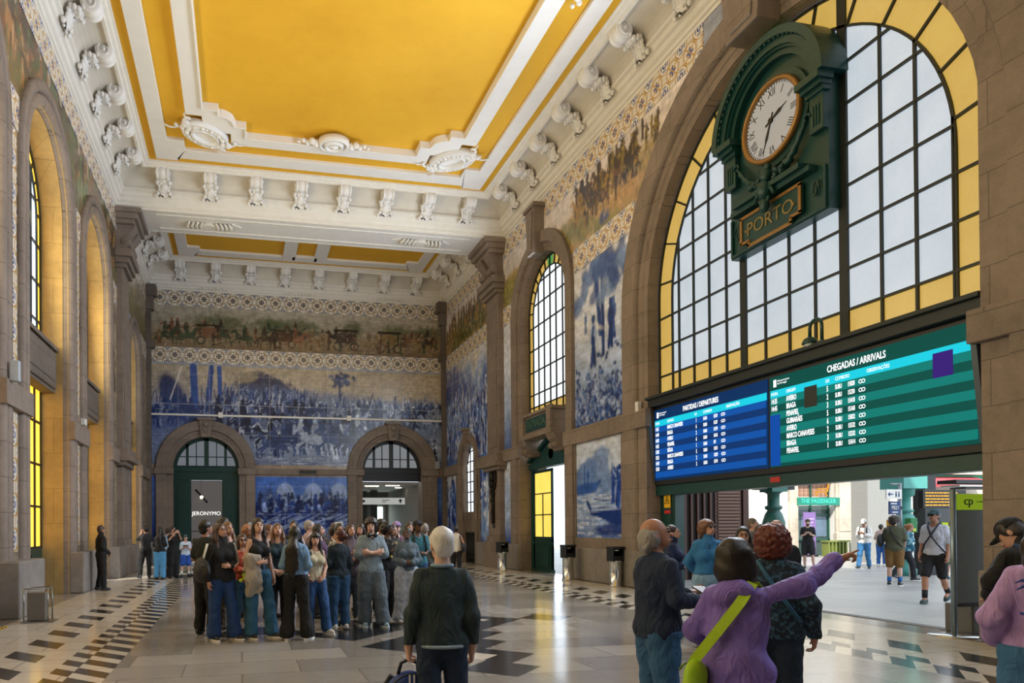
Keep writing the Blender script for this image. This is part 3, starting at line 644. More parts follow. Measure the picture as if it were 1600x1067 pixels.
# left wall windows: upper arch and lower door-height lights, deep in the reveal
for i, (c, r, z) in enumerate(LW):
    rr = r - .04; nn = -.62 
    window(TL, c, rr, z, 5.6, nn, [c - .9, c, c + .9], [6.5, 7.4, 8.3, 9.3], .34, [P_LW, P_LY], .022, greenw=.001)
    _wc[0] += 1; w = empty('window_%d' % _wc[0], TL(c, 1.1, nn), kind='structure'); T0 = w.location
    Tl = lambda s, zz, n, T0=T0: tuple(a - b for a, b in zip(TL(s, zz, n), T0))
    m = MB(); y2 = MB()
    for q in (-1, 1):
        a, b_ = sorted((c + q * .62, c + q * rr)); y2.box(a, b_, 1.15, 5.0, nn - .03, nn - .01, T=Tl)
    y2.build('pane', P_LY, w)
    m = MB()
    for s in (c - rr + .03, c - 1.15, c - .62, c + .62, c + 1.15, c + rr - .03): m.box(s - .022, s + .022, 1.12, 5.02, nn - .04, nn + .03, T=Tl)
    for zz in (1.14, 2.1, 3.1, 4.1, 5.0):
        for q in (-1, 1):
            a, b_ = sorted((c + q * .6, c + q * rr)); m.box(a, b_, zz - .025, zz + .025, nn - .04, nn + .03, T=Tl)
    m.build('glazing_bars', M['bars'], w)
    # closed lower door leaves either side, open doorway in the middle of three of the bays
    for q in (-1, 1):
        a, b_ = sorted((c + q * .62, c + q * rr)); d = MB().box(a, b_, 0.0, 1.12, nn - .04, nn + .02, T=Tl).box(a + .12, b_ - .12, .15, .98, nn + .02, nn + .05, T=Tl); d.build('door_panel', M['green_d'], w)
    # centre: open doorway in the far bays, yellow door in the others
    if abs(c - 21.95) > .1 and abs(c - 29.3) > .1:
        k = MB().box(c - .6, c + .6, 1.12, 5.0, nn - .03, nn - .01, T=Tl); k.build('door_pane', P_LY if i % 2 else P_LW, w)
        k = MB().box(c - .6, c + .6, 0, 1.12, nn - .04, nn + .02, T=Tl).box(c - .45, c + .45, .15, .98, nn + .02, nn + .05, T=Tl)
        for zz in (2.1, 3.1, 4.1): k.box(c - .6, c + .6, zz - .02, zz + .02, nn - .04, nn + .03, T=Tl)
        k.box(c - .02, c + .02, 0, 5, nn - .04, nn + .04, T=Tl); k.build('door_leaf', M['green_d'], w)
    # stone transom box across the opening
    m = MB(); zb, zt = 4.85, 5.85
    m.box(c - r, c + r, zb, zt, -.6, -.3, T=TL); m.box(c - r + .02, c + r - .02, zt, zt + .1, -.6, -.22, T=TL); m.box(c - r + .25, c + r - .25, zb + .18, zt - .18, -.3, -.28, T=TL)
    m.box(c - r + .12, c + r - .12, zb + .08, zt - .06, -.3, -.25, T=TL); m.box(c - r + .3, c + r - .3, zb + .25, zt - .25, -.25, -.23, T=TL)
    struct(m, 'trim_3', M['granite_dark'], bevel=.015)

# ENTRADA plaque boxes on brackets in the small right arches, doors underneath
for bi, (c, r, z) in enumerate(SM[:1]):
    e = empty('stone_balcony', (XR + .1, c, 4.3), label='carved stone balcony box under the narrow arched window, bearing a dark ENTRADA plate' if bi == 0 else 'carved stone balcony box behind the camera side pier, under the nearest narrow window', cat='balcony')
    T0 = e.location; Tl = lambda s, zz, n, T0=T0: tuple(a - b for a, b in zip(TR(s, zz, n), T0))
    m = MB(); m.box(c - 1.25, c + 1.25, 4.65, 5.25, -.3, .2, T=Tl); m.box(c - 1.32, c + 1.32, 5.25, 5.36, -.3, .28, T=Tl); m.box(c - 1.32, c + 1.32, 4.5, 4.65, -.3, .3, T=Tl)
    for q in (-1, 1): m.box(c + q * 1.1 - .15, c + q * 1.1 + .15, 4.6, 5.4, .15, .3, T=Tl)
    m.build('box', GY, e, bevel=.02)
    for q in (-1, 1):
        m = MB(); pts = [(-.3, 3.95), (-.02, 3.95), (.08, 4.05), (.05, 4.18), (.18, 4.3), (.28, 4.5), (-.3, 4.5)]
        m.loft([[Tl(c + q * 1.15 + dx, zz, n) for n, zz in pts] for dx in (-.3, .3)], 0, True, True, False)
        for k in range(4): m.loft([[Tl(c + q * 1.15 - .24 + k * .16 + dx, 4.12 + .1 * math.sin(t), .1 + .1 * math.cos(t)) for t in [2 * PI * u / 10 for u in range(10)]] for dx in (-.05, .05)], 0, True, True, True)
        m.build('bracket', GY, e, bevel=.01)
    MB().box(c - .85, c + .85, 4.74, 5.18, .2, .23, T=Tl).build('plate', M['green'], e)
    text_obj('ENTRADA', .36, plain('#4c6a60', .5, key='faded letters'), lambda u, v, n: Tl(c - u, 4.95 + v, .23 + n), e, 'lettering', .008, sx=.95)
    # portal: green pediment and frame, one open leaf with yellow panes
    g = empty('door_%d' % (bi + 1), (XR + .3, c, 0), kind='structure'); T0 = g.location; Tg = lambda s, zz, n, T0=T0: tuple(a - b for a, b in zip(TR(s, zz, n), T0))
    m = MB(); m.box(c - 1.75, c - 1.6, 0, 3.55, -.55, -.33, T=Tg); m.box(c + 1.6, c + 1.75, 0, 3.55, -.55, -.33, T=Tg); m.box(c - 1.75, c + 1.75, 3.55, 3.72, -.55, -.25, T=Tg)
    m.prism([(c - 1.75, 3.72), (c + 1.75, 3.72), (c, 4.42)], -.5, -.3, T=Tg); m.prism([(c - 1.85, 3.74), (c - 1.85, 3.86), (c, 4.6), (c + 1.85, 3.86), (c + 1.85, 3.74), (c, 4.46)], -.55, -.2, T=Tg)
    m.lathe([(.01, 0), (.2, 0), (.24, .03), (.01, .05)], Tg(c, 3.98, -.3), 14, axis='x')
    m.build('pediment', M['green'], g, bevel=.01)
    lf = MB(); a, b_ = c + .05, c + 1.58
    for s in (a, b_ - .1): lf.box(s, s + .1, .05, 3.5, -.42, -.36, T=Tg)
    lf.box(a, b_, .05, 1.2, -.42, -.36, T=Tg); lf.box(a, b_, 3.4, 3.5, -.42, -.36, T=Tg); lf.box(a + .25, b_ - .25, .2, .85, -.36, -.33, T=Tg); lf.box(a, b_, .95, 1.02, -.36, -.33, T=Tg); lf.box(a - .03, b_ + .03, 0, .1, -.44, -.3, T=Tg)
    for zz in (1.95, 2.68): lf.box(a, b_, zz - .02, zz + .02, -.41, -.355, T=Tg)
    lf.box((a + b_) / 2 - .02, (a + b_) / 2 + .02, 1.2, 2.68, -.41, -.355, T=Tg); lf.build('door_leaf', M['green_d'], g, bevel=.008)
    MB().box(a + .1, b_ - .1, 1.2, 3.4, -.4, -.385, T=Tg).build('yellow_pane', pane_mat('yellow door glass', '#d2a21c', '#f7dd6a', 1.0), g)
# glowing panel standing in for the bright outdoors through the far portal
c = SM[0][0]
m = MB(); m.box(c - 1.6, c + .05, 1.0, 2.1, -1.6, -1.58, T=TR); m.box(c - 1.6, c - 1.54, 0, 2.2, -1.62, -1.56, T=TR); m.box(c, c + .05, 0, 2.2, -1.62, -1.56, T=TR); m.build('outdoor_glow_screen', P_WHITE2, label='glowing white screen standing in for the bright outdoors behind the half open green door', cat='screen')

# back wall doors
def back_door(c, r, z, glass, idx):
    g = empty('door_%d' % idx, (c, YB + .4, 0), kind='structure'); T0 = g.location; Tl = lambda s, zz, n: tuple(a - b for a, b in zip(TB(s, zz, n), T0)); mt = M['green_d'] if idx == 3 else M['black']
    m = MB(); m.box(c - r, c + r, z - .12, z + .12, -.45, -.3, T=Tl); m.box(c - r, c + r, z - .5, z - .12, -.43, -.34, T=Tl); m.box(c - r, c + r, z + .1, z + .16, -.45, -.26, T=Tl)
    ring = [[(c + (r - d) * math.cos(t), z + (r - d) * math.sin(t), e) for d, e in ((0, -.45), (0, -.33), (.16, -.33), (.16, -.45))] for t in [PI - PI * q / 30 for q in range(31)]]
    m.loft(ring, 0, True, True, False, T=Tl)
    for s, t in ((c - .85, .06), (c, .1), (c + .85, .06)): m.box(s - t, s + t, z, z + math.sqrt(r * r - min(r * r, (s - c) ** 2)) - .05, -.43, -.33, T=Tl)
    for s in (c - .45, c + .45): m.box(s - .02, s + .02, z, z + 1.3, -.42, -.34, T=Tl)
    m.box(c - r * .92, c + r * .92, z + .55, z + .59, -.42, -.34, T=Tl); m.build('fanlight_frame', mt, g)
    k = MB().prism([(c - r + .1, z)] + arc_pts(c, r - .1, z, 24) + [(c + r - .1, z)], -.41, -.4, T=Tl); k.build('fanlight_pane', glass, g); return g, Tl
GL_D = plain('#6d7076', .15, key='grey fanlight glass'); GL_D2 = plain('#7d8086', .15, key='grey fanlight glass', var=.3)
g, Tl = back_door(*BK[0], emit('#8e949c', .35, 'pale fanlight glass'), 3); c = BK[0][0]
for q in (-1, 1):
    m = MB(); a, b_ = sorted((c + q * .74, c + q * 1.47)); m.box(a, b_, 0, 3.8, -.44, -.34, T=Tl)
    for za, zb in ((.15, .8), (1.0, 2.55), (2.8, 3.6)): m.box(a + .13, b_ - .13, za, zb, -.34, -.31, T=Tl); m.box(a + .2, b_ - .2, za + .08, zb - .08, -.31, -.29, T=Tl)
    m.build('door_leaf', M['green_d'], g, bevel=.008)
MB().box(c - .72, c + .72, .3, 3.78, -.5, -.49, T=Tl).build('glass', emit('#7b7674', .30, 'shop glass'), g)
MB().box(c - .74, c + .74, 0, .35, -.46, -.36, T=Tl).box(c - .74, c - .69, .3, 3.8, -.48, -.4, T=Tl).box(c + .69, c + .74, .3, 3.8, -.48, -.4, T=Tl).box(c - .7, c + .7, 1.42, 1.46, -.48, -.44, T=Tl).build('glass_frame', M['green_d'], g)
text_obj('JERONYMO', .25, emit('#f4f2ec', 1.0, 'white letters'), lambda u, v, n: Tl(c - .02 + u, 2.25 + v, -.47 + n), g, 'lettering', .004)
t = empty('pendant_lamp', (c - .25, YB + .2, 2.8), label='thin slanted black pendant lamp with a warm spot behind the cafe glass', cat='lamp')
MB().tube([(-.25, .15, .55), (.28, .15, -.05)], .045, 8).build('tube_shade', M['black'], t); MB().tube([(0, .15, .2), (0, .15, 1.0)], .006, 6).build('cord', M['black'], t)
MB().sphere((.02, .13, .2), .075).build('bulb', emit('#ffe0a0', 6, 'bulb'), t)
g, Tl = back_door(*BK[1], emit('#a4a8ac', .35, 'pale fanlight glass'), 4); c = BK[1][0]
# corridor behind the right back door: pale ceiling with lamp strips, sign beam, columns, bright exit
m = MB(); m.box(c - 1.5, c + 1.7, -.05, 0, YB + .9, YB + 9.0) if False else None
cor = empty('door_5', (c, YB + .9, 0), kind='structure')
Tc = lambda x, y, zz: (x, y, zz)
MB().box(-1.6, 1.7, 0, 8, 3.7, 3.8).build('ceiling', M['plaster_w'], cor)
MB().box(-1.7, -1.6, 0, 8, 0, 3.8).box(1.6, 1.7, 0, 8, 0, 3.8).build('side_wall', plain('#8b8784', .6, key='grey corridor wall'), cor)
MB().box(-1.7, 1.7, 8, 8.1, 0, 3.8).build('end_wall', plain('#6f6c69', .6, key='grey corridor wall'), cor)
MB().box(-1.35, -.55, 7.9, 7.98, .3, 2.8).box(.65, 1.25, 7.9, 7.98, .3, 2.8).build('exit_light', emit('#dff0ea', 2.2, 'daylit exit'), cor)
MB().box(-.45, .1, 7.0, 7.5, 0, 3.8).box(.25, .6, 6.2, 6.6, 0, 3.8).build('column', plain('#5f5f60', .5, key='grey column'), cor)
MB().box(-.9, -.2, 1.6, 1.75, 3.67, 3.7).box(.1, .8, 1.2, 1.35, 3.67, 3.7).box(1.0, 1.3, 3.0, 3.2, 3.67, 3.7).build('ceiling_strip', emit('#fff6e0', 5, 'strip light'), cor)
sg_ = empty('hanging_sign', (c, YB + 2.2, 2.9), label='long white hanging sign with arrows inside the corridor behind the right back arch', cat='sign')
MB().box(-1.25, 1.1, 0, .08, -.17, .17).build('sign_box', emit('#b9bab6', .55, 'sign face'), sg_)
MB().box(-.1, .28, -.01, 0, .03, .06).box(-.1, .12, -.01, 0, -.06, -.03).box(-1.1, -.98, -.01, 0, -.06, .06).build('printed_marks', M['black'], sg_); MB().box(.82, .9, -.02, 0, -.1, .08).prism([(.74, .0), (.98, .0), (.86, .12)], -.02, 0, T=lambda s, zz, n: (s, n, zz)).build('arrow', plain('#1f3d7a', .5), sg_)

# gothic style slim window in the far right bay
for c, r, z in GO:
    _wc[0] += 1; w = empty('window_%d' % _wc[0], TR(c, 1.9, -.2), kind='structure'); T0 = w.location; Tl = lambda s, zz, n, T0=T0: tuple(a - b for a, b in zip(TR(s, zz, n), T0))
    MB().prism([(c - r, 2.2)] + [(c - r, z)] + arc_pts(c, r, z, 20) + [(c + r, z), (c + r, 2.2)], -.26, -.24, T=Tl).build('pane', P_WHITE2, w)
    b = MB()
    for k in range(5): s = c - r + r * 2 * k / 4; b.box(s - .02, s + .02, 2.2, z + math.sqrt(max(0, r * r - (s - c) ** 2)), -.24, -.2, T=Tl)
    for k in range(7): zz = 2.2 + k * .45; b.box(c - r, c + r, zz - .02, zz + .02, -.24, -.2, T=Tl)
    b.tube([Tl(c + .8 * r * math.cos(t), z + .1 + .8 * r * math.sin(t), -.2) for t in [PI * q / 12 for q in range(13)]], .02, 6)
    b.build('glazing_bars', M['bars'], w); struct(MB().box(c - r, c + r, 0, 2.2, -.3, -.18, T=TR), 'wall_right_infill', GY)
m = MB()
for k in range(15): s = 28.7 + k * .125; m.tube([TR(s, 0, -.15), TR(s, 1.25, -.15)], .018, 6); m.lathe([(.018, 0), (.04, .03), (.001, .14)], TR(s, 1.22, -.15), 6)
for zz in (.2, 1.0): m.box(28.65, 30.5, zz - .02, zz + .02, -.17, -.13, T=TR)
m.build('iron_railing', M['black'], label='dark spiked iron railing in front of the slim arched window in the far right corner', cat='railing')

# ------------------------------------------------------------------ departures and arrivals board
BD = empty('departure_board', (XR + .1, 11.6, 2.4), label='long wall mounted train board with blue departures half and green arrivals half', cat='information board')
T0 = BD.location; Tb = lambda s, zz, n: tuple(a - b for a, b in zip(TR(s, zz, n), T0))
MB().box(7.66, 15.55, 2.52, 4.42, -.5, -.12, T=Tb).build('casing', M['black'], BD, bevel=.015)
ARC, DPC = ['#0b6f68', '#05463f'], ['#0c4a97', '#0a2f63']
def screen(nm, s_left, s_right, z0, z1, dark, rows, head, title, text, cols, split=None):
    m = MB().box(s_right, s_left, z0, z1, -.12, -.105, T=Tb); e = m.build(nm, emit(head, .55, 'screen'), BD)
    H = z1 - z0; rh = H * .695 / 8.6; zt = z1 - H * .235; out = []
    for k in range(9):
        mm = MB().box(s_right + .04, s_left - .02, max(z0 + .03, zt - (k + 1) * rh), zt - k * rh, -.105, -.101, T=Tb)
        mm.build('row', emit(rows[k % 2], .85, 'screen row'), e)
    MB().box(s_right + .02, s_left - .02, zt, zt + H * .085, -.105, -.100, T=Tb).build('header_bar', emit('#17bcd0', .85, 'screen header'), e)
    W = emit('#f2f6f8', .95, 'screen text')
    f = lambda s, zz: (lambda u, v, n: Tb(s - u, zz + v, -.099 + n))
    text_obj(title, .16, W, f(9.74 if split else 13.75, zt + H * .155), e, 'title', .001, sx=.68, bold=.02)
    for t_, s in cols: text_obj(t_, .085, W, f(s_left - s, zt + H * .042), e, 'column_title', .001, 'LEFT', sx=.72)
    for k, row in enumerate(text):
        for t_, s, sz in row: text_obj(t_, sz, W, f(s_left - s, zt - (k + .5) * rh), e, 'row_text', .001, 'LEFT', sx=.52, bold=.022)
        # operator mark: two linked rings
        q = MB(); sc = s_left - cols[-2][1] - (.5 if split else .62)
        for dx in (0, .055): q.tube([Tb(sc - dx + .03 * math.cos(t), zt - (k + .5) * rh + .028 * math.sin(t), -.098) for t in [2 * PI * u / 12 for u in range(12)]], .007, 4, closed=True)
        q.build('operator_mark', W, e)
    MB().box(s_left - .17, s_left - .10, zt + H * .12, zt + H * .2, -.105, -.1, T=Tb).build('logo', W, e)
    text_obj('Infraestruturas\nde Portugal', .05, W, f(s_left - .2, zt + H * .165), e, 'logo_text', .001, 'LEFT')
    return e
dep = [('14:35', 'MARCO CANAVESES', '1', '15529'), ('14:40', 'BRAGA', '6', '15227'), ('14:50', 'AVEIRO', '2', '15739'), ('14:55', 'PENAFIEL', '6', '15415'), ('15:00', 'RÉGUA', '1', '871'), ('15:25', 'MARCO CANAVESES', '5', '15531'), ('15:40', 'BRAGA', '2', '15229'), ('15:50', 'AVEIRO', '5', '15741')]
arr = [('14:35', 'AVEIRO', '5', '15828'), ('14:45', 'BRAGA', '2', '15230'), ('', 'PENAFIEL', '3', '15418'), ('', 'GUIMARÃES', '5', '15168'), ('', 'AVEIRO', '6', '15832'), ('', 'MARCO CANAVESES', '2', '15532'), ('', 'BRAGA', '3', '15232'), ('', 'PENAFIEL', '1', '15414')]
rowsf = lambda L, z, k=1: [[(a, .04, z), (b, (.53 if k else .42), z), (c_, (1.60 if k else 1.34), z), ('SUBU', (1.86 if k else 1.52), z * .8), (d, (2.2 if k else 1.77), z * .8)] for a, b, c_, d in L]
screen('departures_screen', 15.5, 11.72, 2.64, 4.34, 0, DPC, '#0a3568', 'PARTIDAS / DEPARTURES', rowsf(dep, .125), [('HORA', .04), ('DESTINO', .53), ('LN', 1.56), ('COMBOIO', 1.86), ('OBSERVAÇÕES', 2.6)])
e = screen('arrivals_screen', 11.66, 7.74, 2.64, 4.34, 0, ARC, '#07544c', 'CHEGADAS / ARRIVALS', rowsf(arr, .135, 0), [('HORA', .04), ('ORIGEM', .42), ('LN', 1.32), ('COMBOIO', 1.52), ('OBSERVAÇÕES', 2.14)], True)
MB().box(11.4, 11.65, 2.66, 3.62, -.105, -.098, T=Tb).build('faulty_block', emit('#0c4fae', .6, 'screen'), e)
MB().box(10.53, 10.81, 3.63, 4.0, -.1, -.096, T=Tb).build('dead_block', plain('#1b2426', .5), e)
MB().box(8.11, 8.41, 3.66, 4.02, -.1, -.096, T=Tb).build('dead_block', emit('#3a1f7d', .6, 'screen'), e)
text_obj('IP  Infraestruturas', .1, M['whitepaint'], lambda u, v, n: Tb(11.95 - u, 4.52 + v, -.02 + n), BD, 'lettering', .003, 'LEFT')
MB().box(7.5, 15.6, 2.28, 2.52, -.5, -.18, T=Tb).build('lower_beam', M['green'], BD, bevel=.01)
MB().box(11.5, 11.75, 2.36, 2.46, -.18, -.17, T=Tb).build('red_label', plain('#b8322c', .5), BD)
MB().box(7.6, 15.6, 4.42, 4.66, -.5, 0.02, T=Tb).box(7.6, 15.6, 4.6, 4.67, -.5, .1, T=Tb).build('upper_beam', M['bars'], BD, bevel=.01)
for s0, s1 in ((7.68, 15.52),):
    pass
for s, sg in ((7.72, 1), (15.56, -1)):
    sc_ = MB(); sc_.prism([(-.02, 4.1), (.06, 4.1), (-.1, 2.65), (-.18, 2.65)], s - .05, s + .03, T=lambda a, b, n: Tb(n, b, a)); sc_.build('side_strut', plain('#4b5661', .4, .4), BD)
# green jamb posts at the sides of the big passage
for s in (15.42,):
    m = MB().box(s - .42, s + .17, 0, 2.3, -.55, -.3, T=TR).box(s - .3, s + .05, .2, 2.0, -.3, -.28, T=TR); g = m.build('green_post', M['green_d'], label='dark green iron panel post with a yellow warning sticker left of the passage', cat='post', bevel=.01)
    q = MB().box(s - .28, s - .02, 1.98, 2.3, -.28, -.272, T=TR); q.build('warning_sticker', plain('#e3b21c', .5), g)
    q = MB(); q.tube([TR(s - .15 + dx, zz, -.268) for dx, zz in ((.09, 2.09), (0, 2.24), (-.09, 2.09))], .011, 5, closed=True); q.box(s - .16, s - .14, 2.13, 2.18, -.27, -.26, T=TR); q.build('warning_triangle', M['black'], g)
    MB().box(s - .27, s - .03, 1.84, 1.92, -.28, -.272, T=TR).build('red_sticker', plain('#c0282a', .5), g)
# swan neck lamp above the board
L_ = empty('swan_neck_lamp', TR(10.25, 4.66, .05), label='small green swan neck spotlight standing on the beam above the board', cat='lamp')
pth = [(0, 0, 0), (0, 0, .3)] + [(-.0, .13 - .13 * math.cos(t), .3 + .13 * math.sin(t)) for t in [PI * k / 8 for k in range(9)]] + [(0, .26, .16)]
MB().tube(pth, .028, 8).box(-.05, .05, -.06, .06, 0, .03).build('arm', M['green'], L_)
MB().lathe([(.03, .16), (.1, .12), (.13, .05), (.12, .03), (.01, .06)], (0, .26, 0), 14).build('lamp_head', M['green'], L_)
MB().lathe([(.02, -.02), (.09, .01), (.1, .04)], (0, .26, 0), 14).build('glass', plain('#c9d4d2', .2), L_)

# ------------------------------------------------------------------ station clock
CK = empty('station_clock', TR(11.36, 7.0, -.1), label='large dark green cast iron station clock with white roman dial and PORTO plate', cat='clock')
T0 = CK.location; Tk = lambda s, zz, n: tuple(a - b for a, b in zip(TR(s, zz, n), T0))
cy_, cz_ = 11.36, 9.08
m = MB(); m.prism([(10.16, 6.93), (12.62, 6.93), (12.62, 9.3)] + arc_pts(11.39, 1.18, 9.3, 20, 0, PI)[0:] + [(10.16, 9.3)], -.28, -.05, T=Tk)
m.build('backboard', M['green'], CK)
m = MB()
for rr, w_, n0, n1 in ((1.2, .16, -.05, .18), (1.34, .14, -.28, .26), (1.02, .1, -.05, .08), (1.1, .05, -.05, .13)):
    ring = [[(11.39 + (rr + d) * math.cos(t), 9.2 + (rr + d) * math.sin(t), e) for d, e in ((-w_ / 2, n0), (-w_ / 2, n1), (w_ / 2, n1), (w_ / 2, n0))] for t in [PI * q / 36 for q in range(37)]]
    m.loft(ring, 0, True, True, False, T=Tk)
for k in range(34):
    t = PI * (k + .5) / 34; m.sphere(Tk(11.39 + 1.28 * math.cos(t), 9.2 + 1.28 * math.sin(t), .2), .045, 6, 4)
m.build('hood', M['green'], CK)
m = MB()
for s in (10.3, 12.48):
    m.box(s - .15, s + .15, 8.3, 9.0, -.05, .07, T=Tk); m.box(s - .22, s + .22, 9.0, 9.08, -.05, .2, T=Tk); m.box(s - .2, s + .2, 8.92, 9.0, -.05, .12, T=Tk); m.box(s - .26, s + .26, 9.08, 9.2, -.05, .28, T=Tk)
    for q in (-.06, 0.0, .06): m.box(s + q - .015, s + q + .015, 8.4, 8.75, .07, .09, T=Tk)
m.box(10.4, 12.4, 7.68, 7.78, -.05, .14, T=Tk); m.box(10.55, 12.25, 7.78, 7.88, -.05, .22, T=Tk)
for s0, s1, z0, z1 in ((10.2, 12.58, 6.95, 7.0), (10.2, 10.25, 7, 7.7), (12.53, 12.58, 7, 7.7)): m.box(s0, s1, z0, z1, -.05, 0, T=Tk)
m.build('mouldings', M['green'], CK, bevel=.008)
# cornucopias, mask and scrolls
m = MB()
for sg in (-1, 1):
    pts = []; rad = []
    for k in range(15):
        t = k / 14; pts.append(Tk(11.39 + sg * (.2 + .66 * t), 7.98 + .08 * math.sin(t * 2) + .55 * t ** 2.2, .08 + .02 * math.sin(t * 40))); rad.append(.105 - .075 * t + .012 * math.sin(t * 60))
    m.tube(pts, rad, 10)
    for k in range(16): a, b = random.Random(k + 50 * sg).uniform(0, 2 * PI), random.Random(k * 3 + sg).uniform(0, .13); m.sphere(Tk(11.39 + sg * (.3 + b * math.cos(a)), 8.0 + b * math.sin(a) * .9, .15 + .04 * math.cos(a * 3)), .045, 6, 5)
    q = [Tk(11.39 + sg * (.88 + (.1 - .012 * k) * math.cos(k * .7)), 8.62 + (.1 - .012 * k) * math.sin(k * .7), .08) for k in range(8)]; m.tube(q, .022, 6)
    q = [Tk(11.39 + sg * (.08 + .16 * math.cos(t * .8) * (1 - t / 9)), 7.62 + .2 * math.sin(t * .8) * (1 - t / 9), .2) for t in range(9)]; m.tube(q, .035, 6)
    q = [Tk(11.39 + sg * (.98 + .09 * math.cos(t * .9) * (1 - t / 10)), 7.35 + .2 * math.sin(t * .9) * (1 - t / 10), .0) for t in range(10)]; m.tube(q, .02, 6)
m.sphere(Tk(11.39, 8.05, .16), .11, 10, 8, sz=1.3); m.sphere(Tk(11.39, 7.78, .2), .13, 10, 8, sz=1.5); m.sphere(Tk(11.39, 7.5, .2), .09, 8, 8, sz=1.6); m.sphere(Tk(11.39, 8.22, .12), .07, 8, 6)
m.build('relief_ornament', M['green'], CK)
def disc(mb, c0, c1, r, n0, n1, T, seg=48): mb.prism([(c0 + r * math.cos(2 * PI * k / seg), c1 + r * math.sin(2 * PI * k / seg)) for k in range(seg)], n0, n1, T=T)
m = MB(); disc(m, cy_, cz_, .86, -.05, .02, Tk); m.build('dial_bed', M['green'], CK)
m = MB(); m.loft([[(cy_ + (rr) * math.cos(t), cz_ + (rr) * math.sin(t), e) for rr, e in ((.66, .02), (.66, .1), (.70, .13), (.745, .1), (.75, .02))] for t in [2 * PI * q / 48 for q in range(49)]], 0, True, False, True, T=Tk); m.build('gilt_rim', M['gold'], CK)
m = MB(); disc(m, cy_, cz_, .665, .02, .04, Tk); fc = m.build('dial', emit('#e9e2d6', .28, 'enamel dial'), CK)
m = MB()
for k in range(60):
    t = 2 * PI * k / 60; q = .022 if k % 5 else .032
    m.prism([(cy_ + rr * math.cos(t) - e * math.sin(t), cz_ + rr * math.sin(t) + e * math.cos(t)) for rr, e in ((.625, -q / 2.4), (.655, -q / 2.4), (.655, q / 2.4), (.625, q / 2.4))], .04, .045, T=Tk)
m.build('minute_marks', M['black'], fc)
for k, nm in enumerate(['XII', 'I', 'II', 'III', 'IIII', 'V', 'VI', 'VII', 'VIII', 'IX', 'X', 'XI']):
    t = 2 * PI * k / 12
    def f(u, v, n, t=t):
        # local frame on the dial: up = outward. screen right = -s
        a = -math.sin(t) * 1; ox, oz = math.sin(t), math.cos(t); rr = .52 + v
        px, pz = ox * rr + oz * u, oz * rr - ox * u
        return Tk(cy_ - px, cz_ + pz, .041 + n)
    text_obj(nm, .21, M['black'], f, fc, 'numeral', .002, sx=.75)
def hand(name, ang, L, w0):
    ox, oz = math.sin(ang), math.cos(ang); m = MB()
    P = [(-w0 * .5, -.14), (w0 * .5, -.14), (w0 * .35, 0), (w0, L * .55), (w0 * .3, L * .7), (0, L), (-w0 * .3, L * .7), (-w0, L * .55), (-w0 * .35, 0)]
    m.prism([(cy_ - (ox * v + oz * u), cz_ + (oz * v - ox * u)) for u, v in P], .06, .075, T=Tk); m.build(name, M['black'], CK)
hand('minute_hand', 2 * PI * 33.5 / 60, .56, .03); hand('hour_hand', 2 * PI * 2.35 / 12, .42, .04)
m = MB(); disc(m, cy_, cz_, .05, .05, .09, Tk, 16); m.build('hand_boss', M['black'], CK)
# PORTO plate
m = MB().prism([(10.68, 7.08), (10.9, 7.08), (10.9, 6.99), (12.02, 6.99), (12.02, 7.08), (12.24, 7.08), (12.24, 7.6), (10.68, 7.6)], -.02, .03, T=Tk); pl = m.build('name_plate', M['green'], CK)
m = MB(); w_ = .055
for s0, s1, z0, z1 in ((10.68, 12.24, 7.56, 7.62), (10.68, 10.74, 7.08, 7.6), (12.18, 12.24, 7.08, 7.6), (10.68, 10.94, 7.07, 7.12), (11.98, 12.24, 7.07, 7.12), (10.9, 10.95, 6.98, 7.1), (11.97, 12.02, 6.98, 7.1), (10.9, 12.02, 6.96, 7.02)): m.box(s0, s1, z0, z1, .03, .055, T=Tk)
m.build('gilt_border', M['gold'], pl)
GLT = plain('#8f7d4c', .45, .3, key='dull gilt'); text_obj('PORTO', .36, GLT, lambda u, v, n: Tk(11.46 - u, 7.3 + v, .03 + n), pl, 'lettering', .008)
m = MB()
for s in (10.86, 12.07): m.sphere(Tk(s, 7.3, .04), .035, 8, 6)
m.build('stud', GLT, pl)

# ------------------------------------------------------------------ ceiling
PW, PL_, CV, YE = M['plaster_w'], M['plaster'], M['cove'], M['yellow']
ZC = 13.46
def frame(m, x0, x1, y0, y1, prof, mi=0):
    rings = [[(x0 + i, y0 + i, z), (x1 - i, y0 + i, z), (x1 - i, y1 - i, z), (x0 + i, y1 - i, z)] for i, z in prof]
    m.loft(rings, mi, True, False, False)
def coffer(x0, x1, y0, y1, mats):
    a = MB(); frame(a, x0, x1, y0, y1, [(0, 12.33), (.03, 12.33), (.03, 12.4), (.08, 12.42), (.08, 12.5), (.15, 12.55), (.18, 12.66), (.24, 12.7), (.27, 12.8), (.34, 12.84), (.34, 12.92), (.30, 12.93)]); struct(a, 'trim_4', PL_)
    c_ = [(.30 + .70 * math.sin(t) ** .8 if False else .30 + .70 * (1 - math.cos(t)), 12.93 + .45 * math.sin(t)) for t in [PI / 2 * k / 8 for k in range(9)]]
    b = MB(); frame(b, x0, x1, y0, y1, c_); o = struct(b, 'ceiling_cove', CV)
    d = MB(); frame(d, x0, x1, y0, y1, [(1.0, 13.38), (.96, 13.36), (1.0, 13.30), (1.07, 13.30), (1.10, 13.35), (1.17, 13.37), (1.2, 13.41), (1.27, 13.42), (1.27, ZC)]); struct(d, 'trim_4', PL_)
def bandpath(m, path, w_, z0, z1, side=1):   # raised flat band between a closed/open polyline and its offset to the left
    pass
def plate(name, x0, x1, y0, y1, z, mat, th=.2): return struct(MB().box(x0, x1, y0, y1, z, z + th), name, mat)
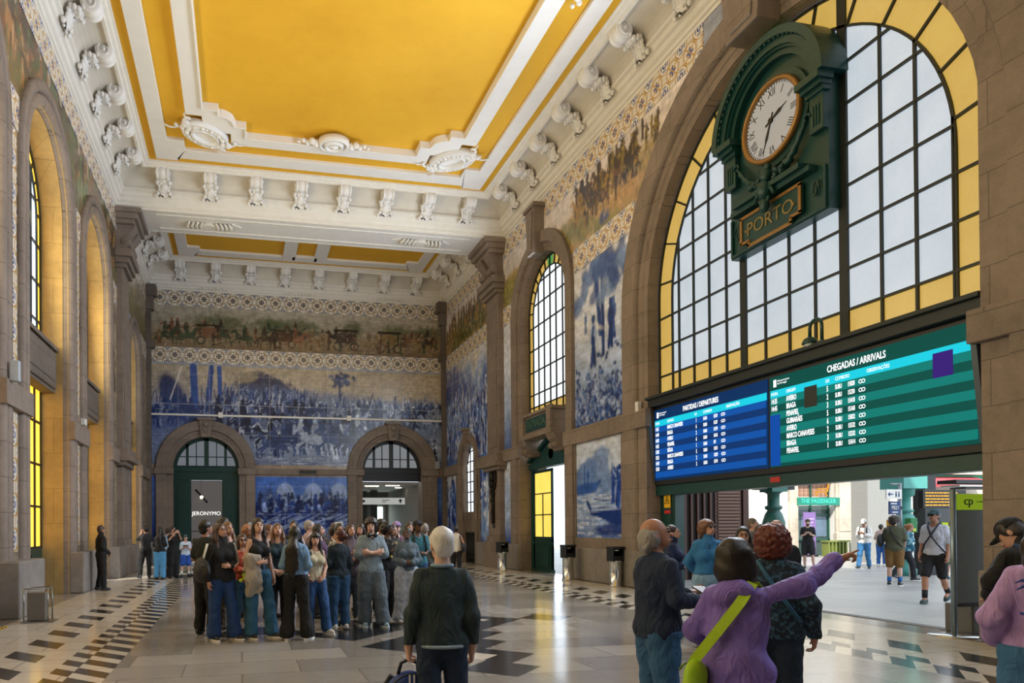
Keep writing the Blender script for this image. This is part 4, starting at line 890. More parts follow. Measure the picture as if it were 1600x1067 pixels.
coffer(XL, XR, -1.85, 25.05, None)
plate('ceiling', XL, XR, -1.85, 25.05, ZC, YE)
XA = XM
# outer white band with notched corners, and the inner bar with stepped corners (paths in u,v from the field corner, mirrored four ways)
def ring_band(name, outer, inner, z0, z1, mat, cxc, cyc, hx, hy, prof=None):
    """outer/inner: quarter outlines [(x, y)] as distances inward from a corner (-hx,-hy) going from the x side to the y side."""
    def full(q):
        P = []
        for sx, sy, rev in ((-1, -1, False), (1, -1, True), (1, 1, False), (-1, 1, True)):
            pts = [(cxc + sx * (hx - u), cyc + sy * (hy - v)) for u, v in q]
            P += pts[::-1] if rev else pts
        return P
    O, I = full(outer), full(inner); m = MB(); n = len(O)
    V = [(x, y, z1) for x, y in O] + [(x, y, z0) for x, y in O] + [(x, y, z0) for x, y in I] + [(x, y, z1) for x, y in I]
    Fc = []
    for k in range(3):
        for i in range(n): j = (i + 1) % n; Fc.append((k * n + i, k * n + j, (k + 1) * n + j, (k + 1) * n + i))
    m.add(V, Fc); return struct(m, name, mat, bevel=.02)
cyc = (25.05 - 1.85) / 2 + 0.0; hx, hy = (XR - XL) / 2, (25.05 + 1.85) / 2
# white outer band: inset 1.51 .. 1.95 with an offset step near the corner
o = [(1.51, 3.4), (1.51, 1.51), (2.5, 1.51), (2.5, 1.27), (3.4, 1.27)]; i = [(1.95, 3.4), (1.95, 2.75), (2.5, 2.75), (2.5, 2.2), (3.4, 2.2)]
ring_band('trim_4', [(1.51, 3.4), (1.51, 1.51), (2.2, 1.51), (2.2, 1.66), (3.4, 1.66)], [(1.95, 3.4), (1.95, 2.75), (2.45, 2.75), (2.45, 2.22), (3.4, 2.22)], ZC - .10, ZC, PW, XM, cyc, hx, hy)
def arcq(): return [(.43 + .45 * (1 - math.cos(t)) , 1.05 - .5 * math.sin(t)) for t in [PI / 2 * k / 6 for k in range(7)]]
q0 = [(0, 2.2), (0, 1.3), (.43, 1.3), (.43, 1.05)] + [(.43 + .47 * k / 6, 1.05 - .5 * (1 - math.sqrt(max(0, 1 - (k / 6) ** 2))) ) for k in range(1, 7)] + [(1.2, .55), (1.2, 0), (2.2, 0)]
# the inner bar follows the stepped path, 0.45 wide on the outside
bx, by = 3.05, 3.4   # insets of the inner yellow edge
inn = [(bx + u, by + v) for u, v in q0]
out = [(bx - .45, by + 2.2), (bx - .45, by + .9), (bx - .0, by + .9), (bx + .0, by + .62), (bx + .1, by + .5), (bx + .16, by + .44), (bx + .22, by + .36), (bx + .3, by + .3), (bx + .38, by + .22), (bx + .5, by + .16), (bx + .8, by + .1), (bx + .8, by - .5), (bx + 2.2, by - .5)]
out = out[:len(inn)] if len(out) > len(inn) else out
while len(out) < len(inn): out.insert(6, out[6])
ring_band('trim_4', out, inn, ZC - .16, ZC, PW, XM, cyc, hx, hy)
th = [(u + .05, v + .05) for u, v in inn]
ring_band('trim_4', inn, th, ZC - .22, ZC, PW, XM, cyc, hx, hy)
# cross beam at 25.05..26.75 and rear bay
def beam(y0, y1):
    struct(MB().box(XL, XR, y0, y1, 12.36, 13.6), 'ceiling_beam', PW)
    m = MB(); m.box(XL + 1.3, XR - 1.3, y0 + .3, y0 + .34, 12.33, 12.36); m.box(XL + 1.3, XR - 1.3, y1 - .34, y1 - .3, 12.33, 12.36); struct(m, 'trim_4', PL_)
beam(25.03, 26.77); beam(-3.6, -1.85)
coffer(XL, XR, 26.75, YB, None); plate('ceiling', XL, XR, 26.75, YB, ZC, YE); plate('ceiling', XL, XR, YF, -3.6, ZC, YE)
plate('roof_slab', XL - 1.2, XR + 1.2, YF - .8, YB + .9, 16.9, M['granite_x'])
cy2 = (26.75 + YB) / 2
ring_band('trim_4', [(1.51, 2.6), (1.51, 1.51), (2.2, 1.51), (2.2, 1.66), (2.9, 1.66)], [(1.95, 2.6), (1.95, 2.5), (2.45, 2.5), (2.45, 2.15), (2.9, 2.15)], ZC - .1, ZC, PW, XM, cy2, hx, (YB - 26.75) / 2)
struct(MB().box(XM - 1.0, XM - .45, 29.0, 31.3, ZC - .12, ZC).box(XM + .35, XM + .9, 29.0, 31.3, ZC - .12, ZC).box(XM - .6, XM + .5, 30.9, 31.3, ZC - .12, ZC), 'trim_4', PW, bevel=.02)

# scroll brackets of the coves (volute + acanthus leaf): local frame, +y into the room, origin at the wall line, base z = 12.93
def make_bracket():
    e = empty('scroll_bracket', (0, 0, 0)); m = MB()
    prof = [(.01, -.15), (.19, -.155), (.2, -.145), (.2, -.12), (.165, -.1), (.165, -.09), (.195, -.05), (.205, 0), (.195, .05), (.165, .09), (.165, .1), (.2, .12), (.2, .145), (.19, .155), (.01, .15)]
    m.lathe(prof, (0, .82, .27), 22, axis='x')
    for sg in (-1, 1):
        m.tube([(sg * .165, .82 + (.165 - .0022 * k * 3) * math.cos(k * .5 + 1), .27 + (.165 - .0022 * k * 3) * math.sin(k * .5 + 1)) for k in range(21)], [.022 - .0006 * k for k in range(21)], 6); m.sphere((sg * .175, .82, .27), .035, 8, 6)
    m.build('volute', PW, e)
    m = MB(); path = [(.74, .2), (.66, .12), (.58, .14), (.5, .16), (.45, .1), (.43, .0), (.42, -.1), (.37, -.16)]; wd = [.13, .15, .17, .15, .12, .11, .15, .2]
    m.loft([[(-w_, y - .02, z - .0), (-w_ * .6, y - .09, z - .06), (0, y - .05, z - .07), (w_ * .6, y - .09, z - .06), (w_, y - .02, z), (0, y + .03, z + .12)] for (y, z), w_ in zip(path, wd)], 0, True, True, True)
    rr = random.Random(5)
    for (y, z), w_ in zip(path, wd):
        for sg in (-1, 1): m.sphere((sg * (w_ + .01), y - .05, z - .03), .05, 7, 5, sz=1.3); m.sphere((sg * w_ * .45, y - .07, z - .05), .035, 6, 4)
    m.sphere((0, .62, .13), .06, 8, 6); m.sphere((0, .45, .1), .05, 8, 6); m.build('leaf', PW, e)
    for ch in e.children: ch.scale = (1.2, 1.08, 1.15)
    return e
br0 = make_bracket(); n_br = [0]
def put_bracket(loc, rz, label, group):
    o = br0 if n_br[0] == 0 else copy_tree(br0); n_br[0] += 1
    o.location = loc; o.rotation_euler = (0, 0, rz); o['label'] = label; o['category'] = 'bracket'; o['group'] = group
for k in range(8): put_bracket((-2.47 + 1.51 * k, 25.05, 12.93), PI, 'white plaster scroll bracket in the row along the near cross beam', 'scroll brackets on the cross beam')
for k in range(8): put_bracket((-2.6 + 1.54 * k, YB, 12.93), PI, 'white plaster scroll bracket in the row above the back wall tiles', 'scroll brackets above the back wall')
for k in range(9): put_bracket((XR, 23.2 - 1.6 * k, 12.93), PI / 2, 'white plaster scroll bracket in the long right hand ceiling cove', 'scroll brackets in the right cove')
for k in range(7): put_bracket((XL, 23.2 - 1.6 * k, 12.93), -PI / 2, 'grey shaded plaster scroll bracket in the long left ceiling cove', 'scroll brackets in the left cove')
for k in range(3): put_bracket((XR, 28.4 + 1.5 * k, 12.93), PI / 2, 'white plaster scroll bracket high above the corner, right side of the rear bay', 'rear bay right brackets')
for k in range(3): put_bracket((XL, 28.4 + 1.5 * k, 12.93), -PI / 2, 'shaded plaster scroll bracket in the left side of the rear bay', 'rear bay left brackets')

# stucco medallions
def medallion(name, x, y, z, a, b, ang, label, kind=0):
    e = empty(name, (x, y, z), ang, label=label, cat='ceiling ornament'); m = MB()
    ring = lambda ra, rb, w_, h: m.loft([[((ra + d) * math.cos(t), (rb + d) * math.sin(t), -q) for d, q in ((-w_, 0), (-w_ * .6, h), (w_ * .6, h), (w_, 0))] for t in [2 * PI * k / 40 for k in range(41)]], 0, True, False, True)
    m.loft([[(s_ * a * math.cos(t), s_ * b * math.sin(t), -h) for t in [2 * PI * k / 40 for k in range(40)]] for s_, h in ((1.0, .0), (1.0, .1), (.9, .14), (.6, .12), (.05, .1))], 0, True, True, True)
    ring(a * .6, b * .6, .05, .24); ring(a, b, .06, .2)
    if kind == 1: m.loft([[(s_ * a * math.cos(t), s_ * b * math.sin(t), -h) for t in [2 * PI * k / 30 for k in range(30)]] for s_, h in ((.35, .12), (.32, .22), (.15, .24), (.02, .28))], 0, True, True, True)
    m.build('shield', PW, e); m = MB(); rr = random.Random(int(x * 10))
    if kind == 0:
        for k in range(26):
            t = 2 * PI * k / 26; m.sphere((a * .82 * math.cos(t), b * .82 * math.sin(t), -.17), .06 + .025 * (k % 2), 7, 5)
        for sg in (-1, 1):
            for k in range(10): m.sphere((sg * a * rr.uniform(.85, 1.15), rr.uniform(-.35, .35) * b, -.14), rr.uniform(.05, .1), 7, 5)
            for q in (-1, 1): m.tube([(sg * (a + .05 + .22 * t / 8 + .1 * math.sin(t)), q * (.15 + .3 * t / 8) + .08 * math.cos(t), -.12) for t in range(9)], [.05 - .004 * t for t in range(9)], 6)
    else:
        for sg in (-1, 1):
            for k in range(5): m.sphere((sg * (a + .12 + .13 * k), .05 * (-1) ** k, -.1), .12 - .016 * k, 8, 6)
    m.build('stucco_relief', PW, e); return e
for sx in (-1, 1):
    for sy in (1,):
        x = XM + sx * 3.82; y = cyc + sy * 10.05
        medallion('corner_medallion', x, y, ZC - .08, .72, .46, sx * sy * -.72 + PI / 2 * 0, 'oval white stucco medallion with wreath in the %s corner of the yellow ceiling' % (('far' if sy > 0 else 'near') + (' right' if sx > 0 else ' left')))
medallion('round_boss', XM, 21.75 - .4 + .05, ZC - .1, .42, .36, 0, 'small round white stucco boss in the middle of the far ceiling bar', 1)
medallion('round_boss', XR - 2.35, 13.7, ZC - .1, .3, .36, PI / 2, 'round white stucco boss on the long right ceiling bar, cut by the top edge', 1)
def rosette(x, y, z, label):
    e = empty('beam_rosette', (x, y, z), label=label, cat='ceiling ornament'); m = MB()
    for sg in (-1, 1):
        for k in range(4): m.tube([(sg * (.22 + .15 * k + .08 * math.sin(t)), -.26 + .52 * t / PI * 1.0, -.05 - .04 * math.sin(t)) for t in [PI * q / 8 for q in range(9)]], [.035 + .03 * math.sin(PI * q / 8) for q in range(9)], 6)
        m.prism([(sg * .78, -.26), (sg * 1.12, 0), (sg * .78, .26)], -.03, 0, T=lambda a, b, n: (a, b, n))
    m.loft([[(r_ * math.cos(t) * 1.3, r_ * math.sin(t), -h) for t in [2 * PI * k / 24 for k in range(24)]] for r_, h in ((.2, 0), (.2, .08), (.16, .11), (.1, .06), (.02, .1))], 0, True, True, True)
    m.build('relief', PL_, e)
for x in (-1.05, 6.7): rosette(x, 25.9, 12.36, 'white relief rosette under the %s end of the cross beam' % ('left' if x < 0 else 'right'))
for x in (-1.2, XM, 7.0):
    m = MB()
    for k in range(9): m.sphere((x - .6 + .15 * k, YB - .09, 12.42 + .03 * (k % 2)), .06, 7, 5)
    m.build('stucco_garland', PL_, label='short stucco garland above the back wall tiles, %s one' % {-1.2: 'left', XM: 'middle', 7.0: 'right'}[x], cat='ceiling ornament')

# ------------------------------------------------------------------ floor
def floor_mat():
    n = NT('polished stone floor'); x, y, z = n.xyz()
    X = (x - XM).abs() + XM; P_ = X + y; Q = y - x; P0 = x + y
    # orthogonal slabs
    u = x / 1.25; v = y / .7; row = v.floor(); uu = u + row.mod(2) * .5; cell = n.wnoise(n.vec(uu.floor(), row, 2))
    j = ((uu.fract() - .5).abs() > .492).max((v.fract() - .5).abs() > .485)
    mar = n.noise(2.2, 6, rough=.65, dist=.6); mar2 = n.noise(14, 4)
    c = n.ramp(cell * .6 + mar * .5 - .12, [(0, srgb('#736f6b')), (.4, srgb('#8a857f')), (.75, srgb('#a09a92')), (1, srgb('#bab4ac'))])
    white = n.mix(mar, srgb('#b5aea2'), srgb('#d2cbbf')); black = n.mix(mar2, srgb('#101215'), srgb('#2b2c2f'))
    # border: V = sheared coordinate, mirrored on both sides; inner distance from the axis
    D = X - XM; V = y + ((x - XM) > 0) * 0 - D   # shear 45 degrees
    V = y - D
    # for the left side the stripes lean the other way: same formula because D is the distance from the axis
    zone_r = rng(D, 5.18, 5.66); c = n.mix(rng(D, 5.18, 6.6), c, white); blk = zone_r * (((V + .12) / .97).fract() < .47)
    c = n.mix(rng(D, 4.86, 5.18), c, white)
    zc_ = rng(D, 4.22, 4.86); c = n.mix(zc_, c, white)
    ck = rng(D, 4.22, 4.62) * (((V + .1) / .53).fract() < .55); ck2 = rng(D, 4.62, 4.86) * (((V + .32) / .53).fract() < .55)
    blk = blk.max(ck).max(ck2)
    # centre motif in rotated coordinates
    rects = [(13.6, 15.8, 6.6, 7.7), (12.6, 13.6, 6.1, 8.0), (11.6, 12.6, 5.55, 7.6), (10.6, 11.6, 4.6, 7.6), (9.66, 10.6, 4.1, 5.05), (15.85, 16.85, 5.72, 6.7), (11.1, 11.6, 8.1, 11.2), (11.6, 12.6, 8.1, 9.2), (12.6, 13.6, 8.1, 10.2), (10.1, 11.1, 10.2, 11.2)]
    cb = None
    for p0, p1, q0_, q1 in rects:
        r_ = rng(P0, p0, p1) * rng(Q, q0_, q1); cb = r_ if cb is None else cb.max(r_)
    wh = rng(P0, 10.6, 11.15) * rng(Q, 5.1, 5.6); wh = wh.max(rng(P0, 15.0, 15.3) * rng(Q, 7.2, 7.5))
    c = n.mix(wh, c, white); blk = blk.max(cb * (1 - wh)); c = n.mix(blk, c, black)
    st = n.noise(.6, 5, rough=.7)
    c = n.mix(j * (1 - blk) * .55, c, srgb('#5d564d'))
    n.set(color=c, rough=mar2 * .15 + .08 + (st - .5) * .22, spec=.65); n.bump(j * -1 + st * .3, .12, .003); return n.m
struct(MB().box(XL - 1.6, XR + .35, YF, YB + 9.5, -.3, 0), 'floor', floor_mat())
def out_floor():
    n = NT('platform paving'); x, y, z = n.xyz(); u = x / 1.6; v = y / .8; row = v.floor(); uu = u + row.mod(2) * .4; cell = n.wnoise(n.vec(uu.floor(), row, 2)); j = ((uu.fract() - .5).abs() > .493).max((v.fract() - .5).abs() > .488)
    s = n.noise(1.2, 6); c = n.ramp(s * .6 + cell * .4, [(0, srgb('#7d7b79')), (1, srgb('#a5a2a0'))]); c = n.mix(j * .6, c, srgb('#5b5957')); n.set(color=c, rough=.42); return n.m
struct(MB().box(XR + .35, 60, -12, 50, -.3, 0), 'floor', out_floor())
struct(MB().box(XR + .32, XR + .5, 7.6, 15.6, 0, .008), 'trim_5', plain('#4b4742', .6))

# ------------------------------------------------------------------ things fixed to or standing by the walls
def bin_(loc, rz, label):
    e = empty('litter_bin', loc, rz, label=label, cat='bin')
    MB().lathe([(.17, 0), (.175, .02), (.17, .04), (.155, .05), (.155, .62), (.17, .64), (.17, .66)], (0, 0, 0), 20).build('steel_body', M['chrome'], e)
    MB().box(-.17, .17, -.14, .14, .64, .66).box(-.17, -.14, -.14, .14, .66, .98).box(.14, .17, -.14, .14, .66, .98).box(-.17, .17, .1, .14, .66, .98).box(-.18, .18, -.16, .15, .96, 1.02).box(-.17, .17, -.14, -.11, .66, .78).build('black_hood', M['black'], e, bevel=.012)
    MB().lathe([(.1, 0), (.12, .02), (.11, .06)], (0, 0, .9), 12).build('ash_bowl', M['chrome'], e); return e
bin_((8.95, 23.5, 0), .3, 'steel litter bin with black hood below the bronze relief pilaster'); bin_((9.2, 18.9, 0), .2, 'steel litter bin just right of the green door with yellow panes'); bin_((9.4, 16.6, 0), .1, 'steel litter bin under the boat tile panel, beside the passage pier')
b = empty('bronze_relief', (XR - .21, 25.9, 2.7), label='dark bronze portrait relief with hanging palm on the right pilaster', cat='relief')
m = MB(); m.loft([[(-.02 - h, .34 * s_ * math.cos(t), .72 + .5 * s_ * math.sin(t)) for t in [2 * PI * k / 24 for k in range(24)]] for s_, h in ((1, 0), (1, .05), (.86, .08), (.82, .04), (.05, .04))], 0, True, True, True)
m.sphere((-.08, .0, .78), .16, 12, 10, sx=.7, sz=1.25); m.sphere((-.1, 0, .5), .2, 12, 8, sx=.5, sz=.6); m.sphere((-.17, .0, .74), .03, 8, 6, sz=1.6); m.build('portrait', M['bronze'], b)
m = MB(); rr = random.Random(2)
for k in range(26): m.sphere((-.05, rr.uniform(-.16, .16) * (1 - k / 40), .2 - k * .045), rr.uniform(.04, .08), 7, 5, sz=1.5)
m.box(-.04, 0, -.1, .1, -1.0, .2); m.build('palm', M['bronze'], b); MB().box(-.03, .0, -.08, .08, -1.2, -1.05).build('plate', M['bronze'], b)
def wallbox(nm, loc, sx, sy, sz, c, label, cat='box'):
    return MB().box(-sx, sx, -sy, sy, -sz, sz, T=lambda x, y, z: (x + loc[0], y + loc[1], z + loc[2])).build(nm, plain(c, .5), label=label, cat=cat, bevel=.006)
wallbox('wall_speaker', (XL + .22, 13.55, 4.35), .07, .07, .18, '#a9b3bd', 'small grey loudspeaker standing on the left ledge near the first window', 'speaker')
wallbox('alarm_box', (XL + .2, 19.2, 4.28), .05, .13, .08, '#c9ccc9', 'small white box on the left ledge between the first two yellow windows')
wallbox('alarm_box', (XR - .12, 15.85, 4.5), .05, .07, .12, '#d6d8d8', 'small white box on the ledge just left of the train board')
wallbox('alarm_box', (XR - .1, 24.1, 4.22), .04, .07, .08, '#e6e6e6', 'tiny white square box left of the stone balcony bracket')
wallbox('alarm_box', (9.3, YB - .1, 4.55), .12, .06, .17, '#9aa0a6', 'grey box on the ledge in the far right corner beside the corridor arch')
wallbox('notice_plate', (3.05, YB - .16, 4.16), .4, .02, .08, '#201f1e', 'narrow black plate on the stone band between the two arches', 'plate')
e = empty('floor_cabinet', (-3.35, 12.95, 0), .05, label='low grey metal cabinet with a tubular frame by the left plinth', cat='cabinet')
MB().box(-.16, .12, -.12, .14, .03, .5).build('body', plain('#77736c', .5, .3), e, bevel=.01); m = MB()
for x, y in ((-.2, -.16), (.17, -.16), (.17, .18), (-.2, .18)): m.tube([(x, y, 0), (x, y, .58)], .012, 6)
m.tube([(-.2, -.16, .57), (.17, -.16, .57), (.17, .18, .57), (-.2, .18, .57)], .012, 6, closed=True); m.box(-.24, .26, -.2, .22, 0, .02); m.build('tubular_frame', plain('#8a8a86', .3, .7), e)
def tape():
    n = NT('hazard tape'); x, y, z = n.xyz(); n.set(color=n.mix((((x + y) * 7).fract() < .5), srgb('#c9a21c'), srgb('#1a1a18')), rough=.5); return n.m
m = MB(); m.box(-3.74, -3.66, 10.4, 12.4, 0, .012); m.build('hazard_tape', tape(), label='yellow and black hazard tape on the floor along the left plinth', cat='tape')

# ticket stand at the passage
e = empty('ticket_stand', (9.62, 7.95, 0), .0, label='grey upright ticket stand with lime green header and round steel pole', cat='ticket machine')
MB().lathe([(.001, 0), (.3, .0), (.3, .015), (.001, .02)], (0, 0, 0), 24).build('foot_plate', M['chrome'], e)
MB().tube([(0, 0, 0), (0, 0, 2.02)], .038, 12).build('pole', plain('#7e93a6', .3, .6), e)
MB().box(.03, .62, -.03, .03, .45, 1.74).build('panel', plain('#6a7478', .4), e, bevel=.006); MB().box(.03, .62, -.035, .035, 1.74, 1.96).build('header', emit('#93b01e', .42, 'lime header'), e)
MB().box(.03, .62, -.03, .03, .40, .45).build('lower_rail', M['black'], e)
text_obj('cp', .17, M['black'], lambda u, v, n: (.22 + u, -.036 - n, 1.86 + v), e, 'logo'); text_obj('COMBOIOS', .035, M['black'], lambda u, v, n: (.36 + u, -.036 - n, 1.85 + v), e, 'lettering', .001, 'LEFT')
m = MB(); m.tube([(.16, -.04, 1.85 + .0), (.2, -.04, 1.83), (.24, -.04, 1.86)], .008, 5)
e2 = empty('steel_cabinet', (10.15, 8.15, 0), .0, label='low grey steel cabinet behind the ticket stand against the granite pier', cat='cabinet')
MB().box(-.22, .1, -.2, .2, 0, .42).build('body', plain('#6d6c68', .35, .5), e2, bevel=.02)

# ------------------------------------------------------------------ outside: platform side buildings
FY = 30.0
STN, WHT = granite('pale limestone', '#bdb3a3', 'x', 1.4, .9, .12, .25), plain('#d9d7d3', .8, bump=.1, bs=6, key='white render')
TO = lambda s, z, n: (s, FY - n, z)
def ostr(mb, name, mat, **k): return struct(mb, name, mat, **k)
ob = empty('station_annex', (27, FY, 0), label='white rendered building with limestone pilasters, shop front and green door across the platform', cat='building')
Tn = lambda s, z, n: (s - 27, -n, z)
MB().box(15, 26.3, 0, 9, -1, 0, T=Tn).box(29, 30.2, 0, 9, -1, 0, T=Tn).box(32.3, 34.5, 0, 9, -1, 0, T=Tn).box(30.2, 32.3, 3.2, 9, -1, 0, T=Tn).box(26.3, 29, 4.2, 9, -1, 0, T=Tn).build('wall', WHT, ob)
m = MB(); m.box(26.3, 26.78, 0, 9, 0, .15, T=Tn); m.box(29.0, 30.0, 0, 9, 0, .12, T=Tn); m.box(29.15, 29.85, 1.2, 3.7, .12, .16, T=Tn); m.box(28.95, 30.5, 0, 1.15, .0, .2, T=Tn); m.box(26.3, 34.5, 4.15, 4.6, 0, .25, T=Tn); m.box(28.9, 34.5, 3.85, 3.95, 0, .16, T=Tn); m.box(34.0, 34.5, 0, 9, 0, .2, T=Tn); m.box(15, 26.3, 0, 1.1, 0, .1, T=Tn)
m.build('stone_trim', STN, ob, bevel=.02)
m = MB(); m.box(30.15, 30.5, 0, 3.25, 0, .14, T=Tn); m.box(31.8, 32.4, 0, 3.25, 0, .14, T=Tn); m.box(30.15, 32.4, 2.95, 3.25, 0, .15, T=Tn); m.box(30.05, 32.5, 3.25, 3.35, 0, .2, T=Tn); m.build('door_surround', STN, ob, bevel=.015)
MB().box(30.5, 31.8, 0, 2.95, -.5, -.45, T=Tn).build('door_glass', plain('#54736d', .15), ob)
m = MB(); [m.box(s - .06, s + .06, 0, 2.95, -.45, -.38, T=Tn) for s in (30.55, 31.15, 31.76)]; m.box(30.5, 31.8, 2.1, 2.25, -.45, -.38, T=Tn); m.box(30.5, 31.8, 0, .3, -.45, -.38, T=Tn); m.build('green_door_frame', plain('#1d5f52', .5), ob)
def roof_and_reflection(c0='#8a5a42', c1='#c08a6c'):
    n = NT('clay roof tiles and their reflection'); x, y, z = n.xyz(); a = (x * 4).fract(); b = (z * 5 + y * 3).fract(); n.set(color=n.mix(a * .6 + b * .4, srgb(c0), srgb(c1)), rough=.8); return n.m  # serves the real roof and its reflection painted on the shop glass
MB().box(26.78, 29.0, 2.95, 4.15, -.4, -.35, T=Tn).build('upper_glass_reflection', roof_and_reflection('#7a5142', '#b99680'), ob); MB().box(26.78, 29.0, 0, 2.5, -.4, -.35, T=Tn).build('shop_glass', plain('#3d4f4c', .12, var=.5, bs=8), ob)  # upper pane has a tiled roof's reflection painted into its colour
m = MB(); [m.box(s - .04, s + .04, 0, 4.15, -.35, -.28, T=Tn) for s in (26.82, 27.9, 28.95)]; m.box(26.78, 29, .75, .85, -.35, -.28, T=Tn); m.box(26.78, 29, 2.0, 2.08, -.35, -.28, T=Tn); m.build('shop_frame', plain('#1d4f45', .5), ob)
MB().box(27.35, 28.85, .95, 1.95, -.34, -.33, T=Tn).build('window_poster', plain('#5c6f84', .4, var=.5, bs=10), ob)
m = MB(); m.tube([Tn(27.9, 3.15, .0), Tn(28.6, 3.2, .0), Tn(28.75, 3.85, .0)], .05, 6).tube([Tn(28.0, 3.15, .0), Tn(27.95, 2.95, 0)], .04, 6).tube([Tn(28.5, 3.15, 0), Tn(28.6, 2.95, 0)], .04, 6).tube([Tn(28.0, 3.3, 0), Tn(28.6, 3.36, 0)], .04, 6); m.build('yellow_chair_sign', emit('#d99a3c', .7, 'orange sign'), ob)
sg = empty('shop_sign', (28.0, FY - .2, 2.7), label='green shop sign with turquoise capital letters above the shop window outside', cat='sign')
MB().box(-1.3, 1.15, 0, .12, -.19, .19).build('board', plain('#137a66', .5), sg); text_obj('THE PASSENGER', .3, emit('#5fe6cf', 1.0, 'turquoise letters'), lambda u, v, n: (-.1 + u, -.005 - n, v), sg, 'lettering', .006, sx=.92)
pb = empty('poster_board', (26.9, FY - .7, 0), label='tall violet poster panel standing outside left of the shop window', cat='poster'); MB().box(-.32, .32, -.04, .04, .1, 2.15).build('panel', plain('#7a5f99', .5), pb)
m = MB(); [m.box(-.22, .22 - .06 * (k % 3), -.05, -.04, 1.8 - k * .17, 1.85 - k * .17) for k in range(9)]; m.build('printed_lines', plain('#b8a6cc', .5), pb); MB().box(-.35, .35, -.15, .15, 0, .1).build('foot', M['black'], pb)
rs = empty('round_sign', (31.3, FY - .3, 4.0), label='round burgundy sign with white lettering high above the green door outside', cat='sign'); m = MB(); m.lathe([(.001, -.05), (.36, -.05), (.36, .05), (.001, .05)], (0, 0, 0), 24, axis='y'); m.build('disc', plain('#8a1c3c', .5), rs); text_obj('tapas', .22, M['whitepaint'], lambda u, v, n: (u, -.055 - n, v), rs) if False else MB().box(-.24, .24, -.06, -.05, -.05, .07).box(-.12, .12, -.06, -.05, -.17, -.12).build('white_bar', M['whitepaint'], rs)
MB().box(-.03, .03, .04, .3, -.03, .03).build('bracket', M['black'], rs)
# slatted brown kiosk
k = empty('slatted_kiosk', (13.1, 18.0, 0), label='dark brown kiosk with vertical slats and a louvered door behind the blue jacket woman', cat='kiosk')
m = MB(); m.box(-1.25, 1.28, 0, 2, 0, 3.6); m.build('body', plain('#1d1411', .7), k); m = MB()
SL = plain('#4b3026', .6, bump=.2, bs=20)
for q in range(7): m.box(-1.2 + q * .205, -1.14 + q * .205, -.08, 0, 0, 3.5)
m.box(1.12, 1.3, -.08, 0, 0, 3.6); m.build('slats', SL, k)
m = MB(); m.box(.22, 1.08, -.04, 0, .0, 2.6); m.build('door', SL, k); m = MB()
for q in range(17): m.box(.3, 1.0, -.08, -.03, .95 + q * .095, 1.0 + q * .095)
m.build('louvers', plain('#7a5a4a', .6), k); m = MB(); [m.box(.22 + q * .19, .32 + q * .19, -.07, 0, 2.65, 3.5) for q in range(5)]; m.build('upper_slats', plain('#6b4636', .6), k)
text_obj('C', .2, plain('#d9cf4a', .5), lambda u, v, n: (.62 + u, -.08 - n, 2.72 + v), k)
# cast iron columns
def iron_column(x, y, zc, sc, label, dark=True):
    e = empty('cast_iron_column', (x, y, 0), label=label, cat='column'); G = plain('#1f5a52', .4, bump=.15, bs=20) if dark else plain('#3f8f88', .4)
    MB().lathe([(.3 * sc, 0), (.3 * sc, .2), (.2 * sc, .3), (.2 * sc, .9), (.26 * sc, .95), (.26 * sc, 1.0), (.16 * sc, 1.1), (.2 * sc, 1.25), (.3 * sc, 1.45), (.32 * sc, 1.6), (.24 * sc, 1.8), (.17 * sc, 1.88), (.24 * sc, 1.92), (.24 * sc, 1.97), (.17 * sc, 2.0), (.17 * sc, zc), (.2 * sc, zc + .02), (.2 * sc, zc + .05)], (0, 0, 0), 20).build('shaft', G, e)
    MB().lathe([(.16 * sc, zc), (.26 * sc, zc + .05), (.3 * sc, zc + .5), (.22 * sc, zc + .55), (.22 * sc, 7)], (0, 0, 0), 20).build('capital', G, e); return e
c1 = iron_column(11.9, 14.0, 2.25, .75, 'dark green cast iron column with bulbous vase in the middle of the passage')
MB().box(-.2, .2, -.2, .2, 2.3, 3.2).build('square_block', plain('#2a6a60', .4), c1); MB().box(.26, .46, -.12, .12, 2.35, 2.62).box(-.46, -.26, -.12, .12, 2.35, 2.62).build('loudspeaker', M['black'], c1)
c2 = iron_column(19.5, 17.6, 2.35, 1.0, 'light teal cast iron column near the orange text display', False); MB().box(-.45, .4, -.4, .4, 2.6, 7).build('square_block', plain('#4f9a94', .5), c2); MB().box(-.3, .1, -.42, -.4, 3.05, 3.1).prism([(-.3, 3.0), (-.3, 3.15), (-.42, 3.075)], -.42, -.4, T=lambda s, z, n: (s, n, z)).build('white_arrow', M['whitepaint'], c2)
MB().box(20.15, 20.55, 17.5, 17.9, 0, 6).build('black_post', M['black'], label='square black post right of the teal column', cat='post')
MB().box(24.8, 25.9, 24, 24.8, 0, 7).build('grey_pillar', plain('#8b8b88', .6), label='thick grey pillar behind the toilet sign', cat='pillar')
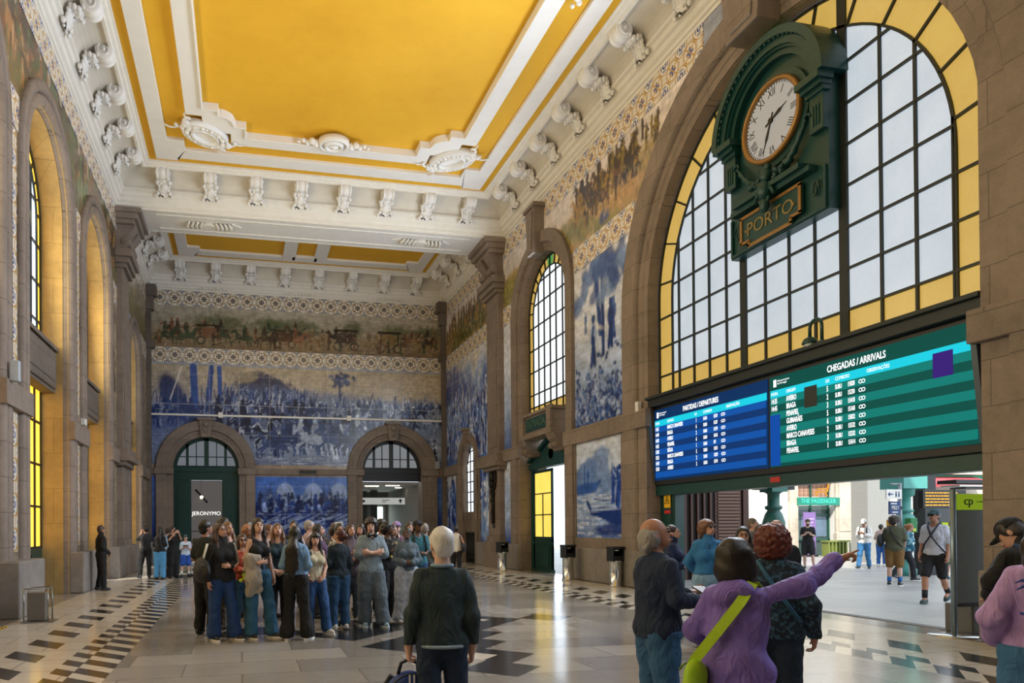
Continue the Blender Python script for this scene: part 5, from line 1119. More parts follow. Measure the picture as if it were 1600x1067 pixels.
# signs on a post
e = empty('sign_post', (18.88, 17.17, 0), label='grey steel post carrying the toilet sign and a blue sign', cat='post'); MB().tube([(0, 0, 0), (0, 0, 2.75)], .045, 8).tube([(0, 0, 2.72), (-.35, 0, 2.72)], .03, 6).build('pole', plain('#8c9094', .4, .5), e)
s = empty('toilet_sign', (18.6, 17.12, 2.42), label='white sign with blue arrow and two figures', cat='sign'); MB().box(-.27, .27, -.02, .02, -.14, .14).build('board', M['whitepaint'], s); MB().box(.2, .3, .0, .06, -.05, .05).build('clamp', M['black'], s)
BLU = plain('#1c3a70', .5); MB().box(-.18, -.04, -.03, -.02, -.015, .015).prism([(-.16, -.06), (-.16, .06), (-.23, 0)], -.03, -.02, T=lambda a, b, n: (a, n, b)).build('arrow', BLU, s)
m = MB()
for x in (.06, .16): m.box(x - .02, x + .02, -.03, -.02, -.08, .03).sphere((x, -.025, .06), .02, 8, 6)
m.build('figures', BLU, s)
s = empty('platform_sign', (18.62, 17.12, 2.02), label='dark blue sign with white letters under the toilet sign', cat='sign'); MB().box(-.19, .19, -.02, .02, -.19, .19).build('board', BLU, s); MB().box(.15, .28, .0, .06, -.05, .05).build('clamp', M['black'], s); text_obj('PB21', .16, M['whitepaint'], lambda u, v, n: (u, -.025 - n, v), s, sx=.8); MB().box(-.14, .06, -.025, -.02, .11, .14).box(-.1, .1, -.025, -.02, -.14, -.11).build('small_text', M['whitepaint'], s)
e = empty('ticket_validator', (18.95, 16.9, 0), label='small green ticket machine on a post under the blue sign', cat='ticket machine'); MB().box(-.05, .05, -.04, .04, 0, 1.3).build('post', M['chrome'], e); MB().box(-.12, .12, -.1, .1, 1.3, 1.72).build('box', plain('#1f7a42', .5), e, bevel=.02); MB().box(-.05, .05, -.11, -.1, 1.34, 1.42).build('label', plain('#d9e04a'), e)
e = empty('yellow_validator', (18.45, 17.1, 0), label='yellow ticket box on a thin post beside the green ticket machine', cat='ticket machine'); MB().box(-.03, .03, -.03, .03, 0, 1.45).build('post', M['chrome'], e); MB().box(-.08, .08, -.06, .06, 1.45, 1.68).build('box', plain('#d9a21c', .5), e, bevel=.01)
# LED board on posts with canopy beams
e = empty('led_display', (16.75, 14.2, 0), label='black platform display with orange text lines behind the man in the cap', cat='display'); MB().box(-.55, .75, -.08, .08, 1.93, 2.38).build('case', M['black'], e, bevel=.01)
m = MB(); rr = random.Random(4)
for q in range(5):
    x = -.48
    while x < .45: w_ = rr.uniform(.04, .14); m.box(x, x + w_, -.09, -.08, 2.29 - q * .075, 2.32 - q * .075); x += w_ + .025
m.build('text_lines', emit('#e0a23c', 1.2, 'amber leds'), e); MB().tube([(.7, 0, 0), (.7, 0, 1.95)], .05, 8).build('post', M['chrome'], e)
e = empty('platform_canopy', (19.0, 14.8, 0), label='dark flat canopy with white edge lines above the platform display', cat='canopy'); MB().box(-1.7, 6, -.6, -.1, 2.55, 2.64).build('upper_beam', M['black'], e); MB().box(-1.6, 6, -.6, -.1, 2.47, 2.51).build('white_edge', M['whitepaint'], e); MB().box(-1.3, 6, -.5, -.1, 2.42, 2.46).build('lower_beam', plain('#4d4a48', .6), e); MB().tube([(5.5, -.3, 0), (5.5, -.3, 2.45)], .08, 8).build('post', M['black'], e)
# buildings behind the tracks
e = empty('tiled_roof_house', (44, 36, 0), label='ochre house with clay tile roof and red awning far right outside', cat='building'); MB().box(-7.5, 10, 0, 6, 0, 4.6).build('wall', plain('#b7b0a4', .8), e)
MB().prism([(-.6, 4.6), (6.6, 4.6), (3, 8.2)], -8, 10.5, T=lambda a, b, n: (n, a, b)).build('roof', roof_and_reflection('#c79c7a', '#ecd9bf'), e); MB().prism([(-2.2, 3.9), (0, 4.5), (0, 4.35), (-2.2, 3.7)], -5, 1, T=lambda a, b, n: (n, a, b)).build('awning', plain('#9a3d44', .7), e); MB().box(-4.8, 1, -.1, 0, .6, 3.4).build('dark_window', plain('#26292b', .3), e); MB().box(-2, 9, -.12, 0, 4.35, 4.6).build('green_gutter', plain('#2b8a6c'), e)
for q, (x, y) in enumerate(((27.5, 24), (30.2, 25), (33, 26))):
    e = empty('ticket_gate', (x, y, 0), label='row of pale ticket gates with lime stripe outside, %s of three' % ('left', 'middle', 'right')[q], cat='ticket gate'); MB().box(-.9, .9, -.3, .3, 0, 1.25).build('housing', plain('#c4c6c4', .4), e, bevel=.03); MB().box(-.9, .9, -.32, .32, 1.25, 1.6).build('lime_stripe', emit('#b3cf1c', .5, 'lime panel'), e)
e = empty('cafe_bench', (28.2, FY - 1.0, 0), label='low green and yellow slatted bench under the shop window outside', cat='bench'); m = MB()
for q in range(6): m.box(-.7 + q * .2, -.62 + q * .2, -.2, .2, 0, .75)
m.box(-.75, .55, -.22, .22, .7, .78); m.build('slats', plain('#6f7a3a', .6, var=.4), e); MB().lathe([(.15, 0), (.18, .65)], (.85, 0, 0), 14).build('planter', M['whitepaint'], e) if False else None
e = MB().lathe([(.01, 0), (.16, 0), (.19, .68), (.01, .68)], (29.0, FY - 1.1, 0), 14).build('white_planter', M['whitepaint'], label='round white planter at the right end of the slatted bench', cat='planter')

# ------------------------------------------------------------------ people: signed distance bodies meshed with surface nets
class Sdf:
    def __init__(s, lo, hi, res):
        s.lo = np.array(lo, float); s.res = res; s.n = np.maximum(4, np.ceil((np.array(hi) - s.lo) / res).astype(int) + 2)
        s.a = np.full(tuple(s.n), 1.0, np.float32); s.ax = [s.lo[i] + res * np.arange(s.n[i]) for i in range(3)]
    def sl(s, lo, hi):
        r = []
        for i in range(3):
            a = int(max(0, math.floor((lo[i] - s.lo[i]) / s.res) - 1)); b = int(min(s.n[i], math.ceil((hi[i] - s.lo[i]) / s.res) + 2))
            if b - a < 1: return None
            r.append(slice(a, b))
        return tuple(r)
    def pts(s, q): return s.ax[0][q[0]][:, None, None].astype(np.float32), s.ax[1][q[1]][None, :, None].astype(np.float32), s.ax[2][q[2]][None, None, :].astype(np.float32)
    def put(s, q, d, k, sub=False):
        a = s.a[q]
        if sub: s.a[q] = np.maximum(a, -d); return
        if k <= 0: s.a[q] = np.minimum(a, d); return
        h = np.clip(.5 + .5 * (a - d) / k, 0, 1); s.a[q] = a * (1 - h) + d * h - k * h * (1 - h)
    def cone(s, a, b, ra, rb, k=.02, fy=1.0, sub=False):
        a = np.array(a, float); b = np.array(b, float); m = max(ra, rb) + max(k, .02) + .02
        q = s.sl(np.minimum(a, b) - m, np.maximum(a, b) + m)
        if q is None: return
        X, Y, Z = s.pts(q); ab = b - a; iy = 1 / fy; ab2 = np.array([ab[0], ab[1] * iy, ab[2]]); L = float(ab2 @ ab2) + 1e-9
        px, py, pz = X - a[0], (Y - a[1]) * iy, Z - a[2]; t = np.clip((px * ab2[0] + py * ab2[1] + pz * ab2[2]) / L, 0, 1)
        d = np.sqrt((px - t * ab2[0]) ** 2 + (py - t * ab2[1]) ** 2 + (pz - t * ab2[2]) ** 2) - (ra + (rb - ra) * t)
        s.put(q, d * (1 if fy == 1 else .5 + .5 * fy), k, sub)
    def ell(s, c, r, k=.02, F=None, sub=False, noise=None, cut=None):
        """ellipsoid; F = (origin, 3x3) frame; c in the frame."""
        r = np.array(r, float); c = np.array(c, float)
        o, Mx = F if F else (np.zeros(3), np.eye(3)); w_ = o + Mx @ c; m = (r.max() if F else r) + max(k, .02) + .02
        q = s.sl(w_ - m, w_ + m)
        if q is None: return
        X, Y, Z = s.pts(q); X, Y, Z = X - w_[0], Y - w_[1], Z - w_[2]
        u = (X * Mx[0, 0] + Y * Mx[1, 0] + Z * Mx[2, 0]) / r[0]; v = (X * Mx[0, 1] + Y * Mx[1, 1] + Z * Mx[2, 1]) / r[1]; w2 = (X * Mx[0, 2] + Y * Mx[1, 2] + Z * Mx[2, 2]) / r[2]
        l = np.sqrt(u * u + v * v + w2 * w2) + 1e-6; g = np.sqrt((u / r[0]) ** 2 + (v / r[1]) ** 2 + (w2 / r[2]) ** 2) + 1e-6; d = l * (l - 1) / g
        d = np.clip(d, -.5, .5)
        if cut is not None:   # list of (normal, offset) in the frame: keep n.p < off
            P0, P1, P2 = u * r[0] + c[0], v * r[1] + c[1], w2 * r[2] + c[2]
            for nn_, off in cut: d = np.maximum(d, nn_[0] * P0 + nn_[1] * P1 + nn_[2] * P2 - off)
        s.put(q, d, k, sub)
    def wob(s, amp, f, seed=0, ax=(1, 1, 1)):
        r = np.random.RandomState(seed); X, Y, Z = s.pts((slice(None),) * 3); ph = r.rand(9) * 6.28
        d = np.sin(X * f * ax[0] + ph[0] + 1.7 * np.sin(Z * f * ax[2] * .6 + ph[1])) * np.sin(Y * f * ax[1] + ph[2] + 1.3 * np.sin(X * f * .5 + ph[3])) + .7 * np.sin(Z * f * ax[2] + ph[4] + 1.5 * np.sin((X + Y) * f * .7 + ph[5]))
        s.a += (amp * d).astype(np.float32)
    def plane(s, n, off):  # keep n.p < off
        X, Y, Z = s.pts((slice(None),) * 3); n = np.array(n, float); n /= np.linalg.norm(n); s.a = np.maximum(s.a, (n[0] * X + n[1] * Y + n[2] * Z - off).astype(np.float32))
    def mesh(s, name, mat):
        a = s.a; a[0] = a[-1] = 1; a[:, 0] = a[:, -1] = 1; a[:, :, 0] = a[:, :, -1] = 1
        ins = a < 0; nx, ny, nz = a.shape
        c8 = sum(ins[i:nx - 1 + i, j:ny - 1 + j, k:nz - 1 + k].astype(np.int8) for i in (0, 1) for j in (0, 1) for k in (0, 1))
        act = (c8 > 0) & (c8 < 8); idx = np.argwhere(act)
        if len(idx) == 0: return None
        vid = np.full(act.shape, -1, np.int32); vid[act] = np.arange(len(idx)); I, J, K = idx.T
        acc = np.zeros((len(idx), 3)); cnt = np.zeros(len(idx))
        cor = [(i, j, k) for i in (0, 1) for j in (0, 1) for k in (0, 1)]; val = {c: a[I + c[0], J + c[1], K + c[2]] for c in cor}
        for c in cor:
            for x in range(3):
                if c[x] == 0:
                    e = list(c); e[x] = 1; e = tuple(e); va, vb = val[c], val[e]; m = (va < 0) != (vb < 0); t = np.where(m, va / np.where(m, va - vb, 1), 0)
                    p_ = np.array(c, float)[None] + np.eye(3)[x][None] * t[:, None]; acc[m] += p_[m]; cnt[m] += 1
        V = (idx + acc / cnt[:, None]) * s.res + s.lo; Q = []
        for x in range(3):
            y, z = (x + 1) % 3, (x + 2) % 3; sh = [slice(None)] * 3; s1 = list(sh); s0 = list(sh); s0[x] = slice(0, -1); s1[x] = slice(1, None)
            m = ins[tuple(s0)] != ins[tuple(s1)]; e = np.argwhere(m); ok = (e[:, y] > 0) & (e[:, z] > 0); e = e[ok]
            if len(e) == 0: continue
            dy = np.eye(3, dtype=int)[y]; dz = np.eye(3, dtype=int)[z]; lim = np.array(act.shape); ok = np.all(e < lim, 1); e = e[ok]
            q = np.stack([vid[tuple((e - dy - dz).T)], vid[tuple((e - dz).T)], vid[tuple(e.T)], vid[tuple((e - dy).T)]], -1)
            fl = ins[tuple(e.T)]; q[~fl] = q[~fl][:, ::-1]; Q.append(q[(q >= 0).all(1)])
        me = fast_mesh(name, V, np.concatenate(Q), mat, True); return me

def rotm(yaw, pitch, roll=0):
    cy, sy, cp, sp, cr, sr = math.cos(yaw), math.sin(yaw), math.cos(pitch), math.sin(pitch), math.cos(roll), math.sin(roll)
    return np.array([[cy, -sy, 0], [sy, cy, 0], [0, 0, 1]]) @ np.array([[1, 0, 0], [0, cp, -sp], [0, sp, cp]]) @ np.array([[cr, 0, sr], [0, 1, 0], [-sr, 0, cr]])
def folds(n, sc=5.5, amt=1.0):
    x, y, z = n.xyz(); f = n.noise(sc, 2, n.vec(x * 1.3, y * 1.3, z * .55), dist=1.6); r = 1 - ((f - .5).abs() * 7).min(1.0)
    return r * amt
def fabric(c, bump=.25, rough=.85, var=.14, bs=60):
    k = ('fb', c, bump, rough, var, bs)
    if k in _mc: return _mc[k]
    n = NT('fabric'); cc = srgb(c); v = n.noise(bs * .25, 3); n.set(color=n.mix(v, tuple(x * (1 - var) for x in cc), tuple(min(1, x * (1 + var)) for x in cc)), rough=rough)
    n.bump(folds(n) * .9 + n.noise(9, 3) * .8 + n.noise(160, 2) * .06, .5, .02); _mc[k] = n.m; return n.m
def pattern_fabric(c0, c1, scale=26, th=.52):
    k = ('pf', c0, c1, scale, th)
    if k in _mc: return _mc[k]
    n = NT('patterned fabric'); f = n.noise(scale, 3); n.set(color=n.mix((f - th) * 12 + .5, srgb(c0), srgb(c1)), rough=.85); _mc[k] = n.m; return n.m
def denim(c, fade=.4):
    k = ('dn', c, fade)
    if k in _mc: return _mc[k]
    n = NT('denim'); f = n.noise(4, 4); g = n.noise(120, 2); cc = srgb(c); n.set(color=n.mix((f * .8 + g * .25 - .25), tuple(x * (1 - fade * .6) for x in cc), tuple(min(1, x * (1 + fade)) for x in cc)), rough=.85); n.bump(folds(n, 7) * .8 + g * .08 + f * .6, .45, .02); _mc[k] = n.m; return n.m
def hairmat(c):
    k = ('hr', c)
    if k in _mc: return _mc[k]
    n = NT('hair'); x, y, z = n.xyz(); f = n.noise(1, 5, n.vec(x * 130, y * 130, z * 14)); g = n.noise(9, 3); cc = srgb(c); n.set(color=n.mix(f * .7 + g * .3, tuple(v * .45 for v in cc), tuple(min(1, v * 1.7 + .004) for v in cc)), rough=.42); n.bump(f, .6, .006); _mc[k] = n.m; return n.m
SKIN = {'l': '#bd9480', 'm': '#a57b66', 'd': '#58402f', 't': '#a2765f', 'p': '#c9a594'}
def skinmat(k):
    c = SKIN.get(k, k)
    if ('sk', c) in _mc: return _mc[('sk', c)]
    n = NT('skin'); f = n.noise(12, 3); cc = srgb(c); n.set(color=n.mix(f, tuple(v * .88 for v in cc), (min(1, cc[0] * 1.12), cc[1] * 1.04, cc[2] * 1.02)), rough=.5); n.b.inputs['Subsurface Weight'].default_value = 0; _mc[('sk', c)] = n.m; return n.m

ARM = {'down': ((.235, -.03, 1.11), (.245, .05, .87), (0.05, .2, -1), (-1, 0, 0)),
       'front': ((.235, -.03, 1.12), (.09, .19, .97), (-.6, .3, -.5), (0, -1, 0)),
       'belly': ((.24, -.02, 1.13), (.08, .18, 1.08), (-1, .1, .1), (0, -1, 0)),
       'crossed': ((.235, .05, 1.14), (-.06, .2, 1.17), (-1, .05, .25), (0, -1, 0)),
       'phone': ((.225, .02, 1.12), (.09, .25, 1.17), (-.35, .5, .35), (0, -.3, 1)),
       'camera': ((.25, .15, 1.27), (.09, .25, 1.47), (-.3, .3, .8), (-.6, -.6, 0)),
       'high': ((.23, .18, 1.42), (.1, .28, 1.63), (-.2, .2, 1), (-.6, -.6, 0)),
       'strap': ((.26, .0, 1.16), (.13, .13, 1.33), (-.6, .3, .5), (0, -1, 0)),
       'behind': ((.27, -.1, 1.13), (.08, -.17, .95), (-.9, 0, -.3), (0, 1, 0)),
       'mouth': ((.2, .12, 1.16), (.04, .17, 1.42), (-.1, -.05, 1), (0, -1, 0)),
       'side': ((.25, 0, 1.13), (.2, .16, .98), (0, .6, -.5), (-1, 0, 0)),
       'hip': ((.31, -.08, 1.15), (.17, .03, .98), (-.8, .3, -.3), (0, 1, 0))}
LEG = {'stand': [((.09, 0, .88), (.10, .01, .48), (.11, -.02, .09), .15), ((-.09, 0, .88), (-.10, .01, .48), (-.11, -.02, .09), -.15)],
       'wide': [((.09, 0, .88), (.13, .02, .48), (.17, 0.02, .09), .25), ((-.09, 0, .88), (-.11, .02, .48), (-.13, -.05, .09), -.2)],
       'relax': [((.09, 0, .88), (.10, .0, .48), (.10, -.03, .09), .05), ((-.09, 0, .88), (-.13, .08, .49), (-.17, .08, .09), -.35)],
       'walk': [((.09, 0, .88), (.09, .17, .5), (.09, .2, .1), 0), ((-.09, 0, .88), (-.09, -.06, .48), (-.09, -.3, .18), 0)],
       'walk2': [((.09, 0, .88), (.09, -.05, .48), (.09, -.27, .17), 0), ((-.09, 0, .88), (-.09, .16, .5), (-.09, .2, .1), 0)]}
N_P = [0]
def person(sp):
    N_P[0] += 1; g = sp.get; H = g('H', 1.65); S = H / 1.71; pos = np.array(sp['pos'], float); dist = float(np.hypot(*pos)); res = g('res', min(.022, max(.0068, dist * .00115)))
    aw = pos / np.hypot(*pos); rt = np.array([aw[1], -aw[0]]); th = math.radians(g('face', 0)); dv = math.cos(th) * aw + math.sin(th) * rt; rz = math.atan2(-dv[0], dv[1])
    root = empty('person', (pos[0], pos[1], g('z', 0)), rz, label=sp['label'], cat='person', group=None)
    fem = g('f', 0); gth = g('girth', 1.0); lean = math.radians(g('lean', 0)); Q = random.Random(N_P[0] * 13)
    Rl = rotm(0, -lean, math.radians(g('tilt', 0))); piv = np.array([0, 0, .93])
    up = lambda p_: (piv + Rl @ (np.array(p_, float) - piv)) * S           # torso space -> local
    lw = lambda p_: np.array(p_, float) * S
    hy = -math.radians(g('look', g('face', 0)) - g('face', 0)); hp = math.radians(g('pitch', 5))
    HM = Rl @ rotm(hy, hp, math.radians(g('htilt', 0))); HO = up((0, .005, 1.50)); HF = (HO, HM); hs = S * g('hs', 1.0)
    arms = []
    for sx, key in ((1, 'R'), (-1, 'L')):
        a = g(key, 'down'); e_, w_, hd, pn = ARM[a] if isinstance(a, str) else a
        m_ = np.array([sx, 1, 1]); e_, w_, hd, pn = [np.array(v, float) * m_ for v in (e_, w_, hd, pn)]
        if isinstance(a, str): e_[0] *= .86; w_[0] *= .88
        if not isinstance(a, str) and sx == -1: pass
        arms.append((up(np.array([sx * (.136 + .018 * (1 - fem)) * gth ** .5, -.004, 1.372])), up(e_), up(w_), Rl @ hd / np.linalg.norm(hd), Rl @ pn / np.linalg.norm(pn), sx))
    legs = g('legs', 'stand'); legs = LEG[legs] if isinstance(legs, str) else legs
    allp = [HO + np.array([0, 0, .24 * S])] + [a[i] for a in arms for i in range(3)] + [a[2] + a[3] * .2 for a in arms] + [lw(l[i]) for l in legs for i in range(3)] + [lw(np.array(l[2]) + np.array([0, .2, -.1])) for l in legs]
    lo = np.min(allp, 0) - .24; hi = np.max(allp, 0) + .2; lo[1] = min(lo[1], -.27); hi[1] = max(hi[1], .25); lo[2] = -.01; lo[0] = min(lo[0], -.3); hi[0] = max(hi[0], .3)
    def add(sd, name, mat, parent=root, **kw):
        me = sd.mesh(name, mat)
        if me is None: return None
        return link(bpy.data.objects.new(name, me), parent, **kw)
    def torso(sd, d=0.0, low=True, loose=0.0, k=.05):
        c = lambda a, b, ra, rb, fy: sd.cone(up(a), up(b), (ra * gth + d) * S, (rb * gth + d) * S, k * S, fy)
        if low: hw = .118 + .012 * fem; c((-.058, 0, .915), (.058, 0, .915), hw, hw, .80)
        c((0, .0, .95), (0, .005, 1.14), .128 + loose * .7 - .01 * fem, .116 + loose * .5 - .016 * fem, .78); c((-.05, .0, 1.24), (.05, 0, 1.24), .112 + loose * .2 - .01 * fem, .112 + loose * .2 - .01 * fem, .84)
        c((0, 0, 1.12), (0, 0, 1.28), .118, .12, .82); c((-.105, -.008, 1.362), (0, -.01, 1.395), .050, .056, 1); c((.105, -.008, 1.362), (0, -.01, 1.395), .050, .056, 1); c((-.07, -.01, 1.31), (.07, -.01, 1.31), .08, .08, .95)
        if g('belly', 0): sd.ell(up((0, .08, 1.03)), np.array((.13, .1, .13)) * S + d, .06)
        if fem: [sd.ell(up((sx * .068, .085, 1.24)), np.array((.062, .06, .062)) * S + d, .035) for sx in (1, -1)]
    def neck(sd, d=0): sd.cone(up((0, -.012, 1.40)), HO + HM @ np.array([0, -.005, .04]) * S, (.054 + d) * S, (.05 + d) * S, .03)
    def arm(sd, a, d=0, upto=1.0, k=.03, loose=0):
        sh, el, wr, _, _, sx = a; r0, r1, r2 = [v * S for v in (.047 - .006 * fem, .038 - .004 * fem, .026 - .002 * fem)]; g2 = gth ** .4
        t1 = min(1, upto / .5); e2 = sh + (el - sh) * t1; sd.cone(sh, e2, (r0 * g2 + d * 1.0), (r0 + (r1 - r0) * t1) * g2 + d + loose * t1, k)
        if upto > .5: t2 = (upto - .5) / .5; w2 = el + (wr - el) * t2; sd.cone(el, w2, r1 * g2 + d + loose, (r1 + (r2 - r1) * t2) + d + loose, k * .7)
    def hand(sd, a):
        _, el, wr, hd, pn, sx = a; pn = pn - hd * (pn @ hd); pn /= np.linalg.norm(pn) + 1e-9; si = np.cross(hd, pn); fr = max(.0082 * S, res * .62)
        # thumb side: toward +x of the anatomical frame for palms facing the body
        ts = g('thumb', {}).get('R' if sx > 0 else 'L', None)
        tdir = si * (1 if ts is None or ts > 0 else -1)
        if ts is None: tdir = si if (si @ np.array([0, 1, .4])) > 0 else -si
        p0 = wr + hd * .015; sd.cone(wr - hd * .03, p0, .025 * S, .026 * S, .02)
        for q, sp_ in ((-.024, .09), (-.008, .094), (.008, .092), (.024, .084)): sd.cone(p0, wr + (hd * .085 + tdir * q * .95) * S, .019 * S, .0135 * S, .012)
        curl = g('curl', {}).get('R' if sx > 0 else 'L', .5)
        pt = g('point', {}).get('R' if sx > 0 else 'L', False)
        for i, (q, L) in enumerate(((.027, .068), (.009, .076), (-.009, .071), (-.026, .056))):
            b = wr + (hd * .088 + tdir * q) * S; cu = curl if not (pt and i == 0) else .03
            if pt and i > 0: cu = 1.0
            d1 = hd * math.cos(cu * 1.1) + pn * math.sin(cu * 1.1) + tdir * q * 2; d2 = hd * math.cos(cu * 2.4) + pn * math.sin(cu * 2.4); d3 = hd * math.cos(cu * 3.2) + pn * math.sin(cu * 3.2)
            m1 = b + d1 * L * .46 * S; m2 = m1 + d2 * L * .3 * S; m3 = m2 + d3 * L * .24 * S
            sd.cone(b, m1, fr * 1.1, fr, .004); sd.cone(m1, m2, fr, fr * .93, .002); sd.cone(m2, m3, fr * .93, fr * .8, .002)
        b = wr + (hd * .025 + tdir * .024) * S; m1 = b + (hd * .03 + tdir * .026 + pn * .012) * S; sd.cone(b, m1, fr * 1.5, fr * 1.2, .01); sd.cone(m1, m1 + (hd * .03 + tdir * .004 + pn * .012 * (1 + curl)) * S, fr * 1.15, fr * .9, .003)
    def leg(sd, l, d=0, upto=1.0, flare=0, k=.04, thin=0):
        h, kn, an = [lw(v) for v in l[:3]]; r0, r1, r2 = (.082 * gth + .006 * fem - thin) * S, (.051 * gth ** .5) * S, .040 * S
        t1 = min(1, upto / .5); sd.cone(h, h + (kn - h) * t1, r0 + d, (r0 + (r1 - r0) * t1) + d * (1 + .4 * t1) + (flare * .5 if upto <= .55 else flare * .15), k)
        if upto > .5: t2 = (upto - .5) / .5; sd.cone(kn, kn + (an - kn) * t2, r1 + d + flare * .15, r1 + (r2 - r1) * t2 + d + flare, k * .6)
        if d == 0: sd.ell((kn * .62 + an * .38) + np.array([0, -.018, 0]) * S, np.array((.045, .05, .11)) * S, .03)
    def skull(sd, d=0, k=.02):
        E_ = lambda c, r, kk=k: sd.ell(np.array(c) * hs, (np.array(r) + d) * hs, kk, HF)
        E_((0, .0, .115), (.073, .092, .095)); E_((0, .035, .07), (.058, .062, .082)); E_((0, .062, .02), (.032, .03, .026), .03)
    # ---- body
    sd = Sdf(lo, hi, res); torso(sd, -.006); neck(sd); skull(sd)
    h = lambda c: HO + HM @ (np.array(c) * hs)
    sd.cone(h((0, .098, .092)), h((0, .112, .062)), .009 * hs, .0135 * hs, .012); sd.ell(np.array((0, .092, .028)) * hs, np.array((.026, .014, .014)) * hs, .012, HF)
    for sx in (1, -1):
        sd.ell(np.array((sx * .074, -.002, .075)) * hs, np.array((.012, .018, .03)) * hs, .008, HF); sd.ell(np.array((sx * .03, .106, .095)) * hs, np.array((.014, .012, .011)) * hs, .006, HF, sub=True)
    for a in arms: arm(sd, a); hand(sd, a)
    for l in legs:
        leg(sd, l, 0 if g('bare_legs') else -.004); an = lw(l[2]); fa = l[3]; fd = np.array([math.sin(fa), math.cos(fa), 0]); dz = an[2] - .09 * S; sd.cone(an + np.array([0, 0, -.03]), an + fd * .12 * S - np.array([0, 0, .055 * S]), .036 * S, .026 * S, .02)
    body = add(sd, 'body', skinmat(g('skin', 'l')))
    # ---- face features
    if g('features', True) and dist < 26:
        m = MB(); wmb = MB(); lip = MB(); 
        for sx in (1, -1):
            m.sphere(h((sx * .03, .1, .094)), .0095 * hs, 8, 6); m.tube([h((sx * .046, .093, .112)), h((sx * .03, .103, .118)), h((sx * .014, .104, .114))], .0045 * hs, 5)
        m.build('eye', plain('#20150f', .3), root)
        m = MB(); m.tube([h((-.022, .103, .03)), h((0, .111, .028)), h((.022, .103, .03))], .0065 * hs, 6); m.build('lips', plain('#93483f', .5), root)
    # ---- clothes
    top = g('top'); d0 = .011
    if top:
        sd = Sdf(lo, hi, res); ls = top.get('loose', .01); torso(sd, d0 + ls * .2, True, ls * .8)
        sl = top.get('sleeve', 1.0)
        if sl > 0:
            for a in arms: arm(sd, a, .009 + ls * .18, sl * .97, .03, top.get('sl_loose', .008) * .7)
        hem = top.get('hem', .86)
        if top.get('boxy'): sd.cone(up((0, 0, 1.2)), up((0, 0, hem)), (top['boxy'] - .015) * S, top['boxy'] * S, .05, .8)
        if hem < .8:
            for l in legs: leg(sd, l, .012 + ls * .4, .42, top.get('flare', .03) * .6)
            sd.cone(lw((0, 0, .9)), lw((0, 0, hem)), (.15 * gth + ls * .5) * S, (.15 * gth + ls * .5 + top.get('flare', .03)) * S, .06, .85)
        if top.get('hood'): sd.ell(up((0, -.085, 1.40)), np.array((.12, .07, .08)) * S, .04); 
        if top.get('collar'): sd.cone(up((0, -.012, 1.40)), HO + HM @ np.array([0, -.005, .0]), .066 * S, .064 * S, .02)
        sd.wob(top.get('wr', .0036) * (1 + ls * 6), 24, N_P[0], (1, 1, 1.4)); sd.wob(.0022, 55, N_P[0] + 9, (1.2, 1.2, .6)); sd.plane((0, 0, -1), -hem * S if lean == 0 else -hem * S)
        if not top.get('collar'): sd.cone(up((0, .03, 1.43)), up((0, .04, 1.56)), top.get('neck', .062) * S, .1 * S, 0, 1, sub=True)
        if sl == 0:
            for a in arms: sd.ell(a[0] + (a[0] - up((0, 0, 1.385))) * .35, np.array((.06, .12, .1)) * S, 0, None, sub=True)
        add(sd, top.get('name', 'shirt'), top['mat'] if 'mat' in top else fabric(top['c']), label=top.get('label'))
    bot = g('bot')
    if bot:
        sd = Sdf(lo, np.array([hi[0], hi[1], 1.08 * S + .05]), res); torso(sd, .008); 
        for l in legs: leg(sd, l, bot.get('d', .015), bot.get('len', .97), bot.get('flare', .01))
        if bot.get('skirt'): sd.cone(lw((0, 0, .95)), lw((0, 0, bot['skirt'])), .15 * S, (.15 + bot.get('flare', .1)) * S, .05, .9)
        sd.wob(.0038, 24, N_P[0] + 5, (1, 1, 1.3)); sd.wob(.002, 60, N_P[0] + 3); n_ = Rl @ np.array([0, 0, 1.0]); sd.plane(n_, float(n_ @ up((0, 0, bot.get('waist', (top or {}).get('hem', .86) + .06 if (top or {}).get('hem', .86) > .8 else .92)))))
        if bot.get('flat', True) and bot.get('len', .97) > .9: sd.plane((0, 0, -1), -.035)
        add(sd, bot.get('name', 'trousers'), bot['mat'] if 'mat' in bot else fabric(bot['c']), label=bot.get('label'))
    sh = g('shoes', '#22242a')
    if sh:
        for l in legs:
            an = lw(l[2]); fa = l[3]; fd = np.array([math.sin(fa), math.cos(fa), 0]); zf = max(0, an[2] - .09 * S); Fz = (np.array([an[0], an[1], zf]), rotm(-fa, math.radians(-22) if zf > .03 else 0))
            sd = Sdf(an + np.array([-.2, -.22, -.13]) , an + np.array([.2, .26, .1]), min(res, .012)); sd.ell((0, .045, .04), (.045, .125, .045), .02, Fz); sd.ell((0, -.03, .06), (.04, .055, .055), .03, Fz)
            sd.plane((0, 0, -1), -.004) if zf < .03 else None
            s_ = add(sd, 'shoe', plain(sh, .5))
            if s_ is not None and g('sole'):
                b = MB(); o_, Mx = Fz; k_ = 14; ring = [(.048 * math.cos(2 * PI * i / k_), .045 + .135 * math.sin(2 * PI * i / k_)) for i in range(k_)]
                b.loft([[tuple(o_ + Mx @ np.array([x_, y_, z_])) for x_, y_ in ring] for z_ in (.0, .026)], 0, True, True, False); b.build('sole', plain(g('sole'), .6), s_)
            if g('stripes'):
                b = MB(); o_, Mx = Fz
                for q in range(3):
                    for sx in (1, -1): b.box(-.004, .004, -.006, .006, -.025, .025, T=lambda x_, y_, z_, q=q, sx=sx: tuple(o_ + Mx @ np.array([sx * .046 + x_, .02 + q * .022 + y_ + z_ * .4, .045 + z_])))
                b.build('stripe', plain('#e8e8e8', .6), s_)
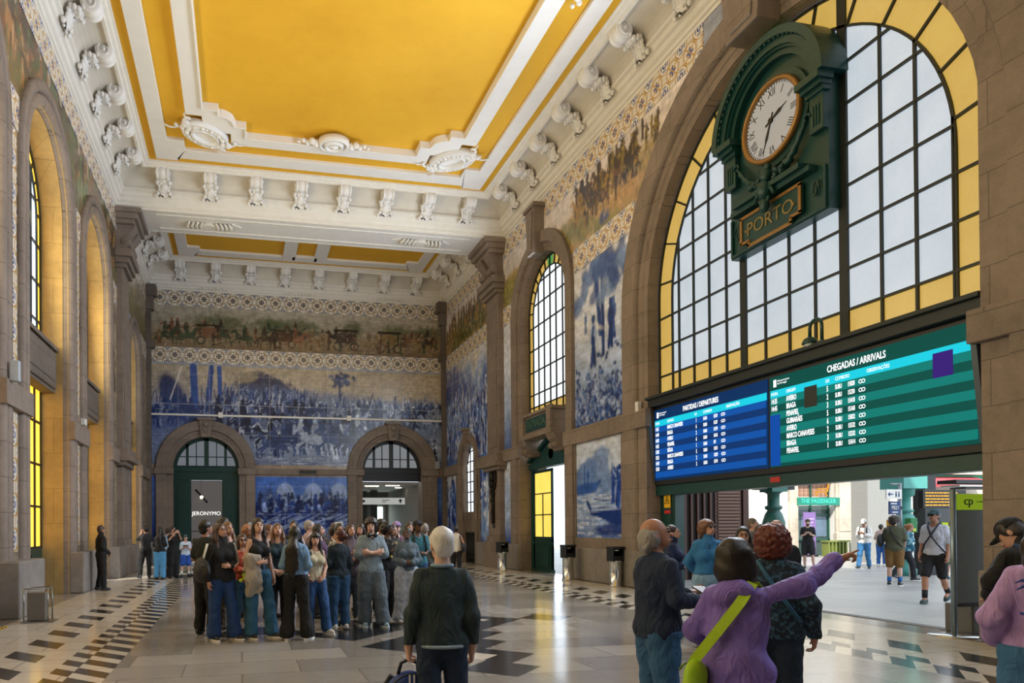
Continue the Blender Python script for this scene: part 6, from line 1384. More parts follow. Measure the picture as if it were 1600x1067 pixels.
    # ---- hair
    hr = g('hair', 'short'); hc = g('hc', '#20160f')
    if hr:
        sd = Sdf(HO - .52 if hr in ('long', 'long_wavy') else HO - .3, HO + .36, min(res, .013)); Hs = lambda c, r, k=.02, cut=None, sub=False: sd.ell(np.array(c) * hs, np.array(r) * hs, k, HF, sub, None, cut)
        ln = g('hl', .34)
        if hr == 'short': Hs((0, -.006, .122), (.083, .1, .098), .01, [((0, .8, -.6), -.012)]); Hs((0, -.045, .07), (.07, .055, .075), .02, [((0, 1, 0), .03)])
        elif hr == 'curly': Hs((0, -.01, .13), (.105, .115, .105), .01, [((0, .8, -.6), .0)]); Hs((0, -.05, .07), (.1, .07, .09), .03); [Hs((sx * .075, .01, .1), (.035, .05, .07), .02) for sx in (1, -1)]
        elif hr == 'bigcurl': Hs((0, -.015, .12), (.125, .13, .12), .01, [((0, .8, -.6), .01)]); Hs((0, -.04, .045), (.12, .1, .1), .03); [Hs((sx * .085, .0, .07), (.045, .07, .09), .02) for sx in (1, -1)]
        elif hr == 'fringe_bald': Hs((0, -.025, .085), (.085, .09, .088), .01, [((0, 1, 0), .03), ((0, .55, 1), .118)]); Hs((0, -.07, .02), (.07, .042, .075), .03)
        elif hr == 'bob': Hs((0, -.008, .12), (.088, .104, .102), .01, [((0, .8, -.6), -.014)]); Hs((0, -.035, .03), (.095, .085, .12), .03, [((0, 0, -1), .085 * hs)]); [Hs((sx * .08, .015, .04), (.025, .055, .115), .02, [((0, 0, -1), .08 * hs)]) for sx in (1, -1)]
        elif hr in ('long', 'long_wavy'):
            Hs((0, -.006, .122), (.085, .102, .1), .01, [((0, .8, -.6), -.014)]); Hs((0, -.055, .05), (.085, .06, .12), .03)
            nb = h((0, -.08, .03)); yb = -.135 - (top or {}).get('loose', 0) * 1.0 - (.05 if (top or {}).get('hood') else 0); b1 = up((0, yb, 1.36)); b2 = up((0, yb - .015, 1.42 - ln)); sd.cone(nb, b1, .075 * S, .085 * S, .03, .6); sd.cone(b1, b2, .088 * S, .055 * S, .03, .5); [sd.cone(up((q, yb, 1.36)), up((q * 1.5, yb - .01, 1.45 - ln * Q.uniform(.85, 1.05))), .04 * S, .022 * S, .02) for q in (-.06, -.03, .03, .06)]
            for sx in (1, -1):
                a_ = h((sx * .072, .015, .09)); b_ = h((sx * .085, .0, -.04)); sd.cone(a_, b_, .024 * S, .03 * S, .02)
                if g('front_hair', True): c_ = up((sx * .1, .105, 1.40 - ln * .55)); sd.cone(b_, c_, .03 * S, .024 * S, .02)
        elif hr == 'bun': Hs((0, -.006, .12), (.08, .098, .096), .01, [((0, .8, -.6), -.014)]); Hs((0, -.05, .07), (.07, .055, .07), .02, [((0, 1, 0), .03)]); Hs((0, -.12, .12), (.045, .04, .045), .01)
        elif hr == 'buzz': Hs((0, -.006, .118), (.078, .096, .096), .01, [((0, .8, -.6), .0)]); Hs((0, -.045, .07), (.068, .052, .075), .02, [((0, 1, 0), .02)])
        if hr != 'buzz': sd.wob(g('hw', {'curly': .006, 'bigcurl': .006, 'long_wavy': .006}.get(hr, .0025)), {'curly': 95, 'bigcurl': 115, 'long_wavy': 45}.get(hr, 60), N_P[0])
        if g('bangs'): Hs((0, .085, .135), (.062, .025, .035), .01)
        add(sd, 'hair', hairmat(hc))
    if g('cap'):
        sd = Sdf(HO - .1, HO + .35, min(res, .012)); sd.ell(np.array((0, -.004, .135)) * hs, np.array((.087, .104, .092)) * hs, .005, HF, cut=[((0, .0, -1), -.115 * hs)])
        if g('cap') != 'beanie' and g('brim', True): sd.ell(np.array((0, .11 * (1 if not g('cap_back') else -1), .125)) * hs, np.array((.065, .075, .012)) * hs, .006, HF)
        add(sd, 'cap', fabric(g('cap')))
    if g('glasses'):
        m = MB()
        for sx in (1, -1):
            if g('glasses') == 'sun': m.lathe([(.001, 0), (.021 * hs, .0), (.021 * hs, .004), (.001, .005)], (0, 0, 0), 10, T=lambda x_, y_, z_, sx=sx: tuple(h((sx * .031 + x_ / hs, .114 + z_ / hs, .092 + y_ / hs))))
            m.tube([h((sx * .031 + .021 * math.cos(t), .116, .092 + .019 * math.sin(t))) for t in [2 * PI * q / 12 for q in range(12)]], .0028, 5, closed=True); m.tube([h((sx * .052, .112, .096)), h((sx * .078, .0, .098))], .0028, 5)
        m.tube([h((-.011, .118, .095)), h((.011, .118, .095))], .0028, 5); m.build('glasses', M['black'], root)
    # ---- accessories
    for ac in g('acc', []):
        k_ = ac[0]
        if k_ == 'backpack':
            c = ac[1]; sd = Sdf(up((0, -.24, 1.15)) - .32, up((0, -.2, 1.2)) + .36, res); sd.ell(up((0, -.2, 1.18)), np.array((.15, .085, .21)) * S, .02); sd.ell(up((0, -.27, 1.1)), np.array((.11, .05, .11)) * S, .03); add(sd, 'backpack', fabric(c, rough=.6))
            for sx in (1, -1): MB().tube([up((sx * .1, -.13, 1.35)), up((sx * .1, -.03, 1.45)), up((sx * .1, .07, 1.41)), up((sx * .11, .135, 1.28)), up((sx * .14, .08, 1.1)), up((sx * .14, -.1, 1.04))], .018, 6).build('shoulder_strap', fabric(c), root)
        elif k_ == 'shoulder_bag':   # hangs at side sx
            _, c, sx, zz, sz = ac; sd = Sdf(up((sx * .28, -.05, zz)) - .32, up((sx * .28, -.05, zz)) + .32, res); sd.ell(up((sx * .27, -.06, zz)), np.array((.075, .2, .16)) * sz * S, .02); sd.ell(up((sx * .27, -.06, zz + .07)), np.array((.05, .17, .1)) * sz * S, .03); sd.wob(.006, 25, 3); add(sd, 'shoulder_bag', fabric(c, rough=.6))
            m = MB(); m.tube([up((sx * .24, .07, zz + .1)), up((sx * .16, .085, 1.3)), up((sx * .13, .02, 1.46)), up((sx * .15, -.09, 1.35)), up((sx * .25, -.15, zz + .1))], .014, 6); m.build('bag_strap', fabric(c), root)
        elif k_ == 'cross_strap':
            _, c, sx, rr = ac[:4]; m = MB(); pts = [(-sx * .09, .0, 1.475), (-sx * .07, .1, 1.4), (0, .17, 1.24), (sx * .1, .165, 1.08), (sx * .18, .05, .93), (sx * .17, -.08, .95), (sx * .06, -.165, 1.12), (-sx * .03, -.165, 1.28), (-sx * .08, -.1, 1.42)]
            P_ = [up(p_) for p_ in pts]; m.tube(P_, rr, 6, closed=True); m.build('bag_strap', fabric(c, rough=.6), root)
        elif k_ == 'phone':
            a = arms[0 if ac[1] > 0 else 1]; p_ = a[2] + a[3] * .1 + a[4] * .02; n_ = Rl @ np.array([0, -1, .25]); n_ /= np.linalg.norm(n_); u_ = np.array([1, 0, 0]) if len(ac) < 4 else np.array([0, 0, 1]); v_ = np.cross(n_, u_)
            m = MB(); m.box(-.078, .078, -.037, .037, -.005, .005, T=lambda x_, y_, z_: tuple(p_ + u_ * x_ + v_ * y_ + n_ * z_)); m.build('phone', plain(ac[2], .3), root)
        elif k_ == 'torso_stripes':  # three white stripes down the sleeve
            for a in arms:
                sh_, el, wr, _, _, sx = a; m = MB()
                for q in (-1, 0, 1):
                    off = np.array([sx * .9, q * .34, .35]); off2 = np.array([sx * 1.0, q * .3 , 0])
                    m.tube([sh_ + off * .074 * S + np.array([0, 0, .012]), (sh_ + el) / 2 + off2 * .079 * S, el + off2 * .077 * S, el + (wr - el) * .5 + off2 * .066 * S + np.array([0, .01, -.0]), wr + off2 * .052 * S], .008, 5)
                m.build('sleeve_stripe', plain('#dfe4ea', .7), root)
        elif k_ == 'jacket_over_arm':
            a = arms[0 if ac[1] > 0 else 1]; c_ = (a[1] + a[2]) / 2; sd = Sdf(c_ + np.array([-.22, -.2, -.62]), c_ + np.array([.22, .25, .16]), res)
            sd.cone(c_ + np.array([-.05, 0, .02]), c_ + np.array([.05, 0.02, .02]), .085, .085, .04); sd.cone(c_, c_ + np.array([0.02, .04, -.28]), .1, .115, .05, .7); sd.cone(c_ + np.array([.0, .02, -.25]), c_ + np.array([.05, 0, -.46]), .09, .06, .05, .7); sd.cone(c_ + np.array([-.05, .03, -.2]), c_ + np.array([-.08, .03, -.4]), .06, .05, .05); sd.wob(.01, 38, 4)
            add(sd, 'carried_jacket', fabric(ac[2], .6))
        elif k_ == 'headphones':
            m = MB(); m.tube([up((.085 * math.cos(t), .02 + .1 * math.sin(t), 1.46 - .02 * math.sin(t))) for t in [PI * q / 8 for q in range(9)]], .014, 6); 
            for sx in (1, -1): m.sphere(up((sx * .05, .12, 1.44)), .04, 8, 6)
            m.build('headphones', M['black'], root)
        elif k_ == 'patch': # simple printed blob on the chest (front, z, size, colour)
            _, yy, zz, sz, c = ac; m = MB()
            for q in range(7): m.sphere(up((Q.uniform(-.09, .09), yy, zz + Q.uniform(-.09, .09))), sz, 6, 4, sy=.25)
            m.build('print', plain(c, .7), root)
        elif k_ == 'beard':
            sd = Sdf(HO - .15, HO + .2, min(res, .01)); sd.ell(np.array((0, .045, .03)) * hs, np.array((.06, .066, .055)) * hs, .01, HF, cut=[((0, 0, 1), .048 * hs)]); add(sd, 'beard', hairmat(ac[1]))
        elif k_ == 'socks':
            for l in legs:
                kn, an = lw(l[1]), lw(l[2]); m = MB(); m.tube([an + (kn - an) * .38, an + (kn - an) * .02], [.047 * S, .043 * S], 10); m.build('sock', fabric(ac[1]), root)
        elif k_ == 'hatband': pass
    return root, dict(up=up, h=h, arms=arms, S=S, rz=rz, pos=pos)

# ------------------------------------------------------------------ the crowd (positions in metres on the hall floor)
DJ = lambda c, f=.4: denim(c, f)
def T_(c, **k): return dict(c=c, **k)
people = [
 # front row of the group looking up at the tiles
 dict(pos=(-0.28, 10.14), H=1.63, f=1, girth=1.12, face=155, look=140, pitch=18, legs='relax', R='down', L='belly', top=T_('#15181d', name='track_jacket', loose=.02, collar=1, hem=.84), bot=dict(mat=DJ('#1c3f72'), flare=.05, len=.99), hair='long', hc='#3a2116', hl=.3, glasses=1, shoes='#16181c', sole='#ece8df', stripes=1, acc=[('torso_stripes',), ('shoulder_bag', '#101317', 1, 1.02, 1.15)], label='woman in black track jacket with white sleeve stripes, flared blue jeans and black tote'),
 dict(pos=(-0.51, 10.75), H=1.68, face=35, look=60, pitch=10, legs='stand', R='belly', L='belly', top=T_('#131a18', sleeve=.42, loose=.03, sl_loose=.02), bot=dict(c='#14171d', d=.03), hair='short', hc='#15100d', skin='m', label='person in black T-shirt and wide dark trousers, back turned behind the striped jacket woman'),
 dict(pos=(-0.20, 11.30), H=1.66, f=1, face=150, look=150, pitch=15, top=T_('#3c332b', loose=.02), bot=dict(c='#5d5648'), hair='long', hc='#6e4f33', R='belly', L='down', label='woman with light brown hair half hidden just right of the striped jacket woman'),
 dict(pos=(-0.29, 12.00), H=1.72, face=20, look=20, top=T_('#1c1d20', loose=.02), bot=dict(c='#1b1c20'), hair='curly', hc='#120d0b', label='tall person with dark curly hair standing behind, only the hair seen near the cafe door'),
 dict(pos=(0.01, 10.95), H=1.47, f=1, face=165, look=165, pitch=8, R='belly', L='belly', top=T_('#7c3a2f', loose=.02, mat=pattern_fabric('#8f3b2c', '#cf6a55', 20)), bot=dict(mat=DJ('#38607f')), glasses='sun', hair='long', hc='#3b2a20', shoes='#b9b4aa', acc=[('patch', .16, .98, .03, '#d8e23a')], label='small girl in sunglasses and reddish top beside the tank top woman'),
 dict(pos=(0.23, 10.19), H=1.70, f=1, girth=.88, face=150, look=165, pitch=8, legs='relax', R='belly', L='down', skin='p', top=T_('#11131a', sleeve=0, loose=-.004, name='tank_top', hem=.98), bot=dict(mat=DJ('#2c5f80', .25), d=.022, flare=.035, waist=1.06, len=.99), hair='long', hc='#22150f', hl=.4, shoes='#20242a', sole='#e6e2da', acc=[('jacket_over_arm', 1, '#a69c8f')], label='tall woman in black tank top with a fluffy grey jacket over her arm'),
 dict(pos=(0.54, 10.90), H=1.63, f=1, girth=.92, face=175, look=175, pitch=26, legs='stand', R='front', L='front', top=T_('#1d3440', loose=.01), bot=dict(c='#131519'), hair='long', hc='#5b3a26', hl=.42, shoes='#1b1b1d', label='woman with long light brown hair, head tilted up, dark teal top, hands clasped'),
 dict(pos=(0.74, 9.95), H=1.58, f=1, face=15, look=25, pitch=14, legs='wide', R='front', L='front', top=T_('#6f92b3', loose=.03, hood=1, name='hoodie', hem=.98), bot=dict(c='#0e0f12', flare=.055, waist=1.03, len=.99), hair='long', hc='#0f0b0a', hl=.42, shoes='#17181b', sole='#e8e4dc', label='woman seen from behind in pale blue hoodie and black flared trousers'),
 dict(pos=(1.05, 10.35), H=1.49, f=1, girth=.88, face=160, look=172, pitch=4, legs='relax', R='side', L='front', skin='l', top=T_('#c7bd9f', sleeve=0, name='vest_top'), bot=dict(mat=DJ('#2a5285', .5), d=.022, flare=.02), hair='long', hc='#120c0b', bangs=1, hl=.3, shoes='#cfcabf', sole='#ece8e0', acc=[('shoulder_bag', '#26211c', 1, 1.02, .8)], label='short woman with straight black fringe, beige vest top and ripped blue jeans'),
 dict(pos=(1.45, 10.75), H=1.54, f=1, face=-25, look=-55, pitch=18, legs='stand', R='down', L='front', skin='l', top=T_('#14242e', loose=.015, name='jumper'), bot=dict(mat=DJ('#1f4668', .3), d=.025), hair='bun', hc='#43160e', shoes='#c9c4ba', label='woman with reddish bun in dark navy jumper and teal jeans, back to the camera'),
 dict(pos=(1.77, 11.60), H=1.61, f=1, face=165, look=155, pitch=14, R='phone', L='belly', top=T_('#5d525c', loose=.045, sl_loose=.035, hem=.8, flare=0, name='puffer_jacket', collar=1), bot=dict(c='#3d4654', d=.02), hair='long', hc='#3a251c', shoes='#cfcac0', label='woman in mauve grey puffer jacket beside the boy with crossed arms'),
 dict(pos=(1.99, 10.95), H=1.70, face=170, look=180, pitch=2, legs='relax', R='crossed', L='crossed', skin='p', top=T_('#7f8f9b', sleeve=.5, loose=.04, sl_loose=.04, hem=.82, name='tshirt'), bot=dict(mat=DJ('#5a6670', .25), d=.045, flare=.03, len=.97), hair='curly', hc='#1d0f12', shoes='#8aa9bd', sole='#d8e4ea', acc=[('headphones',)], label='tall teenager with dark curly hair and crossed arms in pale blue T-shirt and grey jeans'),
 dict(pos=(2.48, 12.00), H=1.64, face=150, look=120, pitch=10, skin='d', R='phone', L='down', top=T_('#15151a', loose=.035, mat=pattern_fabric('#131318', '#8c7a4a', 9, .66), name='jacket'), bot=dict(c='#111216', d=.03), hair='curly', hc='#0e0a09', acc=[('patch', .2, 1.14, .02, '#c6a94a')], label='person in black patterned jacket with gold emblem behind the crossed arms teenager'),
 dict(pos=(2.64, 12.30), H=1.60, f=1, face=150, look=140, pitch=12, skin='p', top=T_('#2d2a30', loose=.02), bot=dict(c='#3a4a60'), hair='long', hc='#2a1b16', label='pale faced woman with dark hair looking up, right of the gold emblem jacket'),
 dict(pos=(2.63, 11.20), H=1.55, f=1, face=175, look=185, pitch=6, skin='d', legs='stand', R='belly', L='belly', top=T_('#53626e', loose=.035, sl_loose=.02, name='denim_jacket', collar=1), bot=dict(c='#a7aebb', d=.05, flare=.06, waist=1.04), hair='bun', hc='#100b0a', shoes='#d7d3cc', acc=[('phone', 1, '#24272c')], label='woman in grey denim jacket and wide pale trousers at the right end of the group'),
 dict(pos=(3.19, 12.70), H=1.68, face=160, look=150, pitch=6, skin='d', cap='#1b1c1f', R='down', L='belly', top=T_('#2b6470', loose=.02, sleeve=.5), bot=dict(mat=DJ('#2a4d76')), hair='short', acc=[('backpack', '#141619')], label='man with black cap, teal shirt and backpack behind the group, right end'),
 dict(pos=(2.90, 13.20), H=1.66, f=1, face=170, top=T_('#6a4b5f'), bot=dict(c='#2b2c33'), hair='short', cap='#8f7aa8', skin='p', label='person in lilac cap at the back of the group, partly hidden'),
 dict(pos=(2.48, 12.60), H=1.69, face=165, top=T_('#2c2f36'), bot=dict(c='#1f2227'), hair='curly', hc='#1a120e', glasses=1, skin='t', label='person with glasses pushed up and dark curls behind the gold emblem jacket'),
 dict(pos=(2.17, 13.00), H=1.62, f=1, face=200, top=T_('#3c3a40'), bot=dict(c='#22252b'), hair='long', hc='#1d1512', label='woman at the back of the group between puffer jacket and teenager'),
 dict(pos=(1.71, 12.50), H=1.63, f=1, face=170, look=170, pitch=10, top=T_('#c9c3b9', mat=pattern_fabric('#d6d0c6', '#22252c', 30)), bot=dict(c='#20242b'), hair='bob', hc='#140e0c', label='person with dark bob in striped top looking up behind the reddish bun woman'),
 dict(pos=(1.64, 12.80), H=1.60, face=10, look=20, R='high', L='high', skin='l', top=T_('#4a4d5c'), bot=dict(c='#2b3038'), hair='short', hc='#2a1f18', acc=[('phone', 1, '#cfd6dc')], label='person holding up a white phone with both hands in the middle of the group'),
 dict(pos=(1.32, 12.20), H=1.62, f=1, face=110, look=110, pitch=16, skin='p', top=T_('#57405f', loose=.02), bot=dict(c='#23262d'), hair='long', hc='#141013', label='woman in purple top with long black hair in profile, mid group'),
 dict(pos=(1.27, 13.50), H=1.70, face=60, look=100, pitch=6, skin='p', top=T_('#a58f95', sleeve=.5, loose=.02), bot=dict(c='#2f3640'), hair='buzz', hc='#8c8580', acc=[('backpack', '#b9a9ae')], label='man with cropped grey hair and pale pink backpack behind the group'),
 dict(pos=(1.00, 14.00), H=1.70, f=1, face=185, top=T_('#22252c'), bot=dict(c='#22252c'), hair='bun', hc='#17110f', label='woman with tied black hair at the back, above the blue hoodie'),
 dict(pos=(0.49, 12.30), H=1.63, f=1, face=120, look=120, pitch=20, skin='p', top=T_('#9a8579', sleeve=.4), bot=dict(c='#2d3a4c'), hair='bun', hc='#5a3c2a', label='woman in pale pink top behind the fluffy jacket, face turned right'),
 dict(pos=(0.10, 12.60), H=1.60, face=10, look=10, R='high', L='high', skin='p', top=T_('#b0a69a', sleeve=.4), bot=dict(mat=DJ('#48698c')), hair='curly', hc='#8a5b3a', acc=[('phone', 1, '#8fb0cf')], label='person raising both arms to photograph the tiles behind the tank top woman'),
 dict(pos=(0.67, 12.90), H=1.61, f=1, face=170, top=T_('#31343d'), bot=dict(c='#1c2026'), hair='long', hc='#2b1c15', label='woman at the back between the tank top woman and the light brown haired woman'),
 dict(pos=(3.51, 13.40), H=1.63, face=10, top=T_('#4b5048'), bot=dict(c='#35404e'), hair='buzz', hc='#77706a', label='man with short grey hair just left of the old man with the backpack'),
 dict(pos=(3.29, 13.80), H=1.66, f=1, face=160, top=T_('#41515e'), bot=dict(c='#33404e'), hair='bob', hc='#3a2a20', label='woman at the back right of the group under the corridor opening'),
 dict(pos=(4.86, 15.00), H=1.60, f=1, face=165, skin='t', top=T_('#5c5049'), bot=dict(c='#2d3138'), hair='bun', hc='#2c1a14', label='woman whose head shows between the old man and the white top woman') if False else None,
 # far left
 dict(pos=(-3.50, 19.20), H=1.66, girth=1.1, face=75, look=60, pitch=6, legs='wide', R='front', L='front', skin='m', top=T_('#0e0f12', loose=.02, collar=1, name='jacket'), bot=dict(c='#0f1013', d=.018), hair='buzz', hc='#3a2c24', label='bald security guard in black standing by the green side door'),
 dict(pos=(-2.97, 23.60), H=1.66, face=-15, look=-20, legs='relax', R='camera', L='camera', skin='m', top=T_('#1f2026', loose=.02, sleeve=.6), bot=dict(c='#141519', d=.02), hair='short', hc='#0e0b0a', label='man in dark shirt photographing near the far left pillar, back turned'),
 dict(pos=(-2.47, 22.90), H=1.60, f=1, face=20, look=10, R='phone', L='phone', top=T_('#15171b', loose=.02), bot=dict(mat=DJ('#4c8fbf', .2), d=.03, flare=.02), hair='long', hc='#0f0c0b', hl=.35, label='woman with long black hair and light blue jeans left of the cafe door'),
 dict(pos=(-2.12, 23.30), H=1.64, f=1, face=150, look=110, pitch=10, R='camera', L='camera', skin='l', top=T_('#121317', sleeve=.4), bot=dict(c='#111216', d=.04, flare=.03), hair='bun', hc='#1a1310', acc=[('phone', 1, '#101215')], label='woman in black jumpsuit taking a picture in front of the cafe door'),
 dict(pos=(-1.77, 23.80), H=1.36, face=175, look=180, R='phone', L='phone', skin='p', legs='wide', bare_legs=1, top=T_('#c8cfd6', sleeve=.45, loose=.03, mat=pattern_fabric('#b9c9dc', '#3b5f9c', 6, .6)), bot=dict(c='#2450a8', len=.42, d=.03, name='shorts'), hair='short', hc='#2b211b', cap='#3a4a58', shoes='#22252a', acc=[('socks', '#dcdcdc'), ('phone', 1, '#15171a')], label='boy in blue shorts, pale T-shirt and cap in front of the cafe door'),
 dict(pos=(-1.52, 24.20), H=1.24, f=1, face=170, skin='l', top=T_('#a8768c', sleeve=.45), bot=dict(mat=pattern_fabric('#c9c6bf', '#1f2226', 14)), hair='bob', hc='#2c1d17', R='belly', L='belly', label='small girl in pink top and patterned trousers right of the boy in blue shorts'),
 dict(pos=(-2.49, 25.50), H=1.58, face=10, top=T_('#8aa6c0', sleeve=.45), bot=dict(c='#2a2c31'), hair='short', hc='#241a14', label='person in pale blue shirt half hidden between the jeans woman and the jumpsuit woman'),
 # right of centre, back view
 dict(pos=(6.22, 20.10), H=1.60, f=1, face=20, look=10, legs='relax', R='hip', L='strap', skin='t', top=T_('#c6bfb2', sleeve=.0, loose=.02, name='blouse'), bot=dict(c='#0f1013', d=.012), hair='bun', hc='#120d0c', acc=[('shoulder_bag', '#121316', 1, 1.0, .9)], label='woman seen from behind in white sleeveless top with black bag by the far right railing'),
 # outside and by the passage
 dict(pos=(5.83, 8.00), H=1.62, f=1, girth=1.05, face=165, look=140, pitch=16, R='behind', L='behind', top=T_('#2a6fa8', loose=.03, sl_loose=.02, collar=1, name='jacket', hem=.98), bot=dict(c='#7ba0c4', d=.02), hair='curly', hc='#6a472f', glasses='sun', hw=.004, acc=[('patch', .13, 1.3, .012, '#1c2c55')], label='woman with short brown hair in bright blue jacket by the slatted kiosk'),
 dict(pos=(5.86, 8.80), H=1.56, f=1, face=100, look=95, pitch=10, R='belly', L='belly', top=T_('#152347', loose=.03, name='coat', hem=.8, collar=1), bot=dict(c='#101116'), hair='bun', hc='#2b1d15', label='woman in navy coat in profile behind the man in the navy sweater'),
 dict(pos=(5.71, 7.20), H=1.53, f=1, face=180, look=175, pitch=8, R='mouth', L='belly', top=T_('#6b5048', sleeve=.4), bot=dict(c='#22252b'), hair='long', hc='#120d0b', glasses=1, label='woman with black hair and glasses, hand at her mouth, behind the pointing woman'),
 dict(pos=(5.30, 6.20), H=1.60, girth=1.1, face=165, look=185, pitch=2, skin='t', R='down', L='down', top=T_('#10141f', loose=.035, collar=1, name='jacket'), bot=dict(c='#15171c'), hair='fringe_bald', hc='#7f7b78', glasses=1, label='grey haired man with glasses in black jacket behind the red curly haired woman'),
 dict(pos=(9.32, 11.50), H=1.68, face=60, look=100, skin='l', top=T_('#4b5560'), bot=dict(c='#2a2d33'), hair='buzz', hc='#5b534d', label='man with short grey hair in the passage, above the woman with glasses'),
 dict(pos=(7.85, 9.50), H=1.56, f=1, face=150, look=150, top=T_('#38302e'), bot=dict(c='#2a2d33'), hair='long', hc='#3c261b', label='brown haired woman in the passage, left of the red curly hair'),
 dict(pos=(11.03, 13.50), H=1.55, f=1, face=180, top=T_('#8e5a50'), bot=dict(c='#2a2d33'), hair='bob', hc='#4a2d20', label='woman in reddish top farther back in the passage, right of the kiosk'),
 dict(pos=(19.63, 21.46), H=1.76, face=180, look=180, pitch=-12, skin='p', R='phone', L='phone', bare_legs=1, legs='relax', top=T_('#16181c', sleeve=.45, loose=.02), bot=dict(c='#1f2125', len=.42, d=.035, name='shorts'), hair='short', hc='#2a1d15', acc=[('beard', '#2a1b12'), ('phone', 1, '#101215')], label='bearded man in black T-shirt and shorts reading his phone by the violet poster'),
 dict(pos=(21.39, 20.86), H=1.74, girth=1.1, face=-165, look=-165, pitch=-22, skin='m', R='phone', L='phone', legs='wide', top=T_('#dedbd8', loose=.03, name='sweatshirt'), bot=dict(mat=DJ('#3b78ad', .5), d=.02), hair='short', hc='#1f1712', cap='#cfcac4', shoes='#1d2a30', acc=[('backpack', '#15171b'), ('phone', 1, '#101215')], label='man in white sweatshirt, cap and ripped light jeans looking at his phone outside'),
 dict(pos=(22.9, 21.6), H=1.55, f=1, face=15, look=30, R='belly', L='belly', skin='m', top=T_('#b39a92', loose=.03), bot=dict(mat=DJ('#2459a0', .2)), hair='short', hc='#1b1310', shoes='#d9d5cc', acc=[('backpack', '#9c837c')], label='woman in pale pink coat and blue jeans seen from behind outside'),
 dict(pos=(16.07, 14.79), H=1.76, girth=1.15, face=10, look=35, legs='stand', R='side', L='belly', skin='p', bare_legs=1, top=T_('#50523f', sleeve=.5, loose=.03, hem=.84), bot=dict(c='#7a5a30', len=.46, d=.022, name='shorts'), hair='curly', hc='#2a1c13', shoes='#1b1d20', sole='#e0dcd4', acc=[('socks', '#1f67b0'), ('shoulder_bag', '#14171a', -1, 1.1, 1.0), ('cross_strap', '#14171a', 1, .014)], label='man in khaki T-shirt and tan shorts with black shoulder bag, back to the camera outside'),
 dict(pos=(17.6, 15.9), H=1.58, f=1, face=60, look=70, lean=14, legs='walk', R='front', L='belly', skin='l', top=T_('#3e7590', loose=.05, sl_loose=.03, name='jacket', mat=pattern_fabric('#2f6a86', '#79a7b6', 10)), bot=dict(c='#26292f', d=.02), hair='bun', hc='#8a5a34', shoes='#1e2023', sole='#dcdcd8', acc=[('patch', .17, .98, .05, '#b9b2a6')], label='woman in teal and grey jacket bending over beside the man in tan shorts'),
 dict(pos=(13.18, 11.26), H=1.83, face=-160, look=-150, legs='walk', R='down', L='down', skin='t', bare_legs=1, top=T_('#b9bcc9', sleeve=.5, loose=.025, hem=.88, name='tshirt'), bot=dict(c='#0e1014', len=.45, d=.02, name='shorts'), hair='short', hc='#3b332c', cap='#2f4a52', glasses='sun', shoes='#17262a', sole='#31524e', acc=[('socks', '#15171b'), ('cross_strap', '#1a1d22', 1, .016), ('cross_strap', '#1a1d22', -1, .016)], label='tall man in white T-shirt, black shorts and cap walking through the passage'),
 dict(pos=(19.32, 16.00), H=1.66, f=1, face=20, look=10, R='belly', L='belly', skin='p', legs='stand', top=T_('#b8b3ae', sleeve=.5, loose=.02, hem=.96), bot=dict(c='#7d8a6e', len=.4, d=.05, name='shorts', flare=.05), hair='bun', hc='#6a3a2a', shoes='#3a5560', acc=[('backpack', '#1d2730')], label='woman in pale top and green shorts outside, right beside the walking man'),
 dict(pos=(25.43, 22.00), H=1.62, f=1, face=190, top=T_('#9b5c52'), bot=dict(c='#3a3f46'), hair='bob', hc='#7a4a30', label='person in reddish top far outside behind the teal jacket woman'),
]
for sp in people:
    if sp: person(sp)

# ---- foreground figures
# old man with the blue rucksack, seen from behind
o, I = person(dict(pos=(1.22, 4.25), H=1.55, girth=.85, face=-8, look=-22, pitch=0, legs=[((.09, 0, .88), (.10, .06, .48), (.1, .0, .09), .1), ((-.09, 0, .88), (-.10, -.02, .48), (-.11, -.12, .1), -.1)], R=((.2, -.03, 1.11), (.215, .06, .87), (0, .25, -1), (-1, 0, 0)), L=((.2, -.02, 1.12), (.225, .07, .88), (0, .05, -1), (-1, 0, 0)), curl=dict(L=1.0, R=.8), skin='p',
    top=T_('#23312f', boxy=.15, loose=.02, hem=.90, name='jumper', wr=.003, mat=fabric('#24343a', .5, var=.25, bs=45)), bot=dict(mat=DJ('#172a44', .3), d=.018), hair='short', hc='#d2cfcb', shoes='#1b1a19', label='white haired old man in dark green jumper seen from behind in the foreground'))
up = I['up']; m = MB(); m.tube([up((.07 * math.cos(t), -.01 + .072 * math.sin(t), 1.448)) for t in [2 * PI * q / 16 for q in range(16)]], .012, 8, closed=True); m.build('shirt_collar', fabric('#7f97ad'), o)
m = MB(); m.tube([up((.152 * math.cos(t) * 1.07, .118 * math.sin(t) * 1.1, .905)) for t in [2 * PI * q / 24 for q in range(24)]], .012, 6, closed=True); m.build('shirt_hem', fabric('#8fa3b5'), o)
a = I['arms'][1]; hp_ = a[2] + a[3] * .09; Rz = Matrix.Rotation(I['rz'], 4, 'Z'); wp = Rz @ Vector(hp_) + Vector((I['pos'][0], I['pos'][1], 0))
bag = empty('rucksack', tuple(wp), I['rz'] + .1, label='royal blue rucksack hanging from the old man\'s left hand', cat='bag')
sd = Sdf((-.28, -.22, -.55), (.28, .22, .08), .007); sd.ell((0, 0, -.27), (.17, .10, .21), .01); sd.ell((0, -.0, -.33), (.18, .11, .17), .04); sd.wob(.002, 30, 4)
COL_B = plain('#173a86', .6, bump=.3, bs=50, key='blue nylon'); me = sd.mesh('main_compartment', COL_B); link(bpy.data.objects.new('main_compartment', me), bag)
